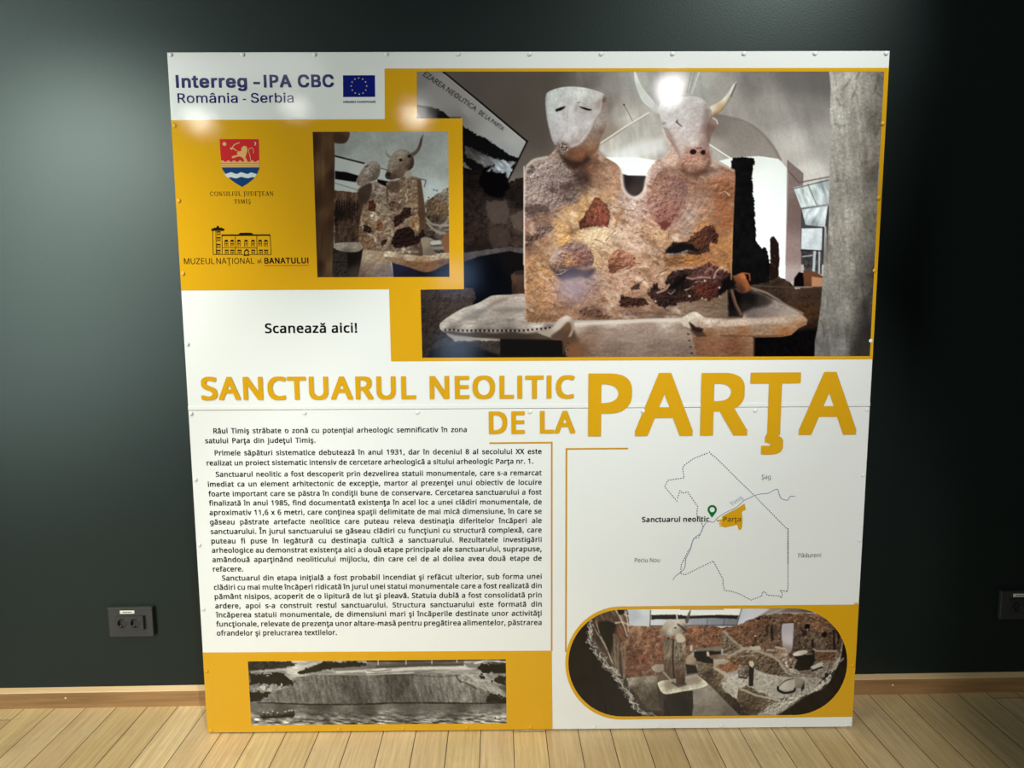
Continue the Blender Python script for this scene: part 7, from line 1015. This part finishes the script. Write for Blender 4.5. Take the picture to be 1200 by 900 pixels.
# ---- photographs: fine meshes carrying the printed colours
def photograph(P, label, window):
    dw, sl = P.sd(window); keep = np.zeros(P.X.shape, bool); keep[sl] = dw > -2.5; keep = (keep[:-1, :-1] & keep[1:, :-1] & keep[1:, 1:] & keep[:-1, 1:]).ravel()
    U, V = np.array([B(x, y) for x, y in ((P.x0, P.y0), (P.x0 + (P.W - 1) / P.k, P.y0), (P.x0, P.y0 + (P.H - 1) / P.k), (P.x0 + (P.W - 1) / P.k, P.y0 + (P.H - 1) / P.k))]).T
    d = ((P.X - 600) / FOCAL_PX)[..., None] * RIGHT - ((P.Y - 450) / FOCAL_PX)[..., None] * UP + FWD
    p = CAM + d * (((ORG - CAM) @ NRM) / (d @ NRM))[..., None] - ORG
    vs = np.stack([p @ EX, np.full(P.X.shape, -.0003), p[..., 2]], -1).reshape(-1, 3)
    idx = np.arange(P.H * P.W).reshape(P.H, P.W)
    fs = np.stack([idx[:-1, :-1], idx[1:, :-1], idx[1:, 1:], idx[:-1, 1:]], -1).reshape(-1, 4)[keep]
    used = np.unique(fs); new = np.full(len(vs), -1); new[used] = np.arange(len(used)); vs = vs[used]; fs = new[fs]
    me = bpy.data.meshes.new('photograph'); me.vertices.add(len(vs)); me.vertices.foreach_set('co', vs.astype(np.float32).ravel())
    me.loops.add(fs.size); me.loops.foreach_set('vertex_index', fs.astype(np.int32).ravel())
    me.polygons.add(len(fs)); me.polygons.foreach_set('loop_start', (np.arange(len(fs)) * 4).astype(np.int32)); me.polygons.foreach_set('loop_total', np.full(len(fs), 4, np.int32))
    me.update(calc_edges=True)
    a = me.color_attributes.new('ink', 'FLOAT_COLOR', 'POINT')
    col = np.ones((len(vs), 4), np.float32); col[:, :3] = lin_arr(P.im.reshape(-1, 3)[used]); a.data.foreach_set('color', col.ravel())
    me.materials.append(M_INK); o = bpy.data.objects.new('photograph', me); C.collection.objects.link(o); o.parent = panel; o['label'] = label
    return o
def arc(cx, cy, r, a0, a1, n=24, ry=None):
    return [(cx + r * math.cos(math.radians(a0 + (a1 - a0) * i / n)), cy + (ry or r) * math.sin(math.radians(a0 + (a1 - a0) * i / n))) for i in range(n + 1)]

# ---- ochre fields with windows for the photographs
WIN_MAIN = [(488.5, 84), (1036, 84), (1019.2, 417.3), (494.9, 419.3), (492.8, 339.3), (543.6, 338.9), (541.9, 138.8), (488.7, 138.8)]
WIN_SMALL = [(366.4, 154.6), (525.2, 153.9), (526.8, 324.6), (372, 325)]
WIN_RIVER = [(290.5, 775), (592.8, 772.6), (593.7, 847.5), (294.6, 849.8)]
WIN_ROOM = arc(729, 776.9, 63, 90, 270, 30, 62.6) + [(760, 714.0), (860, 713.2)] + arc(930, 775.3, 62.8, -90, 90, 30, 62.5) + [(860, 838.6), (760, 839.3)]
photograph(ink_main(), 'large colour photograph of a clay double statue with a bull head', WIN_MAIN)
photograph(ink_small(), 'small colour photograph of the double statue beside a wooden post', WIN_SMALL)
photograph(ink_river(), 'black and white photograph of a river bank with a rowing boat', WIN_RIVER)
photograph(ink_room(), 'round-ended colour photograph of a reconstructed clay interior', WIN_ROOM)
uR = PANEL_W / 2 - .0004
top = BB([(450.7, 80.4)])[0][1]
field = BB([(199.6, 140.8), (451, 139.6), (450.7, 80.4), (1041, 79.6), (1023.2, 421), (458.3, 423.4), (456, 339), (211.2, 340.4)])
field[0] = (-uR, field[0][1]); field[7] = (-uR, field[7][1]); field[3] = (uR, field[3][1]); field[4] = (uR, field[4][1])
flat('ochre_field', [field, BB(WIN_MAIN), BB(WIN_SMALL)], .0006, M_GOLD)
f2 = BB([(237.7, 764.6), (646.4, 762.4), (647.5, 857.2), (244.6, 859.6)]); f2[0] = (-uR, f2[0][1]); f2[3] = (-uR, .0055); f2[2] = (f2[2][0], .0055)
flat('ochre_field', [f2, BB(WIN_RIVER)], .0006, M_GOLD)
# round-ended field of the interior photograph
rt = B(1005.5, 708.4); rb = B(1000, 840)
outer = BB([(728, 710.6), (800, 709.9)]) + [(uR, rt[1]), (uR, rb[1])] + BB([(800, 842.2), (728, 843.2)]) + BB(arc(728, 776.9, 65.6, 90, 270, 30, 66.3))
inner = BB(WIN_ROOM)
flat('ochre_field', [outer, inner], .0006, M_GOLD)
strokes('frame_line', [BB([(573.5, 519.3), (646.6, 518.7), (646.4, 763)])], .005, .0005, M_LINE)
strokes('frame_line', [BB([(736, 525.6), (663.8, 526.1), (663.1, 764)])], .005, .0005, M_LINE)

# ---- headings
def row(t, x0, y0, x1, y1, h): return (t, B(x0, y0), B(x1, y1), h * abs(B(x0, y0 - 10)[1] - B(x0, y0)[1]) / 10)
for wd, x0, y0, x1, y1, hh in (('SANCTUARUL', 236.4, 468.9, 489.6, 467.8, 27), ('NEOLITIC', 503.8, 467.7, 675.3, 466.9, 27), ('DE', 573, 508.6, 616.8, 508.3, 26.4), ('LA', 632.8, 508.1, 676, 507.8, 26.4)):
    lettering('heading_word', [row(wd, x0, y0, x1, y1, hh)], .0013, M_GOLD, bold=33)
lettering('heading_word', [row('PARŢA', 689, 511.4, 1008.4, 509.3, 73)], .0013, M_GOLD, bold=33)
lettering('caption', [row('Scanează aici!', 310.8, 390.4, 419.2, 389.8, 11.3)], .0006, M_BLACK, bold=24)
for wd, x0, x1, y0 in (('Interreg', 206.5, 291, 103), ('IPA', 309.4, 343, 102.7), ('CBC', 349.3, 392.6, 102.5)):
    lettering('logo_lettering', [row(wd, x0, y0, x1, y0 - .2, 15)], .0006, M_NAVY, 'inter', 36)
for wd, x0, x1, y0 in (('România', 208.5, 279, 120.8), ('Serbia', 294.3, 344.6, 120.5)):
    lettering('logo_lettering', [row(wd, x0, y0, x1, y0 - .2, 11.4)], .0006, M_NAVY, 'inter', 10)
strokes('logo_dash', [BB([(296.9, 97.4), (304.6, 97.4)])], .0062, .0006, M_NAVY); strokes('logo_dash', [BB([(284.6, 116.6), (288.2, 116.6)])], .003, .0006, M_NAVY)
lettering('logo_lettering', [row('UNIUNEA', 402.4, 120.9, 417.6, 120.8, 2.7)], .0006, M_NAVY, 'inter', 12)
lettering('logo_lettering', [row('EUROPEANĂ', 419.0, 120.8, 440.4, 120.7, 2.7)], .0006, M_NAVY, 'inter', 12)

# ---- body text, four paragraphs
TEXT = [[('Râul Timiş străbate o zonă cu potenţial arheologic semnificativ în zona', 250.2, 507.9, 547.3, 506.3), ('satului Parţa din judeţul Timiş.', 240.7, 519.4, 370, 518.8)],
 [('Primele săpături sistematice debutează în anul 1931, dar în deceniul 8 al secolului XX este', 251.7, 533.7, 635, 531.9), ('realizat un proiect sistematic intensiv de cercetare arheologică a sitului arheologic Parţa nr. 1.', 242.4, 545.5, 625.2, 543.3)],
 [('Sanctuarul neolitic a fost descoperit prin dezvelirea statuii monumentale, care s-a remarcat', 253, 558.8, 635, 557), ('imediat ca un element arhitectonic de excepţie, martor al prezenţei unui obiectiv de locuire', 243.8, 570.4, 635, 568),
  ('foarte important care se păstra în condiţii bune de conservare. Cercetarea sanctuarului a fost', 244.4, 581.7, 635, 579.5), ('finalizată în anul 1985, find documentată existenţa în acel loc a unei clădiri monumentale, de', 245, 592.5, 635, 590.9),
  ('aproximativ 11,6 x 6 metri, care conţinea spaţii delimitate de mai mică dimensiune, în care se', 245.7, 603.6, 635, 601.9), ('găseau păstrate artefacte neolitice care puteau releva destinaţia diferitelor încăperi ale', 246.2, 614.7, 635, 612.8),
  ('sanctuarului. În jurul sanctuarului se găseau clădiri cu funcţiuni cu structură complexă, care', 247, 625.8, 635, 623.9), ('puteau fi puse în legătură cu destinaţia cultică a sanctuarului. Rezultatele investigării', 247.9, 636.9, 635, 635.1),
  ('arheologice au demonstrat existenţa aici a două etape principale ale sanctuarului, suprapuse,', 248.4, 647.8, 635, 646.1), ('amândouă aparţinând neoliticului mijlociu, din care cel de al doilea avea două etape de', 249, 658.8, 635, 657), ('refacere.', 249.7, 669.8, 285.4, 669.6)],
 [('Sanctuarul din etapa iniţială a fost probabil incendiat şi refăcut ulterior, sub forma unei', 260.3, 680.4, 635, 678.3), ('clădiri cu mai multe încăperi ridicată în jurul unei statui monumentale care a fost realizată din', 250.8, 691.2, 635, 689.1),
  ('pământ nisipos, acoperit de o lipitură de lut şi pleavă. Statuia dublă a fost consolidată prin', 251.7, 702, 635, 700), ('ardere, apoi s-a construit restul sanctuarului. Structura sanctuarului este formată din', 252.4, 712.9, 635, 710.8),
  ('încăperea statuii monumentale, de dimensiuni mari şi încăperile destinate unor activităţi', 253, 723.5, 635, 721.4), ('funcţionale, relevate de prezenţa unor altare-masă pentru pregătirea alimentelor, păstrarea', 253.6, 734.2, 635, 732.3),
  ('ofrandelor şi prelucrarea textilelor.', 254.3, 744.8, 395.1, 744)]]
for par in TEXT:
    lettering('paragraph', [row(t, x0, y0, x1, y1, 6.1) for t, x0, y0, x1, y1 in par], .0006, M_BLACK, bold=21, hs=.985)

# ---- flag of the union
q = BB([(401.9, 88.3), (439.3, 88.2), (439.6, 113.6), (402.1, 113.8)]); flag = flat('flag_emblem', [q], .0006, film('flag_blue', (18, 26, 112)))
m_star = film('star_yellow', (206, 198, 160)); fx, fz = B(420.7, 101)
for k in range(12):
    a = math.radians(30 * k); sx_, sz_ = fx + .0215 * math.sin(a), fz + .0215 * math.cos(a)
    flat('star', [[(sx_ + (.0027 if i % 2 == 0 else .0011) * math.sin(math.radians(36 * i)), sz_ + (.0027 if i % 2 == 0 else .0011) * math.cos(math.radians(36 * i))) for i in range(10)]], .0008, m_star, flag)

# ---- county shield
S9 = crop(230, 150, 9)
sh = BB(S9('247,118 660,118 664,250 668,400 662,440 640,490 600,540 545,585 483,622 425,588 365,545 318,495 285,450 268,415 255,250'))
shield = flat('shield_emblem', [sh], .0009, film('shield_red', (196, 44, 48)))
tan = film('shield_gold', (214, 170, 106)); blue = film('shield_blue', (24, 62, 110)); pale = film('shield_silver', (206, 212, 214))
flat('brick_band', [BB(S9('258,350 268,344 290,344 296,358 322,358 328,344 352,344 358,358 382,358 388,344 412,344 418,358 446,358 452,344 476,344 482,358 506,358 512,344 540,344 546,358 574,358 580,344 604,344 610,358 636,358 642,344 664,344 668,400 667,416 268,416'))], .0011, tan, shield)
strokes('mortar_line', [BB(S9('262,374 667,374')), BB(S9('265,398 667,398'))], .0011, .0013, film('shield_brown', (150, 104, 60)), shield)
flat('water_field', [BB(S9('268,416 668,416 662,440 640,490 600,540 545,585 483,622 425,588 365,545 318,495 285,450'))], .0011, blue, shield)
wv = smooth_loop([(300, 490), (335, 478), (370, 468), (405, 480), (435, 486), (470, 468), (510, 478), (545, 486), (580, 470), (610, 478), (645, 490)], 4, False)
wl = smooth_loop([(618, 522), (585, 520), (545, 530), (505, 522), (470, 516), (440, 528), (405, 530), (370, 520), (332, 526)], 4, False)
flat('wave', [BB([(230 + x / 9, 150 + y / 9) for x, y in wv] + [(230 + x / 9, 150 + y / 9) for x, y in wl])], .0014, pale, shield)
lion = flat('lion', [BB(S9('480,215 490,197 510,188 530,196 540,215 541,240 536,262 526,290 520,312 534,334 542,358 502,358 508,338 482,308 455,300 430,306 388,320 376,312 380,300 396,293 440,285 430,268 440,246 414,240 390,222 374,232 358,218 362,208 388,204 402,216 430,238 452,248 470,246 482,232 474,224'))], .0014, tan, shield)
strokes('sword', [BB(S9('380,215 392,190 412,172 440,162 460,155'))], .0024, .0014, tan, shield)
strokes('tail', [BB(smooth_loop(S9('575,345 568,290 555,250 560,222 585,210 602,224 606,250 600,268'), 3, False))], .0017, .0014, tan, shield)
flat('sun_disc', [BB(arc(230 + 300 / 9, 150 + 170 / 9, 2.3, 0, 345, 16))], .0014, tan, shield)
flat('crescent', [BB(S9('610,150 622,148 632,158 632,174 622,186 612,188 622,176 624,162'))], .0014, pale, shield)

# ---- serif lettering under the shield: strokes with small feet
def serif_rows(name, rows, off, mat):
    T, H, F = .13, .055, .05
    W = {'C': .72, 'O': .78, 'N': .76, 'S': .54, 'I': .34, 'L': .6, 'U': .74, 'J': .36, 'D': .78, 'E': .6, 'Ţ': .64, 'T': .64, 'A': .74, 'M': .9, 'Ş': .54, ' ': .3}
    vs, fs = [], []
    def add(pts, w, org):
        (o0, d, u, s) = org; p = [np.array(q, float) for q in pts]
        for a, b in zip(p[:-1], p[1:]):
            e = (b - a) / (np.hypot(*(b - a)) + 1e-9); n = np.array([-e[1], e[0]]) * w / 2; k = len(vs)
            for q in (a + n, a - n, b - n, b + n):
                r = o0 + d * q[0] * s + u * q[1] * s; vs.append((r[0], -off, r[1]))
            fs.append((k, k + 1, k + 2, k + 3))
    for t, x0, y0, x1, y1, h in rows:
        a = np.array(B(x0, y0)); b = np.array(B(x1, y1)); L = np.hypot(*(b - a)); d = (b - a) / L; u = np.array([-d[1], d[0]])
        cap = h * abs(B(x0, y0 - 10)[1] - B(x0, y0)[1]) / 10; tot = sum(W[c] for c in t) + .1 * (len(t) - 1); x = 0; kx = L / (tot * cap)
        for c in t:
            w = W[c]; org = (a + d * x * cap * kx, np.array(d) * kx, u, cap); st = lambda q: add([(q, 0), (q, 1)], T, org)
            foot = lambda q, y: add([(q - .15, y), (q + .15, y)], F, org)
            if c in 'CO': add(arc(w / 2, .5, w / 2 - .05, 40 if c == 'C' else 0, 320 if c == 'C' else 360, 16, .47), .1, org)
            if c == 'C': add([(w - .08, .72), (w - .08, .95)], F, org)
            if c in 'SŞ': add([(w - .06, .82), (w - .18, .95), (.2, .95), (.08, .78), (.16, .6), (w - .16, .42), (w - .04, .24), (w - .16, .05), (.18, .05), (.05, .2)], .1, org)
            if c == 'I': st(w / 2); foot(w / 2, .02); foot(w / 2, .98)
            if c == 'L': st(.16); foot(.16, .98); add([(.02, .03), (w, .03)], H, org); add([(w - .03, .0), (w - .03, .25)], H, org)
            if c == 'E':
                st(.16); [add([(.02, y), (w - (.08 if y == .5 else 0), y)], H, org) for y in (.03, .5, .97)]; add([(w - .03, 0), (w - .03, .22)], H, org); add([(w - .03, .78), (w - .03, 1)], H, org)
            if c in 'TŢ': st(w / 2); foot(w / 2, .02); add([(0, .97), (w, .97)], H, org); add([(.03, .76), (.03, 1)], H, org); add([(w - .03, .76), (w - .03, 1)], H, org)
            if c == 'U': add([(.16, 1), (.16, .3), (.26, .06), (w / 2, .01), (w - .24, .06), (w - .15, .3), (w - .15, 1)], .1, org); foot(.16, .98); foot(w - .15, .98)
            if c == 'J': add([(w / 2, 1), (w / 2, -.1), (.0, -.22)], T, org); foot(w / 2, .98)
            if c == 'D': st(.16); add([(.02, .97), (w * .5, .97), (w - .12, .82), (w - .05, .5), (w - .12, .18), (w * .5, .03), (.02, .03)], .08, org)
            if c == 'N': add([(.13, 0), (.13, 1)], H, org); add([(.1, 1), (w - .13, 0)], T, org); add([(w - .13, 0), (w - .13, 1)], H, org); foot(.13, .02); foot(w - .13, .98)
            if c == 'M': add([(.13, 0), (.16, 1)], H, org); add([(.16, 1), (w / 2, .05)], T, org); add([(w / 2, .05), (w - .18, 1)], H, org); add([(w - .15, 0), (w - .18, 1)], T, org); foot(.13, .02); foot(w - .15, .02)
            if c == 'A': add([(.1, 0), (w / 2, 1)], H, org); add([(w / 2, 1), (w - .12, 0)], T, org); add([(.22, .34), (w - .24, .34)], H, org); foot(.1, .02); foot(w - .12, .02)
            if c in 'ŢŞ': add([(w / 2 + .06, -.05), (w / 2 + .06, -.16), (w / 2 - .06, -.3)], .1, org)
            x += w + .1
    o = link_mesh(name, vs, fs, mat, panel)
    for p in o.data.polygons:
        if p.normal.y > 0: p.flip()
    return o
serif_rows('logo_lettering', [('CONSILIUL JUDEŢEAN', 246.4, 229.6, 320.6, 229.2, 4.9), ('TIMIŞ', 274.5, 238.6, 294.2, 238.4, 4.9)], .0009, M_BLACK)

# ---- castle emblem of the museum
S6 = crop(205, 250, 6.667); M_ICON = film('icon_black', (34, 28, 20))
icon = flat('castle_emblem', [BB(S6('286,137 286,120 294,116 300,121 304,114 312,110 318,115 326,110 328,100 334,96 342,100 346,110 354,114 362,109 368,114 374,121 380,116 387,122 387,137'))], .0009, M_ICON)
strokes('castle_wall', [BB(S6(q)) for q in ('295,137 300,322 752,322 744,168', '320,137 324,322', '368,175 370,322', '372,268 642,270', '472,175 474,322', '640,172 642,322', '318,180 320,180')], .0016, .0009, M_ICON, icon)
strokes('castle_cornice', [BB(S6('365,171 744,170'))], .0042, .0009, M_ICON, icon)
flat('castle_gable', [BB(S6('494,168 510,152 600,152 614,168'))], .001, M_ICON, icon)
rows6 = []
for x in (402, 448, 500, 556, 610, 666, 711): rows6.append((x, 204, 260, True))
for x in (405, 450, 505, 612, 671, 713): rows6.append((x, 284, 318, False))
for y in (140, 186, 238, 284): rows6.append((342, y, y + 36, False))
for x, y0, y1, arch in rows6:
    w = 12; L = []
    for p in ((x - w, y1), (x - w, y0 + 10)), ((x + w, y0 + 10), (x + w, y1)), ((x, y0 + 14), (x, y1)), ((x - w, (y0 + y1) / 2 + 6), (x + w, (y0 + y1) / 2 + 6)): L.append(BB([(205 + a / 6.667, 250 + b / 6.667) for a, b in p]))
    wn_ = strokes('castle_window', L, .0013, .0009, M_ICON, icon)
    cap_ = arc(x, y0 + 16, 15, 180, 360, 8) if arch else [(x - 15, y0 + 10), (x - 15, y0), (x + 15, y0), (x + 15, y0 + 10)]
    flat('window_arch' if arch else 'window_head', [BB([(205 + a / 6.667, 250 + b / 6.667) for a, b in cap_])], .001, M_ICON, icon)
flat('castle_door', [BB(S6('540,300 545,288 560,278 576,288 580,300 574,300 560,290 548,300')), ], .001, M_ICON, icon)
strokes('castle_doorway', [BB(S6('545,300 545,328')), BB(S6('574,300 574,328')), BB(S6('538,330 582,330'))], .0022, .001, M_ICON, icon)
lettering('logo_lettering', [row('MUZEUL', 215.9, 309.6, 251.6, 309.3, 6.9)], .0009, M_ICON, 'inter', -22)
lettering('logo_lettering', [row('NAŢIONAL', 253.9, 309.3, 298.2, 309, 6.9)], .0009, M_ICON, 'inter', -8)
lettering('logo_lettering', [row('al', 301.9, 308.4, 307, 308.2, 5)], .0009, M_ICON, 'inter', -14)
lettering('logo_lettering', [row('BANATULUI', 310.1, 309, 362, 308.6, 6.9)], .0009, M_ICON, 'inter', 30)
strokes('underline', [BB([(310, 311.3), (362.6, 311)])], .0019, .0009, film('red_ink', (206, 62, 30)))

# ---- location map
c5, c6, c7 = crop(650, 510, 6), crop(830, 510, 6), crop(740, 620, 6)
bd = c6('560,900 560,800 560,665 480,585 400,502 320,420 230,333 140,243 45,150 25,140 10,122') + c5('1035,140 975,165 940,190 905,215 900,240 910,300 850,308 795,317 773,362 815,412 857,460 870,425 880,390 900,408 935,398 970,450 1005,500 998,560 1040,630 1040,655 1015,715 975,730 955,790 935,820 905,880') + c7('350,250 345,310 375,322 475,273 575,225 610,290 645,355 643,385 655,432 700,437 760,455 800,478 840,498 915,472 922,440 937,440 955,465 1040,470 1053,485 1062,455 1045,430 1095,440 1100,410 1100,200 1100,0')
pb = np.array(BB(bd)); seg = np.hypot(*np.diff(pb, axis=0).T); cum = np.concatenate([[0], np.cumsum(seg)]); dots = []
for t in np.arange(0, cum[-1], .0074):
    i = min(np.searchsorted(cum, t, side='right') - 1, len(seg) - 1); e = (pb[i + 1] - pb[i]) / (seg[i] + 1e-9); p = pb[i] + e * (t - cum[i])
    dots.append([tuple(p), tuple(p + e * .0036)])
strokes('dotted_boundary', dots, .0028, .0005, film('boundary_ink', (40, 40, 44)))
rv = c6('610,430 575,430 560,455 540,455 515,445 500,420 490,385 475,380 445,395 420,408 375,412 330,422 290,440 250,460 220,487 190,510 145,532 100,555 60,585 35,612 0,605') + c5('1060,620 1045,645 1025,690 975,730 955,800 920,870') + c7('380,215 375,270 345,305 315,325 290,358')
strokes('river_line', [BB(smooth_loop(rv, 3, False))], .0022, .0006, film('river_ink', (128, 138, 168)))
flat('village_shape', [BB(c6('255,480 263,525 245,530 235,545 240,585 238,640 232,660 215,668 203,630 160,640 115,650 105,642 80,644 78,636 100,632 75,626 75,617 98,614 62,606 55,597 95,592 98,568 140,545 190,520'))], .0007, M_GOLD)
tip = c5('1105,580')[0]; cx_, cy_ = c5('1107,523')[0]
pin = [tip] + arc(cx_, cy_, 5.5, 145, 395, 20)
flat('map_pin', [BB(pin), BB(arc(cx_, cy_, 3.0, 0, 345, 16))], .0009, film('pin_green', (14, 112, 62)))
lettering('map_name', [row('Sanctuarul neolitic', 752.2, 611.8, 831.4, 611.2, 6.1)], .001, M_BLACK, bold=26)
lettering('map_name', [row('Parţa', 847.6, 611.2, 867.8, 611, 5.6)], .001, film('umber_ink', (70, 48, 14)), bold=6)
lettering('map_name', [row('Şag', 892.5, 561.3, 903.1, 561.2, 5)], .0007, M_GREY)
lettering('map_name', [row('Pădureni', 935.3, 653.2, 962, 652.9, 5)], .0007, M_GREY)
lettering('map_name', [row('Peciu Nou', 743.8, 659, 773.2, 658.7, 5)], .0007, M_GREY)
lettering('map_name', [row('Timiş', 857.8, 593.5, 871, 584.2, 5)], .0007, film('river_name_ink', (140, 148, 176)))

# ---- dome-headed screws round the edges and along the joint, in the colour of the sheet under them
def screw_mesh(mat):
    bm = bmesh.new(); bmesh.ops.create_uvsphere(bm, u_segments=20, v_segments=12, radius=1)
    bmesh.ops.delete(bm, geom=[v for v in bm.verts if v.co.z < -.01], context='VERTS')
    for v in bm.verts: v.co = Vector((v.co.x * .0058, -max(v.co.z, 0) * .0022, v.co.y * .0058))
    bmesh.ops.recalc_face_normals(bm, faces=bm.faces[:])
    me = bpy.data.meshes.new('screw'); bm.to_mesh(me); bm.free(); me.materials.append(mat)
    for p in me.polygons: p.use_smooth = True
    return me
SCR = {False: screw_mesh(plain('white_screw_paint', (231, 232, 229), .45)), True: screw_mesh(plain('ochre_screw_paint', (214, 160, 24), .45))}
spots = [(-.99 + .198 * k, 2.0028) for k in range(11)] + [(-.988 + .1975 * k, .0128) for k in range(11)] + [(-.992 + .3307 * k, 1.0022) for k in range(7)]
spots += [(s * .991, v) for s in (-1, 1) for v in (1.814, 1.61, 1.407, 1.205, .805, .605, .404, .206)]
for u, v in spots:
    gold = (v > 1.25 and v < 1.83) or (v < .45 and v > .05 and (u > 0 or v < .24)) or (v < .05 and u < .09)
    o = bpy.data.objects.new('screw', SCR[gold]); C.collection.objects.link(o); o.parent = panel; o.location = (u, -.0012, v)
# ---------------------------------------------------------------- power outlets on the wall
M_PLATE = plain('anthracite_outlet_metal', (50, 51, 51), .4); M_SOCKET = plain('dark_grey_socket_plastic', (44, 45, 47), .3); M_WELL = plain('socket_well_plastic', (40, 40, 41), .3)
M_HOLE = plain('socket_pin_hole', (6, 6, 6), .6); M_LABEL = plain('paper_label', (232, 228, 214), .6); M_MARK = plain('label_print', (70, 70, 72), .6); M_BRASS = plain('earth_clip_metal', (170, 168, 160), .3, 1.0)
def ring_faces(bm, r0, y0, r1, y1, n=32, cx=0, cz=0):
    a = [bm.verts.new((cx + r0 * math.cos(2 * math.pi * i / n), y0, cz + r0 * math.sin(2 * math.pi * i / n))) for i in range(n)]
    b = [bm.verts.new((cx + r1 * math.cos(2 * math.pi * i / n), y1, cz + r1 * math.sin(2 * math.pi * i / n))) for i in range(n)]
    for i in range(n): bm.faces.new((a[i], a[(i + 1) % n], b[(i + 1) % n], b[i]))
    return a, b
def socket_front(name, w, h, y0, y1, holes, r, mat, parent):
    # slab with round openings: front face tessellated around the openings, plain sides and back
    loops = [[Vector((-w / 2, -h / 2, 0)), Vector((w / 2, -h / 2, 0)), Vector((w / 2, h / 2, 0)), Vector((-w / 2, h / 2, 0))]]
    for cx in holes: loops.append([Vector((cx + r * math.cos(2 * math.pi * i / 32), r * math.sin(2 * math.pi * i / 32), 0)) for i in range(32)])
    tri = tessellate_polygon(loops); vs = [(p.x, y1, p.y) for lp in loops for p in lp]; fs = [tuple(t) for t in tri]
    k = len(vs); vs += [(p.x, y0, p.y) for p in loops[0]]
    for i in range(4): fs.append((i, (i + 1) % 4, k + (i + 1) % 4, k + i))
    o = link_mesh(name, vs, fs, mat, parent); bm = bmesh.new(); bm.from_mesh(o.data); bmesh.ops.recalc_face_normals(bm, faces=bm.faces[:]); bm.to_mesh(o.data); bm.free(); return o
def outlet(x, z, label):
    t = empty('power_outlet', (x, 0.0, z), 0, label, 'outlet')
    box('back_plate', -.0715, .0715, -.0135, 0.0, -.05, .05, M_PLATE, t, .0022, 3)
    box('plate_lip', -.0715, .0715, -.0155, -.0125, .045, .05, M_PLATE, t, .0006, 2)
    hx = .0208
    f = socket_front('socket_frame', .089, .047, -.0134, -.0215, (-hx, hx), .0172, M_SOCKET, t)
    for s in (-1, 1):
        bm = bmesh.new(); ring_faces(bm, .0172, -.0215, .0165, -.0142, cx=s * hx); a, b = ring_faces(bm, .0165, -.0142, .0001, -.0142, cx=s * hx)
        bmesh.ops.recalc_face_normals(bm, faces=bm.faces[:]); me = bpy.data.meshes.new('socket_well'); bm.to_mesh(me); bm.free(); me.materials.append(M_WELL)
        wl = bpy.data.objects.new('socket_well', me); C.collection.objects.link(wl); wl.parent = t
        for p in wl.data.polygons:
            if p.normal.y > 0: p.flip()
        for q in (-1, 1):
            bm = bmesh.new(); bmesh.ops.create_circle(bm, cap_ends=True, radius=.0026, segments=14)
            for v in bm.verts: v.co = Vector((s * hx + q * .0095 * .7 + v.co.x, -.0144, q * -.0095 * .7 + v.co.y))
            me = bpy.data.meshes.new('pin_hole'); bm.to_mesh(me); bm.free(); me.materials.append(M_HOLE); ho = bpy.data.objects.new('pin_hole', me); C.collection.objects.link(ho); ho.parent = wl
            box('earth_clip', s * hx + q * .0106 - .002, s * hx + q * .0106 + .002, -.0185, -.0142, q * .0106 - .0014, q * .0106 + .0014, M_BRASS, wl, .0004, 1)
    lb = box('paper_label', -.0322, .0143, -.0142, -.0134, .0295, .0405, M_LABEL, t, .0002, 1)
    for i, (a, b) in enumerate(((-.0225, -.0155), (-.014, -.0085), (-.007, -.001), (.0005, .005))): box('label_print', a, b, -.0144, -.0141, .0335, .0362, M_MARK, lb)
    return t
outlet(-1.298, 0.2915, 'dark grey double power outlet with paper label, left of the panel')
outlet(1.656, 0.307, 'dark grey double power outlet with paper label, right of the panel at the picture edge')
